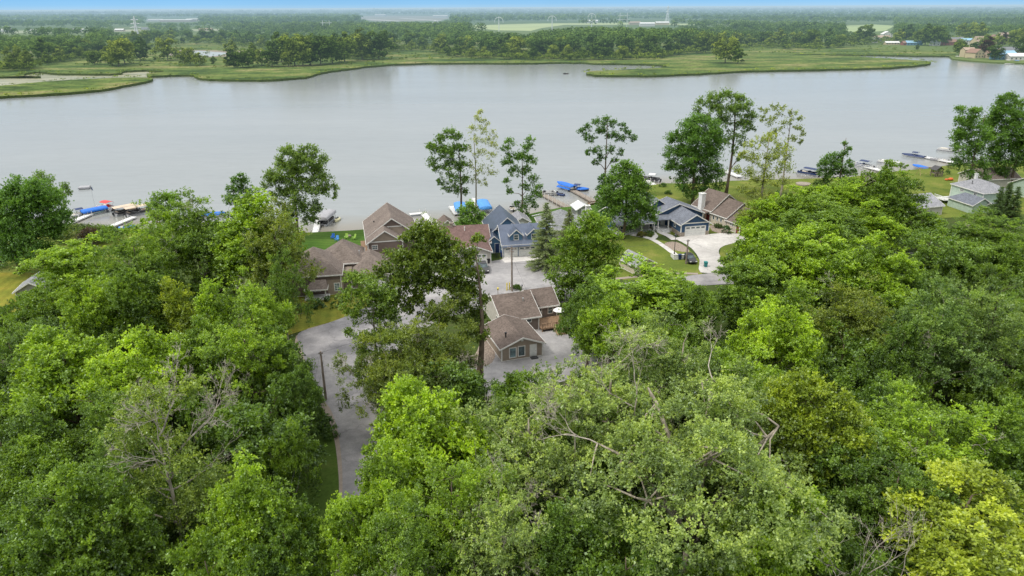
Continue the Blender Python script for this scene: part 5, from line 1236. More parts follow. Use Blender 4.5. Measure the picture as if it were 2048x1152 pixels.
    for i, (u, v, lab) in enumerate([(1915, 117, 'white boat moored at the left end of the residential far shore'), (1940, 120, 'dark covered boat at the far shore dock before the steep brown gable'), (2016, 125, 'white pontoon boat at the far shore before the turquoise house'), (2034, 126, 'blue topped boat at the far shore before the white pavilion')]):
        x, y = wp(u, v); pontoon(lab, x, y, R(5), 9, 3, top=['white', 'charcoal', 'white', 'blue'][i], topl=4)
    for u0, u1, v, lab in ((1960, 2000, 123, 'low pale dock along the far residential shore'), (2010, 2044, 127, 'long pale dock in front of the turquoise far house')):
        a_, b_ = at(u0, v, -0.45), at(u1, v, -0.45); r_ = empty('dock', (*a_, 0), ang_of(a_, b_), lab, 'dock'); mb = MB(); mb.box(0, -1, -0.7, math.hypot(b_[0]-a_[0], b_[1]-a_[1]), 1, -0.45); mb.build('decking', M['dock'], r_)
    # cars
    x, y = A(967, 541); car('dark sedan parked before the white garage door of the bungalow', x, y, R(-80), 'charcoal')
    x, y = A(940, 540); car('dark red car mostly hidden by the oak beside the sedan', x, y, R(-75), 'black')
    x, y = A(1380, 523); car('black car parked behind the pole by the concrete drive', x, y, R(-85), 'black', 4.4, 1.8, 1.45)
    x, y = A(818, 562); car('white car glimpsed through the oak leaves near the pyramid roofed garage', x, y, R(-70), 'white')
    # bins and small things
    bin_('trash_bin', 'tall teal wheeled bin at the foot of the concrete drive', *A(1411, 534), 'mintdark'); bin_('trash_bin', 'black wheeled bin at the corner of the white bungalow', *A(977, 527), 'black')
    bin_('trash_bin', 'navy blue wheeled bin beside the path end wall', *A(1359, 519), 'navy'); bin_('cooler_box', 'small blue tub on the paving left of the blue garage', *A(1004, 514), 'navy', cat='tub')
    # lamp post
    x, y = A(1348, 513); root = empty('lamp_post', (x, y, 0), 0, 'black street lamp post with fluted base at the end of the garden path', 'lamp post')
    mb = MB(); mb.tube([(0, 0, 0), (0, 0, 0.35), (0, 0, 0.45), (0, 0, 0.9), (0, 0, 1.0), (0, 0, 4.3)], [0.24, 0.22, 0.16, 0.14, 0.08, 0.06], 10); mb.build('pole', M['black'], root)
    mb = MB(); mb.tube([(0, 0, 4.3), (0, 0, 4.45), (0, 0, 4.9)], [0.08, 0.13, 0.2], 8); mb.build('lantern', M['glass'], root)
    mb = MB(); mb.tube([(0, 0, 4.9), (0, 0, 4.95), (0, 0, 5.15), (0, 0, 5.3)], [0.3, 0.26, 0.1, 0.02], 8); mb.box(-0.5, -0.03, 4.35, 0.5, 0.03, 4.4); mb.build('lantern_cap', M['black'], root)
    # poles
    x1, y1 = A(1024, 583); utility_pole('tall grey utility pole with short crossarm standing at the street edge above the brown roof', x1, y1, 8.9, ((0.3, 0.9), (0.9, 0.5)), R(-30))
    x2, y2 = A(1372, 528); utility_pole('utility pole standing beside the black car at the concrete drive', x2, y2, 5.3, ((0.25, 0.35),), R(10))
    x3, y3 = A(652, 800); utility_pole('short dark utility pole at the left edge of the road bend', x3, y3, 7.4, ((0.25, 0.3),), R(20), group=None)
    wire('wire from the street pole over the parking court to the right', (x1, y1, 5.6), (x1+26, y1+4, 6.6), 0.6); wire('wire from the street pole towards the pole at the concrete drive', (x1, y1, 8.4), (x2, y2, 5.2), 0.8)
    wire('guy wire slanting down right of the street pole', (x1, y1, 7.0), (x1+2.6, y1+1.5, 0.05), 0.0, 0.012)
    for k, (dx, dz) in enumerate(((0, 0), (0.5, -0.5))): wire('wire running from the road bend pole down along the verge' if k == 0 else 'lower wire running from the road bend pole down along the verge', (x3+dx, y3, 7.3+dz), (-17.5+dx, 30, 8.2+dz), 0.8, 0.014)
    wire('wire crossing the road from the bend pole into the locust', (x3, y3, 7.2), (-8, 104, 7.5), 0.5, 0.012)
    # yellow posts and mailboxes by the street
    for u, v, lab in ((1014, 581, 'left yellow post beside the street pole'), (1019, 580, 'right yellow post beside the street pole')):
        x, y = A(u, v); mb = MB(); mb.tube([(0, 0, -0.1), (0, 0, 1.5)], 0.11, 8); mb.tube([(0, 0, 1.5), (0, 0, 1.56)], [0.11, 0.04], 8); tag(mb.build('marker_post', M['yellow'], loc=(x, y, 0)), lab, 'marker post')
    for u, v, lab, m_ in ((996, 590, 'small mailbox with yellow cap at the street edge', 'yellow'), (1044, 582, 'grey mailbox on a dark post right of the utility pole', 'grey')):
        x, y = A(u, v); r_ = empty('mailbox', (x, y, 0), 0, lab, 'mailbox'); mb = MB(); mb.box(-0.05, -0.05, 0, 0.05, 0.05, 1.1); mb.build('post', M['pole'], r_); mb = MB(); mb.box(-0.14, -0.3, 1.1, 0.14, 0.3, 1.3); mb.tube([(0, -0.3, 1.3), (0, 0.3, 1.3)], 0.14, 10); mb.build('box', M[m_], r_)
    # flagpole at the left docks
    x, y = wp(190, 413); r_ = empty('flagpole', (x, y, -0.6), 0, 'slim flagpole with limp flag behind the blue canopy', 'flagpole'); mb = MB(); mb.tube([(0, 0, -0.5), (0, 0, 5.2)], 0.04, 6); mb.build('pole', M['alu'], r_)
    mb = MB(); mb.loft([[(0.05, 0, 5.1), (0.25, 0.1, 4.9), (0.4, -0.05, 4.6)], [(0.05, 0, 4.5), (0.3, -0.08, 4.2), (0.45, 0.05, 4.0)]], close=False, capa=False, capb=False); mb.build('flag', M['navy'], r_)
    # chairs on the lawn
    for u, v, m_, lab in ((666, 478, 'blue', 'bright blue lawn chair farther left on the shore lawn'), (674, 482, 'skyblue', 'sky blue lawn chair right of the bright blue one'), (693, 478, 'lime', 'lime lawn chair by the fire ring'), (708, 479, 'lime', 'lime green lawn chair nearest the brown gable house')):
        x, y = A(u, v); chair(lab, x, y, R(random.Random(u).uniform(-60, 60)), m_)
    x, y = A(698, 473); mb = MB(); mb.tube([(0, 0, 0), (0, 0, 0.3)], 0.55, 12); tag(mb.build('fire_ring', M['stone'], loc=(x, y, 0.01)), 'round stone fire ring among the lawn chairs', 'fire ring')
    for u, v, lab in ((22, 548, ''), ):
        pass
    x, y = A(109, 476); chair('orange red lawn chair under the dense tree at the left', x, y, R(30), 'orange')
    x, y = A(214, 467); r_ = empty('picnic_table', (x, y, 0.01), R(20), 'pale picnic table on the left lawn by the shrubs', 'picnic table'); mb = MB(); mb.box(-1, -0.4, 0.7, 1, 0.4, 0.76); mb.build('table_top', M['cream'], r_)
    for s in (-1, 1):
        mb = MB(); mb.box(-1, s*0.75-0.14, 0.42, 1, s*0.75+0.14, 0.47); mb.build('bench', M['cream'], r_)
        mb = MB(); mb.cbox((s*0.7, 0, 0.36), (0.08, 1.5, 0.08)); mb.cbox((s*0.7, 0.3, 0.36), (0.08, 0.08, 0.75), rx=R(25)); mb.cbox((s*0.7, -0.3, 0.36), (0.08, 0.08, 0.75), rx=R(-25)); mb.build('leg', M['cream'], r_)
    # round terrace table by the brown boathouse
    x, y = A(872, 457); r_ = empty('patio_table', (x, y, 0.05), 0, 'cream round patio table with wooden rail by the brown boathouse', 'patio table'); mb = MB(); mb.tube([(0, 0, 0.7), (0, 0, 0.76)], 0.75, 14); mb.build('table_top', M['cream'], r_); mb = MB(); mb.tube([(0, 0, 0), (0, 0, 0.7)], 0.07, 8); mb.build('leg', M['charcoal'], r_)
    for k in range(3):
        a = 2.0*k+0.6; chair(('pale patio chair left of the round table', 'pale patio chair behind the round table', 'pale patio chair right of the round table')[k], x+1.3*math.cos(a), y+1.3*math.sin(a), a-math.pi/2, 'cream')
    # grill and rack by the blue garage
    x, y = A(991, 517); r_ = empty('bicycle_rack', (x, y, 0.06), R(60), 'black metal rack between the bungalow and the blue garage', 'rack'); mb = MB()
    for k in range(4): mb.tube([(k*0.5, 0, 0), (k*0.5, 0, 0.7), (k*0.5+0.12, 0, 0.85), (k*0.5+0.3, 0, 0.85), (k*0.5+0.42, 0, 0.7), (k*0.5+0.42, 0, 0)], 0.03, 5, False)
    mb.tube([(0, 0, 0.05), (2, 0, 0.05)], 0.03, 5); mb.build('rail', M['black'], r_)
    # retaining wall and white steps at the end of the garden path
    x, y = A(1362, 519); r_ = empty('garden_wall', (x, y, 0), R(5), 'low white garden wall by the street below the lamp post', 'wall'); mb = MB(); mb.box(-1.6, 0, 0, 2.0, 0.25, 1.0); mb.box(-1.6, 0.25, 0, -1.35, 2.2, 1.0); mb.build('wall', M['dock'], r_); mb = MB(); mb.box(-1.65, -0.05, 1.002, 2.05, 0.3, 1.08); mb.build('coping', M['white'], r_)
    # play equipment at the right
    x, y = A(1872, 352); r_ = empty('play_hut', (x, y, 0), R(10), 'dark weathered play hut with gable roof on the right hand lawn', 'play hut'); mb = MB()
    for sx in (-1.2, 1.2):
        for s in (-1, 1): mb.box(sx-0.1, s-0.1, 0, sx+0.1, s+0.1, 2.3)
    mb.box(-1.2, -1, 0.9, 1.2, 1, 1.0)
    for i in range(6): mb.box(-1.2+i*0.42, -1.05, 0.0, -1.02+i*0.42, -1.0, 1.9)
    mb.build('frame', M['pole'], r_); mb = MB(); mb.add([(-1.6, -1.4, 2.1), (0, -1.4, 3.2), (0, 1.4, 3.2), (-1.6, 1.4, 2.1), (1.6, -1.4, 2.1), (1.6, 1.4, 2.1)], [(0, 1, 2, 3), (1, 4, 5, 2)]); mb.build('roof', M['charcoal'], r_)
    x, y = A(1851, 350); r_ = empty('swing_set', (x, y, 0), R(5), 'yellow wooden swing set left of the dark play hut', 'swing set'); mb = MB()
    for sx in (-2.4, 2.4):
        for s in (-1, 1): mb.tube([(sx, s*1.1, 0), (sx, 0, 2.4)], 0.07, 6)
    mb.tube([(-2.5, 0, 2.4), (2.5, 0, 2.4)], 0.08, 6); mb.build('frame', M['newwood'], r_)
    for q in (-1.3, 0.0, 1.3):
        mb = MB(); mb.box(q-0.25, -0.1, 0.5, q+0.25, 0.1, 0.54); mb.tube([(q-0.22, 0, 0.52), (q-0.22, 0, 2.4)], 0.012, 4); mb.tube([(q+0.22, 0, 0.52), (q+0.22, 0, 2.4)], 0.012, 4); mb.build('swing', M['newwood'], r_)
    x, y = A(1901, 361); mb = MB(); mb.ball((0, 0, 0.45), (0.8, 0.6, 0.45), 10, 6); mb.ball((-1.2, 0.1, 0.3), (0.6, 0.4, 0.3), 8, 5); tag(mb.build('kayak', M['orange'], loc=(x, y, 0)), 'orange toy kayak lying on the lawn before the mint green house', 'kayak')
    x, y = A(1607, 369); mb = MB(); mb.tube([(0, 0, 0), (0, 0, 0.35)], 2.2, 20); tag(mb.build('stone_bed', M['stone'], loc=(x, y, 0)), 'round stone edged bed on the shore lawn under the pale tree', 'flower bed')
    x, y = A(1188, 408); r_ = empty('rowboat', (x, y, 0.1), R(30), 'brown wooden rowboat pulled up by the grey plank dock', 'rowboat'); mb = MB(); mb.loft(hull_secs(3.6, 1.3, 0.4), close=False, capb=False); mb.build('hull', M['deckwood'], r_); mb = MB(); mb.box(-1.6, -0.5, 0.2, 1.2, 0.5, 0.25); mb.box(-0.6, -0.6, 0.3, -0.3, 0.6, 0.36); mb.box(0.4, -0.6, 0.3, 0.7, 0.6, 0.36); mb.build('bench', M['wood'], r_)

    # pylons far away
    M['steel_far'] = m_plain('galvanised steel far', (0.75, 0.77, 0.79), 0.5, 0.3, 0.05, far=True)
    def lattice(label, u, v, H, wb=9.0):
        x, y = A(u, v); r_ = empty('lattice_pylon', (x, y, 0), R(12), label, 'pylon'); mb = MB(); rr = 0.42
        lv = [(0, wb/2), (H*0.22, wb*0.36), (H*0.42, wb*0.24), (H*0.6, wb*0.13), (H*0.78, wb*0.10), (H, wb*0.03)]
        for (z0, a), (z1, b) in zip(lv, lv[1:]):
            for i in range(4):
                c0 = [(-a, -a), (a, -a), (a, a), (-a, a)]; c1 = [(-b, -b), (b, -b), (b, b), (-b, b)]; j = (i+1) % 4
                mb.tube([(*c0[i], z0), (*c1[i], z1)], rr, 4); mb.tube([(*c0[i], z0), (*c1[j], z1)], rr*0.6, 4); mb.tube([(*c0[j], z0), (*c1[i], z1)], rr*0.6, 4); mb.tube([(*c1[i], z1), (*c1[j], z1)], rr*0.6, 4)
        mb.build('tower', M['steel_far'], r_)
        for k, z in enumerate((H*0.66, H*0.78, H*0.9)):
            mb = MB(); w = wb*(0.75-0.12*k)
            for s in (-1, 1): mb.tube([(0, 0, z+1.2), (s*w, 0, z)], rr*0.7, 4); mb.tube([(0, 0, z-0.4), (s*w, 0, z)], rr*0.7, 4)
            mb.build('crossarm', M['steel_far'], r_)
    lattice('tall grey lattice pylon standing on the marsh at the left', 279, 97, 40, 9); lattice('small distant lattice pylon right of the twin power poles', 1334, 47, 50, 12)
    def arch(label, u, v, H, Wd, group=None):
        x, y = A(u, v); r_ = empty('arched_power_pole', (x, y, 0), 0, label, 'power pole'); mb = MB(); mb.tube([(0, 0, 0), (0, 0, H)], [Wd*0.05, Wd*0.035], 6); mb.build('pole', M['steel_far'], r_)
        mb = MB(); mb.tube([(Wd/2*math.cos(a), 0, H-Wd*0.5+Wd/2*math.sin(a)) for a in [math.pi*(k/14) for k in range(-1, 16)]], Wd*0.03, 5); mb.build('arch_arm', M['steel_far'], r_)
        mb = MB()
        for q in (-0.48, -0.25, 0.25, 0.48): mb.tube([(Wd*q, 0, H-Wd*0.5+Wd/2*math.sqrt(max(0, 1-(2*q)**2))), (Wd*q, 0, H-Wd*0.62+Wd/2*math.sqrt(max(0, 1-(2*q)**2)))], Wd*0.014, 4)
        mb.build('insulators', M['steel_far'], r_)
    arch('arched white power pole nearest and tallest above the marsh wood', 872, 72, 26, 13); arch('arched white power pole before the left end of the pale field', 998, 66, 30, 17)
    arch('arched white power pole over the middle of the pale field', 1104, 60, 30, 19); arch('arched white power pole at the right end of the pale field', 1183, 58, 34, 18)
    def hframe(label, u, v, H, W):
        x, y = A(u, v); r_ = empty('twin_power_pole', (x, y, 0), 0, label, 'power pole')
        for s in (-1, 1): mb = MB(); mb.tube([(s*W/2, 0, 0), (s*W/2, 0, H)], 0.45, 6); mb.build('pole', M['steel_far'], r_)
        for z in (H*0.82, H*0.6): mb = MB(); mb.tube([(-W*0.85, 0, z), (W*0.85, 0, z)], 0.3, 4); mb.build('crossarm', M['steel_far'], r_)
    hframe('pale twin power pole above the woods left of the arched poles', 654, 70, 27, 13); hframe('pale twin power pole right of the pale far field', 1246, 60, 36, 16)
# ------------------------------------------------------------------ placing the trees
BRIGHT = (0.138, 0.216, 0.022); LIME = (0.172, 0.258, 0.024); MID = (0.092, 0.153, 0.023); DEEP = (0.068, 0.120, 0.021); OAK = (0.066, 0.094, 0.017)
PALE = (0.160, 0.218, 0.092); GREY = (0.118, 0.172, 0.066); COOL = (0.084, 0.142, 0.027); OLIVE = (0.105, 0.140, 0.028); SPR = (0.12, 0.155, 0.125)
def T(kind, u, v, h, wpx, color, label, name='broadleaf_tree', group=None):
    """u, v: pixel of the top of the crown; h: height in metres; wpx: crown width in pixels"""
    x, y = at(u, v, h); d = pix(x, y, h*0.6)[2]; w = wpx/F*d
    return tree(kind, x, y, h, w, color, label, name, group)

def near_trees():
    # ---- left wood, back to front
    L = [
     ('maple0', 148, 478, 15, 210, BRIGHT, 'bright yellow green maple below the shrubs at the left docks'),
     ('cotton0', 262, 455, 19, 170, MID, 'mid green cottonwood between the bright left maple and the tan pontoon boats'),
     ('cotton2', 305, 396, 21, 180, BRIGHT, 'tall leafy cottonwood whose branch covers the tan topped pontoon boats'),
     ('cotton1', 372, 390, 21, 200, MID, 'cottonwood with pale limbs in the middle of the left shoreline group'),
     ('cotton3', 440, 404, 20, 200, COOL, 'darker cottonwood before the hidden blue covered boat'),
     ('tall0', 500, 386, 22, 200, BRIGHT, 'tall yellow green cottonwood under the pointed lakeside crown'),
     ('cotton0', 545, 412, 21, 165, OLIVE, 'broad olive cottonwood left of the hip roof house'),
     ('cotton1', 556, 500, 18, 110, COOL, 'dark shaded cottonwood against the hip roof house porch'),
     ('tall0', 340, 560, 16, 110, (0.165, 0.215, 0.03), 'small yellow tipped tree in the left wood below the shoreline cottonwoods'),
     ('tall1', 415, 560, 17, 120, BRIGHT, 'narrow bright tree right of the yellow tipped tree'),
     ('maple1', 252, 540, 17, 180, MID, 'rounded mid green tree in the second row of the left wood'),
     ('maple2', 172, 560, 16, 160, BRIGHT, 'bright green tree left of the rounded mid green one'),
     ('under0', 80, 560, 12, 135, MID, 'green tree beside the hidden grey roof at the left'),
     ('under1', 16, 600, 9, 80, DEEP, 'small dark tree above the dry lawn at the left edge'),
     ('cotton0', 10, 650, 15, 150, COOL, 'shaded tree at the left edge under the grey cottage roof'),
     ('cotton3', 500, 545, 18, 180, BRIGHT, 'tall bright cottonwood left of the road bend'),
     ('cotton2', 478, 612, 18, 190, BRIGHT, 'bright cottonwood with showing trunk in the middle of the left wood'),
     ('maple3', 545, 655, 14, 115, DEEP, 'dark green tree crowding the left side of the road bend'),
     ('maple0', 582, 720, 13, 100, DEEP, 'dark green tree hiding the foot of the road bend pole'),
     ('maple1', 120, 668, 17, 250, BRIGHT, 'large bright rounded maple at the left with lumpy crown'),
     ('maple2', 262, 668, 17, 210, LIME, 'lime green maple with upswept pale shoots right of the large left maple'),
     ('maple3', 405, 640, 15, 170, MID, 'green tree behind the half dead tree'),
     ('cotton2', 175, 755, 17, 200, MID, 'broad green cottonwood below the two large left maples'),
     ('maple4', 60, 800, 16, 230, MID, 'green tree filling the left edge halfway down'),
     ('under0', 520, 800, 12, 220, DEEP, 'dark layered tree behind the bright front maple at the left of the road'),
     ('under2', 568, 850, 11, 110, MID, 'green understory tree along the verge wires'),
     ('maple4', 490, 915, 17, 235, BRIGHT, 'bright green maple in front of the verge left of the road'),
     ('under1', 430, 790, 11, 150, DEEP, 'deep green tree right of the half dead tree'),
     ('maple3', 110, 940, 17, 260, MID, 'dark leaved tree low at the left edge'),
     ('cotton0', 205, 900, 14, 190, COOL, 'shaded tree left of the ivy clad trunk'),
     ('under0', 30, 1060, 12, 220, DEEP, 'dark understory tree in the bottom left corner'),
     ('maple2', 560, 1020, 13, 150, DEEP, 'dark tree behind the bottom of the bright front maple'),
     ('under2', 200, 1060, 12, 230, MID, 'low spreading green tree at the bottom left'),
     ('under1', 400, 1090, 12, 200, MID, 'low green tree at the bottom below the ivy clad trunk'),
     # ---- centre
     ('locust0', 850, 606, 15, 240, OLIVE, 'airy honey locust with pale branches in the road island'),
     ('locust1', 772, 676, 13, 200, OLIVE, 'thin drooping locust reaching over the road'),
     ('locust1', 822, 668, 13, 200, (0.095, 0.135, 0.028), 'feathery locust between the oak trunk and the road'),
     ('locust0', 810, 735, 11, 190, (0.09, 0.125, 0.028), 'low locust with bare twigs at the edge of the road'),
     ('under0', 880, 715, 10, 200, DEEP, 'dark low tree at the foot of the road island'),
     ('under2', 950, 745, 8, 110, DEEP, 'small dark tree at the foot of the tall oak trunk'),
     ('maple1', 850, 772, 17, 240, LIME, 'vivid lime green maple in the centre beside the road'),
     ('maple4', 770, 885, 16, 200, BRIGHT, 'bright maple on the road side of the vivid lime maple'),
     ('maple0', 700, 985, 14, 150, BRIGHT, 'light green tree leaning over the road at the bottom'),
     ('cotton2', 900, 900, 17, 230, BRIGHT, 'yellow green tree in front of the vivid lime maple'),
     ('cotton1', 810, 1010, 15, 230, MID, 'green tree with thin pale trunk at the bottom centre'),
     ('maple2', 1040, 745, 13, 140, MID, 'green tree at the edge of the gravel drive before the cottage'),
     ('pale0', 1060, 790, 17, 300, PALE, 'large silvery cottonwood with bare twigs in the centre'),
     ('pale2', 1000, 960, 16, 260, PALE, 'silvery cottonwood low in the centre with dead lower branches'),
     ('pale0', 1230, 690, 19, 330, PALE, 'tall silvery cottonwood right of the gravel drive'),
     ('pale1', 1370, 640, 19, 260, GREY, 'grey green cottonwood with windblown crown right of the gravel drive'),
     ('pale1', 1480, 800, 17, 250, GREY, 'grey green cottonwood right of the forked pale trunk'),
     ('maple3', 1130, 1010, 13, 220, DEEP, 'dark tree under the silvery cottonwoods'),
     ('under1', 1250, 1080, 12, 260, DEEP, 'deep shaded tree at the bottom of the centre'),
     # ---- behind the centre
     ('under1', 1215, 585, 13, 110, MID, 'green tree between the street and the silvery cottonwoods'),
     ('maple0', 1287, 530, 14, 250, BRIGHT, 'bright rounded maple in front of the small cream shed'),
     ('maple3', 1180, 560, 14, 130, DEEP, 'dark green tree right of the wooden deck'),
     ('maple2', 1230, 600, 15, 150, BRIGHT, 'yellow green tree below the bright rounded maple'),
     # ---- right wood
     ('maple1', 1560, 455, 17, 220, BRIGHT, 'bright domed maple right of the concrete drive'),
     ('maple2', 1650, 452, 17, 230, BRIGHT, 'broad bright maple second from the concrete drive'),
     ('maple2', 1398, 572, 13, 110, MID, 'green tree closing the gap below the street right of the bright rounded maple'),
     ('maple0', 1518, 512, 15, 170, MID, 'green tree at the mouth of the concrete drive'),
     ('maple4', 1760, 470, 17, 200, BRIGHT, 'bright maple right of the broad pair at the street'),
     ('maple4', 1590, 560, 15, 190, BRIGHT, 'bright maple in front of the broad pair at the street'),
     ('cotton3', 1720, 560, 17, 220, OLIVE, 'olive green tree below the broad bright maples'),
     ('maple2', 1570, 612, 16, 170, LIME, 'vivid light green round tree in the middle of the right wood'),
     ('maple0', 1480, 700, 15, 190, BRIGHT, 'yellow green tree behind the grey green cottonwood'),
     ('maple1', 1620, 745, 18, 250, (0.14, 0.19, 0.025), 'large yellow green tree right of the silvery cottonwoods'),
     ('under0', 1690, 660, 12, 170, COOL, 'bluish green layered tree in the hollow of the right wood'),
     ('under2', 1770, 740, 12, 160, DEEP, 'dark layered tree in the gap of the right wood'),
     ('cotton1', 1900, 570, 19, 230, (0.10, 0.16, 0.055), 'tall grey green cottonwood at the right with showing trunks'),
     ('cotton2', 2010, 545, 20, 210, (0.11, 0.165, 0.06), 'tall grey green cottonwood touching the right edge'),
     ('tall0', 1820, 640, 15, 110, DEEP, 'dark slender tree left of the tall grey green cottonwoods'),
     ('cotton0', 1880, 800, 16, 240, BRIGHT, 'bright feathery leaved tree in the lower right wood'),
     ('maple3', 2010, 800, 16, 200, MID, 'green tree at the right edge above the yellow flowered tree'),
     ('maple0', 1700, 860, 14, 210, DEEP, 'dark tree under the large yellow green tree'),
     ('cotton2', 1810, 900, 15, 200, COOL, 'cool green tree left of the yellow flowered tree'),
     ('maple2', 1960, 960, 15, 330, (0.19, 0.24, 0.04), 'yellow flowered tree in the lower right corner'),
     ('maple1', 1585, 1000, 14, 230, BRIGHT, 'bright green tree at the bottom right of the forked trunk'),
     ('maple3', 1660, 1060, 11, 180, DEEP, 'dark tree behind the bare saplings'),
     ('under0', 1480, 1060, 11, 200, DEEP, 'shaded understory tree at the bottom right of centre'),
     ('under2', 1770, 1100, 10, 200, DEEP, 'dark low tree beside the bare saplings'),
     # ---- behind on the right, by the street and shore
     ('maple4', 1590, 374, 15, 170, BRIGHT, 'light green tree right of the stepped roof house'),
     ('cotton3', 1690, 356, 16, 170, BRIGHT, 'light green tree in the middle of the right shore row'),
     ('maple3', 1790, 324, 19, 135, MID, 'tall green tree left of the light grey garage roof'),
     ('maple1', 1655, 372, 14, 150, BRIGHT, 'yellow green tree at the inner edge of the shore lawn'),
     ('maple2', 1742, 348, 16, 130, MID, 'round green tree left of the tall one by the garage roof'),
     ('under1', 1535, 398, 11, 110, OLIVE, 'spreading olive tree right of the brick fronted garage'),
     ('maple0', 1650, 400, 15, 190, MID, 'green tree behind the broad bright maples'),
     ('under2', 1850, 412, 11, 170, MID, 'green tree hiding the drive of the mint green house'),
     ('maple4', 1745, 405, 13, 170, BRIGHT, 'small light green tree left of the grey garage wall'),
     ('cotton0', 1990, 425, 12, 150, MID, 'leafy tree in front of the mint green house'),
     ('under1', 1920, 470, 12, 170, COOL, 'dark green tree below the mint green house'),
     ('maple3', 2030, 470, 13, 120, MID, 'green tree at the right edge below the grey roofs'),
     ('under2', 1510, 405, 8, 70, OLIVE, 'small olive tree beside the brick front of the stepped roof house'),
    ]
    for (k, u, v, h, w, c, lab) in L: T(k, u, v, h, w*(1.10 if v > 600 and k[:4] in ('mapl', 'cott', 'pale') else 1), c, lab)

    rng = np.random.default_rng(5)
    def lake(name, label, bu, bv, blobs, h, tr, color, seed, bark='bark', lk={}, lm={}, **kw):
        bx, by = at(bu, bv); lob = pix_lobes((bx, by), blobs, np.random.default_rng(seed)); k2 = dict(tw=2.0, per=14, size=0.225, spread=0.28, hollow=0.35, reach=1.45); k2.update(lk)
        color = (color[0]*1.32, color[1]*1.36, color[2]*1.2)
        return crown_tree(name, label, (bx, by), lob, h, tr, color, seed, bark, lk=k2, limb=lm, **kw)
    # lakeside trees, each with its own outline
    lake('broadleaf_tree', 'large dense tree standing on the lawn at the left edge', 40, 548, [(45, 395, 34), (85, 385, 26), (20, 420, 34), (60, 430, 40), (100, 410, 28), (112, 440, 26), (30, 460, 38), (75, 475, 38), (50, 505, 34), (15, 500, 26), (85, 510, 24), (60, 400, 30), (100, 460, 24)], 18, 0.35, DEEP if False else (0.06, 0.115, 0.03), 301)
    lake('broadleaf_tree', 'airy ragged tree leaning right behind the dense left edge tree', 95, 470, [(82, 358, 13), (98, 368, 13), (75, 370, 9), (110, 385, 10), (128, 375, 11), (124, 395, 11), (136, 385, 7), (112, 405, 11), (128, 412, 8), (105, 430, 12)], 17, 0.22, (0.08, 0.13, 0.035), 302, lk=dict(tw=1.6))
    lake('copper_tree', 'dark purple leaved tree at the far left edge', -8, 535, [(2, 470, 14), (0, 495, 16), (6, 515, 14), (-20, 480, 24), (-20, 510, 20)], 9, 0.2, (0.028, 0.024, 0.024), 303)
    lake('broadleaf_tree', 'small round dark tree peeking over the left cottonwoods', 322, 470, [(322, 402, 17), (340, 402, 15), (308, 412, 13), (350, 412, 12), (328, 420, 20)], 12, 0.2, COOL, 304)
    lake('pointed_tree', 'pointed dark tree rising above the cottonwoods in the lake gap', 478, 470, [(480, 356, 8), (474, 366, 11), (486, 370, 12), (462, 382, 9), (478, 386, 14), (496, 388, 10), (486, 402, 16), (465, 400, 13), (505, 398, 6)], 15, 0.2, (0.05, 0.10, 0.025), 305)
    lake('broadleaf_tree', 'tall spreading cottonwood left of the narrow white dock', 596, 478, [(578, 310, 17), (598, 322, 18), (622, 306, 14), (640, 325, 14), (560, 322, 10), (612, 330, 20), (572, 340, 20), (545, 355, 15), (535, 372, 9), (560, 368, 20), (590, 355, 24), (625, 352, 22), (645, 362, 16), (662, 378, 11), (640, 385, 17), (610, 385, 24), (580, 395, 20), (550, 392, 10), (600, 415, 18), (625, 415, 15), (585, 430, 18), (618, 440, 14), (606, 300, 8), (668, 392, 6)], 21, 0.36, (0.085, 0.128, 0.045), 306, lk=dict(tw=2.3))
    lake('broadleaf_tree', 'dark leaning lakeside tree left of the pale speckled one', 922, 446, [(900, 272, 14), (884, 285, 14), (870, 300, 13), (860, 293, 7), (915, 280, 12), (890, 310, 18), (866, 326, 12), (912, 305, 16), (925, 300, 10), (900, 335, 17), (875, 342, 10), (920, 335, 14), (905, 360, 15), (882, 365, 9), (925, 362, 12), (912, 382, 12), (895, 376, 8), (930, 385, 7)], 21, 0.34, (0.06, 0.105, 0.022), 307)
    lake('sycamore_tree', 'tall pale speckled sycamore above the sky blue lift', 951, 444, [(962, 228, 8), (955, 240, 9), (970, 245, 9), (945, 262, 10), (965, 265, 13), (984, 272, 10), (950, 285, 12), (972, 292, 14), (990, 290, 8), (940, 302, 9), (958, 312, 13), (982, 315, 12), (945, 332, 10), (966, 338, 13), (984, 345, 9), (950, 360, 9), (968, 365, 8)], 24, 0.26, (0.15, 0.17, 0.085), 308, 'bark_pale', lk=dict(tw=1.0, size=0.22, per=9), lm=dict(thin=0.07, frac=1))
    lake('broadleaf_tree', 'slender dark lakeside tree in clumps left of the post lined dock', 1044, 442, [(1020, 288, 10), (1012, 300, 9), (1062, 285, 9), (1055, 300, 12), (1020, 318, 12), (1042, 320, 14), (1060, 325, 13), (1010, 330, 9), (1030, 345, 13), (1052, 348, 12), (1015, 365, 8), (1065, 362, 10), (1075, 375, 9), (1050, 375, 10), (1022, 385, 7), (1068, 392, 12), (1052, 400, 10), (1045, 418, 10), (1065, 412, 8), (1035, 408, 7), (1056, 430, 6)], 20, 0.26, (0.055, 0.105, 0.022), 309, lk=dict(hollow=0.4))
    lake('broadleaf_tree', 'open branched lakeside tree with flat top above the blue boats', 1208, 400, [(1165, 265, 8), (1175, 258, 8), (1195, 248, 11), (1212, 245, 11), (1228, 252, 10), (1245, 255, 8), (1255, 270, 9), (1268, 278, 7), (1240, 282, 10), (1205, 268, 13), (1225, 275, 11), (1185, 282, 10), (1172, 275, 7), (1195, 300, 10), (1218, 300, 10), (1178, 305, 7), (1240, 305, 7), (1205, 315, 9), (1228, 322, 7), (1190, 325, 6)], 26, 0.32, (0.045, 0.090, 0.022), 310, lk=dict(hollow=0.4), lm=dict(thin=0.07))
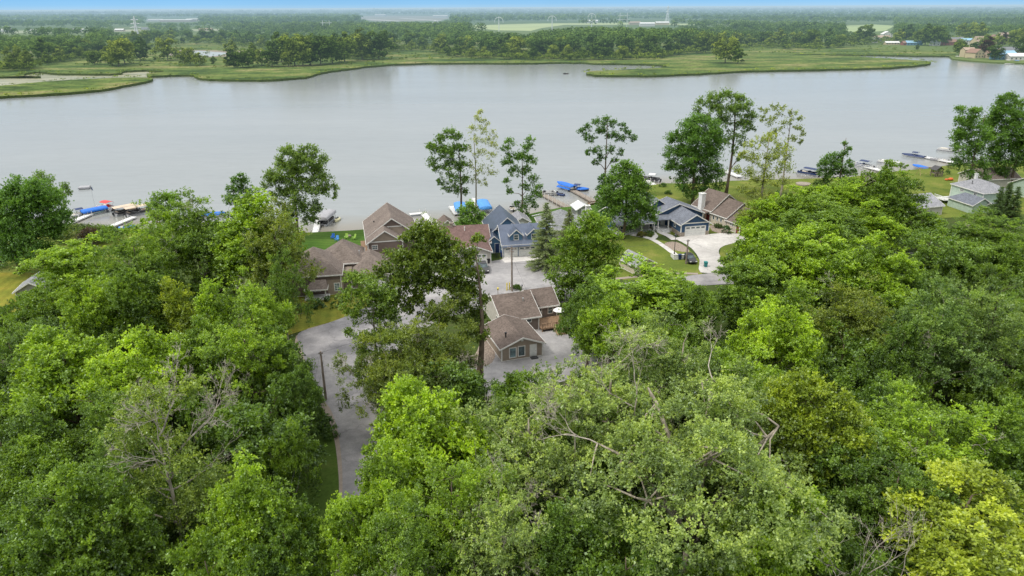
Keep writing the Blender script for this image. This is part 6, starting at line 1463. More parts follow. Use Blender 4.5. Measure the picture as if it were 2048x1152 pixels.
    lake('cedar_tree', 'narrow dark column cedar at the foot of the open branched tree', 1206, 424, [(1207, 352, 6), (1204, 362, 9), (1210, 372, 11), (1202, 380, 12), (1210, 390, 13), (1204, 402, 13), (1208, 414, 11)], 10, 0.15, (0.035, 0.078, 0.018), 311, lk=dict(size=0.18, per=18, tw=2.6, spread=0.18, reach=1.1))
    lake('broadleaf_tree', 'big dense green tree over the porch house', 1246, 478, [(1250, 332, 12), (1262, 345, 18), (1240, 350, 18), (1228, 365, 16), (1272, 362, 18), (1250, 372, 24), (1220, 385, 18), (1285, 382, 18), (1255, 400, 28), (1222, 410, 22), (1290, 405, 18), (1300, 425, 14), (1240, 428, 26), (1275, 428, 24), (1215, 435, 16), (1262, 445, 18), (1300, 440, 10)], 20, 0.36, (0.065, 0.118, 0.024), 312, lk=dict(tw=2.3))
    lake('broadleaf_tree', 'dense dark green maple left of the tall crowned lakeside tree', 1386, 408, [(1395, 248, 18), (1375, 262, 20), (1420, 260, 20), (1350, 282, 17), (1385, 285, 26), (1425, 288, 24), (1345, 310, 18), (1375, 315, 26), (1415, 320, 26), (1350, 340, 18), (1385, 345, 24), (1425, 348, 20), (1365, 368, 16), (1400, 370, 20), (1435, 372, 12), (1380, 388, 12)], 26, 0.42, (0.055, 0.108, 0.024), 313, lk=dict(tw=2.3))
    lake('broadleaf_tree', 'tallest lakeside tree with broad open crown and long bare trunk', 1451, 392, [(1405, 210, 13), (1425, 200, 15), (1450, 195, 15), (1475, 205, 15), (1498, 215, 12), (1395, 225, 9), (1430, 222, 18), (1465, 225, 20), (1495, 238, 15), (1415, 240, 12), (1450, 248, 18), (1480, 255, 17), (1502, 258, 8), (1462, 275, 14), (1485, 282, 10), (1470, 300, 9), (1445, 285, 10), (1478, 318, 6)], 33, 0.46, (0.075, 0.12, 0.032), 314, lm=dict(thin=0.08), lk=dict(tw=1.8))
    lake('sycamore_tree', 'sparse olive crowned tree right of the tallest lakeside tree', 1560, 402, [(1530, 225, 9), (1548, 218, 10), (1565, 225, 11), (1585, 232, 10), (1600, 240, 7), (1525, 240, 8), (1545, 245, 12), (1572, 250, 12), (1595, 258, 9), (1608, 268, 6), (1555, 268, 11), (1580, 278, 10), (1540, 275, 8), (1600, 285, 5), (1565, 295, 9), (1550, 310, 12), (1575, 318, 10)], 29, 0.3, (0.115, 0.140, 0.055), 315, 'bark_pale', lk=dict(tw=1.1, per=11))
    lake('broadleaf_tree', 'pale olive tree with light trunk before the stepped roof house', 1516, 452, [(1500, 300, 13), (1520, 290, 15), (1545, 285, 17), (1560, 305, 18), (1485, 318, 13), (1510, 325, 19), (1540, 325, 20), (1565, 340, 17), (1475, 345, 11), (1500, 355, 18), (1530, 360, 20), (1560, 370, 15), (1485, 382, 13), (1512, 392, 18), (1542, 398, 15), (1500, 415, 12), (1530, 425, 13)], 25, 0.34, (0.13, 0.155, 0.05), 316, 'bark_pale', lk=dict(tw=1.1, per=11), lm=dict(thin=0.08))
    lake('broadleaf_tree', 'bushy shore tree with one tall shoot left of the pontoon boats on the right', 1676, 376, [(1690, 290, 6), (1697, 302, 6), (1688, 312, 9), (1675, 318, 11), (1660, 316, 9), (1650, 328, 13), (1672, 335, 16), (1695, 330, 11), (1645, 345, 11), (1665, 352, 14), (1690, 350, 13), (1703, 345, 8), (1655, 362, 9), (1680, 364, 10)], 17, 0.25, (0.055, 0.105, 0.026), 317)
    lake('broadleaf_tree', 'large tree at the right edge of the lake beside the long white dock', 1935, 392, [(1925, 225, 11), (1945, 230, 14), (1915, 245, 11), (1940, 255, 20), (1915, 270, 13), (1960, 275, 20), (1930, 285, 20), (1915, 300, 13), (1950, 305, 18), (1925, 325, 15), (1955, 335, 18), (1935, 350, 12), (1965, 355, 12)], 26, 0.38, (0.065, 0.12, 0.028), 318, lk=dict(tw=2.3))
    lake('broadleaf_tree', 'tallest tree in the dark group at the right edge', 2020, 375, [(2000, 205, 13), (2020, 200, 13), (2040, 215, 14), (1990, 225, 14), (2012, 235, 24), (2042, 245, 22), (1985, 255, 20), (2015, 270, 26), (2045, 285, 24), (1990, 290, 22), (2020, 310, 26), (1995, 325, 18), (2045, 325, 20), (2070, 270, 28), (2080, 230, 20), (2010, 345, 14)], 30, 0.42, (0.060, 0.112, 0.026), 319, lk=dict(tw=2.3))
    # the old oak in the road island and the tree right of the street pole
    lake('oak_tree', 'massive dark oak with tall straight trunk in the road island', 958, 762, [(850, 465, 22), (880, 478, 22), (825, 490, 22), (862, 498, 28), (905, 500, 22), (938, 520, 17), (798, 520, 22), (830, 530, 28), (872, 535, 32), (915, 545, 24), (945, 560, 18), (775, 550, 22), (810, 565, 26), (850, 575, 30), (895, 585, 30), (935, 590, 22), (960, 605, 12), (955, 480, 9), (740, 570, 18), (915, 620, 26), (950, 640, 20), (962, 665, 12), (875, 625, 26), (935, 665, 18), (790, 595, 20), (755, 600, 18), (830, 610, 24)], 24, 0.52, OAK, 320, lk=dict(tw=2.5, per=15, size=0.26, spread=0.33), lm=dict(top=0.8, base=0.3))
    lake('broadleaf_tree', 'loose branched tree over the road left of the massive oak', 762, 790, [(702, 560, 14), (722, 565, 20), (748, 580, 24), (692, 592, 14), (716, 600, 24), (748, 612, 28), (778, 600, 24), (690, 625, 13), (715, 638, 20), (748, 648, 28), (782, 640, 26), (698, 668, 10), (725, 680, 18), (760, 685, 26), (795, 680, 24), (735, 715, 18), (770, 722, 26), (715, 745, 10), (745, 755, 18), (780, 765, 24), (765, 790, 20), (740, 800, 12), (725, 700, 8)], 19, 0.24, (0.080, 0.122, 0.026), 321, 'bark_pale', lk=dict(tw=2.2, per=14, size=0.2), lm=dict(thin=0.05))
    lake('broadleaf_tree', 'broad green tree between the spruces and the street', 1172, 602, [(1180, 435, 12), (1195, 450, 20), (1170, 455, 20), (1150, 475, 22), (1185, 480, 28), (1220, 478, 20), (1125, 500, 20), (1155, 508, 28), (1195, 512, 30), (1228, 510, 20), (1115, 530, 18), (1145, 540, 28), (1185, 545, 30), (1215, 545, 20), (1110, 560, 16), (1135, 572, 22), (1165, 575, 24), (1195, 572, 18), (1150, 600, 16), (1125, 595, 14), (1175, 600, 14)], 17, 0.32, (0.09, 0.14, 0.024), 322, lk=dict(tw=2.3))
    lake('flowering_tree', 'small white flowered tree among the docks', 941, 462, [(938, 412, 10), (928, 424, 11), (948, 424, 10), (940, 438, 14), (925, 445, 10), (955, 440, 10), (962, 432, 7), (938, 455, 9), (952, 455, 7)], 8, 0.14, (0.10, 0.17, 0.05), 323, lk=dict(size=0.26))
    spruce('spruce_tree', 'tall blue grey spruce beside the blue garage', *at(1092, 537), 14.2, 4.2, SPR, 401)
    spruce('spruce_tree', 'shorter blue grey spruce right of the tall one', *at(1136, 524), 11.8, 3.6, (0.10, 0.125, 0.09), 402)
    for k, (u, v, h) in enumerate(((1985, 452, 7), (2002, 446, 7.5), (2018, 452, 7))):
        spruce('spruce_tree', ('left of three pointed evergreens before the light grey roof at the right', 'middle of three pointed evergreens before the light grey roof at the right', 'right of three pointed evergreens before the light grey roof at the right')[k], *at(u, v), h+3, 2.6, (0.05, 0.085, 0.035), 410+k)
    # half dead tree in the left wood
    x, y = at(315, 850, 16); g = np.random.default_rng(330)
    Lb = [(-1.5, 0, 10, 1.4), (-2.4, 0.5, 8.5, 1.1), (1.2, -0.3, 4.5, 1.5), (2.6, 0.4, 5.2, 1.5), (-1.0, -1.0, 6.5, 1.0), (0.6, 0.6, 3.0, 1.3), (1.8, -0.8, 7.8, 1.2), (-0.4, 0.4, 12.4, 1.2), (2.4, 0.3, 13.0, 0.9), (-3.0, -0.8, 4.0, 1.8), (-4.0, -0.2, 3.2, 1.4), (0.9, 0, 9.0, 0.9)]
    hd = crown_tree('half_dead_tree', 'half dead tree with bare pale top and ivy on its trunk', (x, y), [(a, b, c+1.5, r*1.2, r*1.2, r*0.75, 0.5) for a, b, c, r in Lb], 13.5, 0.26, (0.125, 0.175, 0.048), 331, 'bark_dead', lk=dict(tw=3.4, size=0.16, per=20, hollow=0.3, spread=0.34, reach=1.6),
               dead=[((0.5, 0, 9.5), (0.5, 0, 1), 3.6, 0.10, 5), ((0.2, 0, 8.0), (0.7, -0.2, 0.6), 3.4, 0.09, 4), ((0, 0, 7.5), (-0.6, 0.1, 0.8), 3.2, 0.09, 4), ((0, 0, 11.5), (0.4, 0.2, 1), 3.0, 0.09, 5), ((0, 0, 6.2), (-0.9, 0, 0.4), 2.6, 0.07, 3), ((0, 0, 7.0), (1, 0, 0.15), 3.2, 0.07, 3), ((0.4, 0, 10.5), (-0.3, 0, 1), 2.8, 0.08, 4)])
    hd.scale = (1.2, 1.2, 1.3)
    # dead wood standing out of the silvery cottonwoods
    def snag(label, u, v, z, dirs, seed, ln=4.0, r=0.11, dep=4):
        xx, yy = at(u, v, z); rr = np.random.default_rng(seed); root = empty('bare_tree', (xx, yy, 0), 0, label, 'bare tree'); mb = MB(); mb.tube([(0, 0, 0), (0.2, 0.1, z*0.5), (0, 0, z)], [0.22, 0.16, r], 7); mb.build('trunk', M['bark_dead'], root)
        
        for d_ in dirs: mb = MB(); twig_tree(mb, (0, 0, z), d_, ln, r, rr, dep, 0.6); mb.build('bare_branch', M['bark_dead'], root)
    snag('bare pale branches spread wide inside the tall silvery cottonwood', 1270, 815, 14, [(-1, 0, 0.7), (0.2, 0, 1)], 501, 3.8, 0.075, 4)
    snag('bare pale limb reaching left before the central silvery cottonwood', 1150, 870, 13, [(-1, 0, 0.2), (-0.7, 0.3, 0.8)], 502, 3.2, 0.055)
    snag('dead forked branch hanging low in the bottom centre', 1010, 1010, 10, [(-0.8, -0.3, 0.0), (0.6, -0.4, 0.4)], 503, 3.0, 0.06)
    snag('tall bare saplings fanning out at the bottom right', 1690, 1180, 6, [(-0.4, 0, 1), (0.5, 0, 1), (0.05, 0, 1)], 505, 4.6, 0.07, 3)
    snag('thin bare sapling right of the fanning saplings', 1790, 1170, 7, [(0.3, 0, 1), (-0.5, 0, 0.8)], 506, 3.6, 0.06, 3)
    # broad cottonwood on a forked trunk
    x, y = at(1392, 1000, 10); g = np.random.default_rng(77); Lb = lobes_round(g, 19.5, 10.0, 0.30, 300, 0.10, 0.85, wob=0.26, inner=0.30)
    v, tone = leaves(Lb, g, tw=1.45, per=15, size=0.20, spread=0.27, hollow=0.35, reach=1.8)
    root = empty('cottonwood_tree', (x, y, 0), 0, 'broad silvery cottonwood with sweeping pale limbs and forked trunk at the lower centre', 'tree')
    c = link('crown', np_mesh('crown', v, 4, tone, M['leaf']), root); c.color = (*PALE, 1)
    mb = MB(); limb_ends = [(-8.5, 2.0, 14.5), (-6.0, -3.5, 13.0), (-3.5, 6.5, 17.5), (2.5, 7.0, 18.0), (7.5, 3.0, 15.5), (6.0, -3.0, 14.0), (0.5, -2.5, 17.0)]
    mb.tube([(0, 0, -0.2), (0, 0, 2.5), (-0.2, 0, 5.0)], [0.75, 0.58, 0.5], 10)
    for k, e in enumerate(limb_ends):
        st = (-0.2, 0, 4.6) if k % 2 else (-0.1, 0, 4.0); e = np.array(e); st = np.array(st)
        q = [st, st+(e-st)*np.array([0.18, 0.18, 0.38]), st+(e-st)*np.array([0.5, 0.5, 0.72]), st+(e-st)*np.array([0.8, 0.8, 0.92]), e]
        q = [p_ + (g.normal(size=3)*0.25 if 0 < n_ < 4 else 0) for n_, p_ in enumerate(q)]
        mb.tube([tuple(p_) for p_ in q], [0.40, 0.32, 0.24, 0.16, 0.06], 7)
        for p_ in q[2:]:
            for _ in range(9):
                t_ = Lb[g.integers(0, len(Lb)), :3]
                if np.linalg.norm(t_-p_) < 5.5: mb.tube([tuple(p_), tuple((p_+t_)/2+g.normal(size=3)*0.3+np.array([0, 0, 0.3])), tuple(t_)], [0.10, 0.07, 0.02], 5, False)
    mb.build('trunk', M['bark_pale'], root, smooth=True)
    for k in (0, 3): mb = MB(); e = np.array(limb_ends[k]); twig_tree(mb, e, e*np.array([1, 1, 0.15])+np.array([0, 0, 2.0]), 3.2, 0.07, g, 4, 0.6); mb.build('bare_branch', M['bark_dead'], root)

    # shrubs
    for (u, v, r, h, c, lab) in [(150, 478, 5.5, 3.2, (0.07, 0.11, 0.03), 'broad olive shrub mass at the left waterside'), (205, 480, 4.2, 3.0, (0.075, 0.12, 0.03), 'rounded green shrub right of the broad olive shrubs'), (185, 490, 3.0, 3.4, (0.045, 0.030, 0.030), 'dark purple shrub in front of the waterside shrubs'),
                            (230, 475, 1.8, 2.6, (0.06, 0.11, 0.03), 'small dark green shrub beside the short pale dock section'), (1452, 467, 1.1, 1.7, (0.03, 0.07, 0.018), 'clipped round dark bush at the cream house wall'), (1436, 456, 0.8, 1.0, (0.06, 0.09, 0.03), 'low bush at the step in the cream house wall'),
                            (1297, 470, 1.6, 0.7, (0.06, 0.10, 0.03), 'low flower bed planting before the porch house'), (1283, 472, 1.2, 0.8, (0.10, 0.10, 0.03), 'yellowish shrub left of the porch flower bed'), (981, 503, 0.9, 1.1, (0.05, 0.08, 0.03), 'clipped shrub between the bungalow and the blue house'),
                            (1880, 346, 3.2, 1.6, (0.05, 0.10, 0.025), 'dark hedge clump right of the dark play hut'), (1901, 336, 1.2, 1.7, (0.045, 0.09, 0.025), 'small round bush on the lawn before the long white dock'), (1560, 395, 2.0, 1.6, (0.05, 0.09, 0.02), 'low bush on the shore lawn under the sparse olive tree'),
                            (1337, 388, 0.9, 0.8, (0.06, 0.11, 0.03), 'tiny bush alone on the lawn behind the navy ranch house'), (1325, 373, 1.0, 0.9, (0.06, 0.11, 0.03), 'tiny bush at the water edge of the bright shore lawn'),
                            (620, 618, 3.0, 1.2, (0.04, 0.08, 0.02), 'dark low hedge along the porch of the hip roof house'), (655, 611, 3.0, 1.1, (0.04, 0.08, 0.02), 'dark low hedge right part along the porch of the hip roof house'), (1120, 500, 1.5, 1.8, (0.06, 0.1, 0.03), 'bush at the foot of the spruces'),
                            (1505, 425, 2.2, 2.6, (0.07, 0.11, 0.035), 'leafy shrub by the brick front of the stepped roof house'), (1640, 378, 2.4, 2.4, (0.06, 0.1, 0.03), 'shrub at the foot of the bushy shore tree'), (1033, 579, 1.0, 0.7, (0.05, 0.09, 0.02), 'low weeds around the foot of the street pole'),
                            (600, 822, 3.0, 2.6, (0.05, 0.09, 0.02), 'shrub on the verge below the road bend pole'), (645, 868, 2.0, 2.2, (0.045, 0.085, 0.02), 'small shrub at the edge of the sandy shoulder')]:
        x, y = at(u, v); bush('shrub', lab, x, y, r, h, c, int(u*7+v), size=0.22)

    # understory that fills the wood floor
    polyL = [(-300, 640), (60, 625), (240, 560), (450, 520), (570, 600), (590, 700), (612, 790), (630, 850), (640, 905), (640, 1000), (630, 1160), (560, 2400), (-1500, 2400)]
    polyR = [(800, 2400), (750, 1180), (765, 1000), (800, 900), (850, 830), (960, 815), (1040, 800), (1140, 770), (1200, 700), (1160, 640), (1190, 590), (1300, 620), (1400, 620), (1470, 560), (1560, 500), (1700, 480), (1900, 500), (2150, 480), (3400, 2400)]
    g = np.random.default_rng(99); placed = []; n = 0
    for ty in np.arange(24, 150, 5.6):
        for tx in np.arange(-85, 112, 6.4):
            x, y = tx+g.uniform(-2.2, 2.2), ty+g.uniform(-2, 2); h = g.uniform(6, 10); r = g.uniform(3.0, 4.3)
            cu, cv, d = pix(x, y, h*0.95); ru = r/d*F
            u1, v1, _ = pix(x, y, 0)
            if cu < -250 or cu > 2300 or cv > 1500: continue
            ok = False
            for P in (polyL, polyR):
                if inpoly((cu, cv), P) and inpoly((cu-ru, cv+ru*0.5), P) and inpoly((cu+ru, cv+ru*0.5), P) and inpoly((u1, v1), P): ok = True
            if not ok: continue
            k = g.integers(0, 3); c = [DEEP, MID, COOL][g.integers(0, 3)]; f = g.uniform(0.75, 1.1)
            tree('under%d' % k, x, y, h, r*2, tuple(q*f for q in c), 'dark green understory tree filling the wood floor between the larger crowns', 'understory_tree', 'understory trees in the near woods'); n += 1
    print('understory', n)
    # loose ground growth in the woods
    g = np.random.default_rng(123); m = 60000
    U = g.uniform(-100, 2150, m*2); Vv = g.uniform(600, 1500, m*2); ptsx = []
    for u, v in zip(U, Vv):
        if inpoly((u, v), polyL) or inpoly((u, v), polyR): ptsx.append(at(u, v))
        if len(ptsx) >= m: break
    P = np.array(ptsx); n_ = len(P); p = np.stack([P[:, 0], P[:, 1], np.abs(g.normal(0, 0.5, n_))], 1); nr = unit(np.array([0, 0, 1.0]) + g.normal(size=(n_, 3))*0.5); a = unit(np.cross(nr, g.normal(size=(n_, 3)))); b = np.cross(nr, a); s = g.uniform(0.2, 0.5, n_)[:, None]
    o = link('undergrowth', np_mesh('undergrowth', np.stack([p-a*s*.5, p+b*s*.3, p+a*s*.5, p-b*s*.3], 1).reshape(-1, 3), 4, np.clip(g.normal(0.4, 0.18, n_), 0, 1), M['leaf'])); o.color = (0.065, 0.12, 0.022, 1); tag(o, 'leafy undergrowth covering the wood floor', 'undergrowth', None, 'stuff')

# ------------------------------------------------------------------ the far bank
FAR_EDGE = [(-300, 150), (0, 141), (60, 139), (110, 126), (200, 112), (270, 103), (330, 89), (380, 86), (440, 88), (520, 96), (600, 98), (640, 112), (700, 117), (765, 119), (775, 104), (850, 100), (900, 112), (1000, 117), (1100, 119), (1300, 117), (1400, 104), (1500, 95), (1640, 98), (1720, 90), (1800, 84), (1900, 83), (2048, 84), (2500, 84)]
CLEAR = [[(935, 50), (1060, 47), (1345, 45), (1480, 48.5), (1480, 49.5), (1345, 50), (1140, 52), (1085, 57), (1062, 63), (950, 58)], [(715, 32), (900, 31), (905, 36), (880, 41), (745, 42)], [(1685, 51), (1785, 50), (1790, 56), (1760, 63), (1690, 61)], [(0, 60), (180, 60), (185, 65), (0, 66)],
         [(225, 58), (300, 58), (300, 63), (225, 64)], [(385, 58), (445, 58), (445, 62), (385, 62)],
         [(290, 38), (400, 38), (400, 44), (290, 44)], [(1250, 42), (1345, 42), (1345, 53), (1250, 54)]]
def far_bank():
    eu = [p[0] for p in FAR_EDGE]; ev = [p[1] for p in FAR_EDGE]
    g = np.random.default_rng(8)
    cols = [(0.048, 0.078, 0.028), (0.060, 0.092, 0.030), (0.078, 0.11, 0.035), (0.095, 0.125, 0.045), (0.042, 0.07, 0.028)]
    # individual trees on the marsh
    marsh = [(541, 113, 14), (555, 122, 11), (575, 115, 10), (590, 116, 10), (598, 117, 12), (616, 116, 10), (648, 112, 12), (690, 108, 11)]
    MT = [(281, 121, 21, 'dark round tree on the marsh just right of the lattice pylon foot'), (336, 121, 21, 'dark round tree on the marsh before the pale pond'), (356, 118, 8, 'small shrub tree touching the near edge of the pale pond'), (369, 130, 14, 'pale green tree on the marsh left of a dark one'), (381, 131, 16, 'dark narrow tree on the marsh right of the pale green one'), (399, 132, 12, 'small light tree on the marsh before the pond'), (427, 128, 7, 'low round bush tree on the open marsh'), (463, 116, 17, 'dark tree at the right end of the pale pond'),
          (238, 133, 22, 'tall pale green tree on the marsh below the pylon'), (250, 128, 22, 'darker tree beside the tall pale green marsh tree'), (212, 126, 12, 'small pale tree left of the tall pale green marsh tree'), (190, 130, 13, 'thin tree left of the marsh tree pair'), (225, 131, 14, 'airy tree touching the left side of the marsh tree pair'), (453, 132, 7, 'small shrub tree left of the lakeside marsh grove'), 
          (470, 136, 15, 'left end tree of the lakeside marsh grove'), (486, 136, 14, 'second tree of the lakeside marsh grove'), (497, 134, 15, 'third tree of the lakeside marsh grove'), (508, 122, 16, 'taller dark tree rising behind the lakeside marsh grove'), (524, 131, 15, 'compact dark tree in the middle of the lakeside marsh grove'), (545, 134, 18, 'tree at the middle of the lakeside marsh grove'), (563, 124, 26, 'tallest tree of the lakeside marsh grove'), (577, 133, 16, 'light tree right of the tallest grove tree'),
          (590, 132, 26, 'broad tree in the right half of the lakeside marsh grove'), (606, 132, 24, 'dark tree right of the broad grove tree'), (622, 131, 19, 'grove tree next to the right end cluster'), (642, 130, 27, 'large rounded tree at the right end of the lakeside marsh grove'), (665, 127, 25, 'rounded tree right of the marsh grove near the wood'), (690, 124, 26, 'tree joining the marsh grove to the wood'), (725, 120, 28, 'tall dark tree at the corner of the marsh wood'), (758, 119, 27, 'big dark tree at the right corner of the marsh wood'),
          (1450, 126, 21, 'leaning pale tree on the right hand marsh spit'), (1475, 128, 15, 'low round tree on the right hand marsh spit'), (1411, 106, 22, 'tree standing forward of the wood left of the right marsh'), (1442, 106, 22, 'pale green tree standing forward of the wood at the right marsh'), (1655, 97, 10, 'small dark tree alone on the far marsh'), (1834, 99, 6, 'tiny bush on the marsh before the village'), (1729, 88, 24, 'dark tree at the left end of the marsh village'),
          (1918, 110, 15, 'round tree on the point left of the steep brown gable'), (1970, 114, 18, 'dark purple tree between the brown roofed houses on the far shore'), (1988, 119, 13, 'round green tree on the far shore left of the turquoise house'), (1970, 98, 17, 'bright round tree in the far village'), (1995, 94, 15, 'yellow green tree right of the bright round tree'), (2003, 92, 16, 'dark purple tree below the large cream gable'), (2025, 96, 20, 'dark green tree right of the far village'), (2045, 113, 18, 'round tree at the right edge of the far shore'), (1850, 90, 24, 'large dark tree standing among the village houses'), (1868, 91, 24, 'dark tree at the edge of the village marsh'), (1838, 90, 20, 'tree left of the large dark village tree'), (1795, 88, 18, 'dark tree above the pale low village house'), (1812, 84, 22, 'tree behind the blue roofed bungalow'), (1885, 90, 16, 'small tree between the dark red house and the white village house'), (1930, 83, 24, 'tall tree behind the pale blue roofed house across the marsh'), (1955, 86, 24, 'tall tree left of the pale tan gable house'), (2040, 92, 22, 'dark tree at the right edge above the wide grey roof'), (1948, 104, 11, 'low tree behind the steep brown gable house')]
    for i, (u, v, h, lab) in enumerate(MT):
        x, y = at(u, v, 0.5); c = cols[i % 5]
        if 'purple' in lab: c = (0.04, 0.025, 0.035)
        if 'pale' in lab or 'light' in lab or 'bright' in lab or 'yellow' in lab: c = (0.11, 0.14, 0.045)
        far_tree(i % 7, x, y, h*1.05, 1.15 if 'narrow' not in lab else 0.8, c, lab, None, 0.2, g.uniform(0, 6))
    # trees one can tell apart along the edge of the wood
    n = 0; seen = []
    for row, (dv, hh) in enumerate(((0.5, 15), (-3.5, 21))):
        u = -10.0
        while u < 2060 and n < 118:
            u += g.uniform(16, 46)
            v = np.interp(u, eu, ev) + dv + g.uniform(-2, 2)
            if 1735 < u < 2060 and row < 2: continue
            x, y = at(u, v, 0.3)
            if any(inpoly((u, v), P) or inpoly((u, v-14), P) for P in CLEAR): continue
            pale = g.uniform() < (0.35 if 770 < u < 1320 and row == 0 else 0.12)
            c = cols[g.integers(0, 5)]
            c = (0.11, 0.14, 0.045) if pale else c
            far_tree(int(g.integers(0, 7)), x, y, hh*g.uniform(0.7, 1.12), g.uniform(0.95, 1.4), c, 'tree along the edge of the wood beyond the lake and marsh', 'trees along the edge of the far wood', 0.2, g.uniform(0, 6)); n += 1
    print('edge trees', n)
    # brush at the wood's foot and the woods that run to the horizon
    def band(name, label, y0, y1, sp, h, nf, cs, seed, color, edge=False):
        gg = np.random.default_rng(seed); X, Y, H = [], [], []
        yy = y0
        while yy < y1:
            step = sp*(yy/y0)**0.9; xm = yy*0.80
            nn = int(2*xm/step)
            xx = (np.arange(nn)/nn*2-1)*xm + gg.uniform(-0.45, 0.45, nn)*step; ys = yy + gg.uniform(-0.5, 0.5, nn)*step
            hs = h*gg.uniform(0.72, 1.15, nn)*(yy/y0)**0.12
            # large patches of taller and lower wood
            hs *= 0.84 + 0.26*np.sin(xx/yy*9 + yy*0.004) * np.cos(yy*0.0031 + xx*0.0017)
            for x, y, q in zip(xx, ys, hs):
                u, v, d = pix(x, y, 0); ut, vt, _ = pix(x, y, q)
                if v > np.interp(u, eu, ev) - 1.5: continue
                if any(inpoly((u, v+(vt-v)*q_), P) for P in CLEAR for q_ in (0, 0.3, 0.6, 0.85, 1)): continue
                X.append(x); Y.append(y); H.append(q)
            yy += step*0.8
        X, Y, H = map(np.array, (X, Y, H)); print(name, len(X))
        far_mass(name, label, X, Y, H, H*0.42*(1 if sp < 30 else sp/26), nf, cs, seed, color)
    band('far_woodland', 'dense green wood behind the marsh', 760, 1350, 14.5, 23, 130, 0.052, 701, (0.054, 0.090, 0.040))
    band('far_woodland', 'middle distance wood beyond the marsh', 1350, 2500, 19, 22, 60, 0.072, 702, (0.060, 0.096, 0.044))
    band('far_woodland', 'hazy distant wood', 2500, 6000, 34, 21, 26, 0.14, 703, (0.07, 0.11, 0.052))
    band('far_woodland', 'faint woods along the horizon', 6000, 19000, 130, 24, 18, 0.42, 704, (0.05, 0.078, 0.04))
    # scrub before the wood
    gg = np.random.default_rng(705); U = gg.uniform(-20, 2060, 2200); Vv = np.interp(U, eu, ev) + gg.uniform(-5, 3.5, 2200)
    P = np.array([at(u, v, 0.3) for u, v in zip(U, Vv) if not any(inpoly((u, v), Q) for Q in CLEAR)]); H = gg.uniform(2.5, 8, len(P))
    far_mass('scrub', 'low scrub at the foot of the far wood', P[:, 0], P[:, 1], H, H*0.6, 40, 0.11, 706, (0.075, 0.105, 0.032), 'scrub')
    gg = np.random.default_rng(709); P = []
    for outline in (MARSH_EDGE, ISLAND_EDGE):
        for (x0, y0), (x1, y1) in zip(outline, outline[1:]):
            ln = math.hypot(x1-x0, y1-y0)
            for q in range(int(ln/3.5)):
                f = gg.uniform(); P.append((x0+(x1-x0)*f+gg.normal(0, 1.8), y0+(y1-y0)*f+gg.normal(0, 2.6)))
    P = np.array([p for p in P if -700 < p[0] < 900][:9000]); H = gg.uniform(0.8, 2.6, len(P))
    far_mass('reeds', 'tall reeds fraying the edge of the marsh', P[:, 0], P[:, 1], H, H*1.1, 12, 0.22, 710, (0.10, 0.135, 0.035), 'reeds')
    gg = np.random.default_rng(707); U = gg.uniform(150, 1900, 1500); Vv = np.where(gg.uniform(size=1500) < 0.5, gg.uniform(105, 145, 1500), gg.uniform(92, 122, 1500))
    P = []
    for u, v in zip(U, Vv):
        if u < 780 and v < np.interp(u, eu, ev)+3: continue
        if 780 <= u < 1330 and v > 121: continue
        if u >= 1330 and (v > 108): continue
        if v > 138-0.02*abs(u-450) and u < 800: continue
        P.append(at(u, v, 0.6))
    P = np.array(P); H = gg.uniform(1.2, 3.6, len(P))
    far_mass('marsh_scrub', 'scattered low bushes and reed clumps over the marsh', P[:, 0], P[:, 1], H, H*0.9, 22, 0.2, 708, (0.085, 0.115, 0.035), 'scrub')
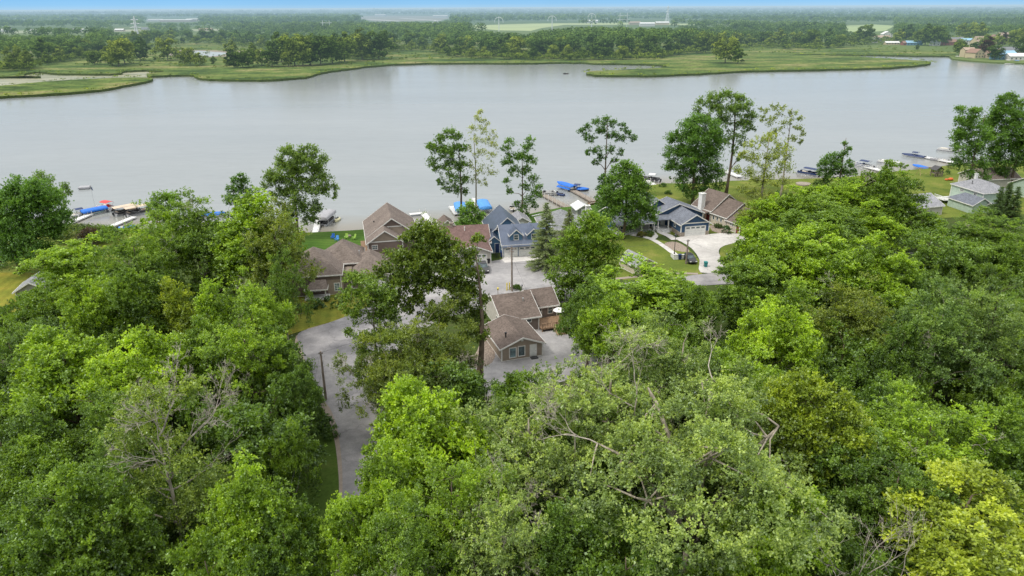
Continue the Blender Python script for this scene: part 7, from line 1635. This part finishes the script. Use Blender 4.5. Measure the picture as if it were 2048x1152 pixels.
# ------------------------------------------------------------------ sky, sun, camera
def sky_and_camera():
    w = bpy.data.worlds.new('World'); SC.world = w; w.use_nodes = True; nt = w.node_tree; nt.nodes.clear()
    N = lambda t_, **k: nt.nodes.new(t_); L = nt.links.new
    EL, ROT = R(54), R(-118)
    sky = N('ShaderNodeTexSky'); sky.sky_type = 'NISHITA'; sky.sun_disc = False; sky.sun_elevation = EL; sky.sun_rotation = ROT; sky.altitude = 300; sky.air_density = 1.0; sky.dust_density = 0.6; sky.ozone_density = 2.0
    b1 = N('ShaderNodeBackground'); b1.inputs[1].default_value = 0.085; L(sky.outputs[0], b1.inputs[0])
    tc = N('ShaderNodeTexCoord'); sp = N('ShaderNodeSeparateXYZ'); L(tc.outputs['Generated'], sp.inputs[0])
    # thin bright cloud above, clear blue right at the horizon
    r = N('ShaderNodeValToRGB'); e = r.color_ramp.elements
    st = [(0.0, (0.40, 0.68, 0.95)), (0.004, (0.30, 0.64, 1.0)), (0.02, (0.17, 0.54, 1.0)), (0.07, (0.50, 0.66, 0.84)), (0.16, (0.71, 0.75, 0.775)), (0.38, (0.88, 0.91, 0.93)), (0.6, (1.35, 1.35, 1.34)), (1.0, (1.95, 1.93, 1.9))]
    while len(e) < len(st): e.new(0.5)
    for i, (p, c) in enumerate(st): e[i].position = p; e[i].color = (*c, 1)
    L(sp.outputs[2], r.inputs[0])
    nz = N('ShaderNodeTexNoise'); nz.inputs['Scale'].default_value = 2.2; nz.inputs['Detail'].default_value = 5; mp = N('ShaderNodeMapping'); mp.inputs['Scale'].default_value = (1, 1, 3.5); L(tc.outputs['Generated'], mp.inputs[0]); L(mp.outputs[0], nz.inputs['Vector'])
    rr = N('ShaderNodeMapRange'); rr.inputs[1].default_value = 0.3; rr.inputs[2].default_value = 0.7; rr.inputs[3].default_value = 0.92; rr.inputs[4].default_value = 1.08; L(nz.outputs[0], rr.inputs[0])
    b2 = N('ShaderNodeBackground'); L(r.outputs[0], b2.inputs[0]); L(rr.outputs[0], b2.inputs[1])
    mx = N('ShaderNodeMixShader'); mx.inputs[0].default_value = 0.9; L(b1.outputs[0], mx.inputs[1]); L(b2.outputs[0], mx.inputs[2]); out = N('ShaderNodeOutputWorld'); L(mx.outputs[0], out.inputs[0])
    sd = bpy.data.lights.new('sun', 'SUN'); sd.energy = 2.4; sd.angle = R(9); sd.color = (1.0, 0.95, 0.86); so = bpy.data.objects.new('sun', sd); COL.objects.link(so)
    # Nishita's sun_rotation turns clockwise from +Y; light travels away from the sun
    d = Vector((math.sin(ROT)*math.cos(EL)*-1 if False else math.sin(-ROT*-1)*math.cos(EL), math.cos(ROT)*math.cos(EL), math.sin(EL)))
    so.rotation_euler = d.to_track_quat('Z', 'Y').to_euler(); so.location = (0, 0, 200)
    cd = bpy.data.cameras.new('camera'); cd.sensor_width = 36; cd.lens = F/2048*36; cd.clip_start = 1; cd.clip_end = 90000; co = bpy.data.objects.new('camera', cd); COL.objects.link(co)
    U0 = Vector((0, math.sin(PITCH), math.cos(PITCH))); Fw = Vector((0, math.cos(PITCH), -math.sin(PITCH))); c, s = math.cos(ROLL), math.sin(ROLL)
    X = Vector((c, 0, 0)) - s*U0; Y = Vector((s, 0, 0)) + c*U0
    co.matrix_world = Matrix(((X.x, Y.x, -Fw.x, 0), (X.y, Y.y, -Fw.y, 0), (X.z, Y.z, -Fw.z, CAMH), (0, 0, 0, 1))); SC.camera = co
    SC.view_settings.view_transform = 'Standard'; SC.view_settings.look = 'None'; SC.view_settings.exposure = 0; SC.view_settings.gamma = 1
    SC.render.engine = 'CYCLES'; cy = SC.cycles; cy.max_bounces = 6; cy.diffuse_bounces = 4; cy.glossy_bounces = 2; cy.transmission_bounces = 2; cy.caustics_reflective = False; cy.caustics_refractive = False; cy.use_denoising = True; cy.sample_clamp_indirect = 4
    SC.render.film_transparent = False

import time, sys
_t = time.time()
setup_materials(); land(); print('land', time.time()-_t)
houses(); far_houses(); things(); print('houses', time.time()-_t)
protos(); print('protos', time.time()-_t)
near_trees(); print('near', time.time()-_t)
far_protos(); far_bank(); print('far', time.time()-_t)
sky_and_camera()
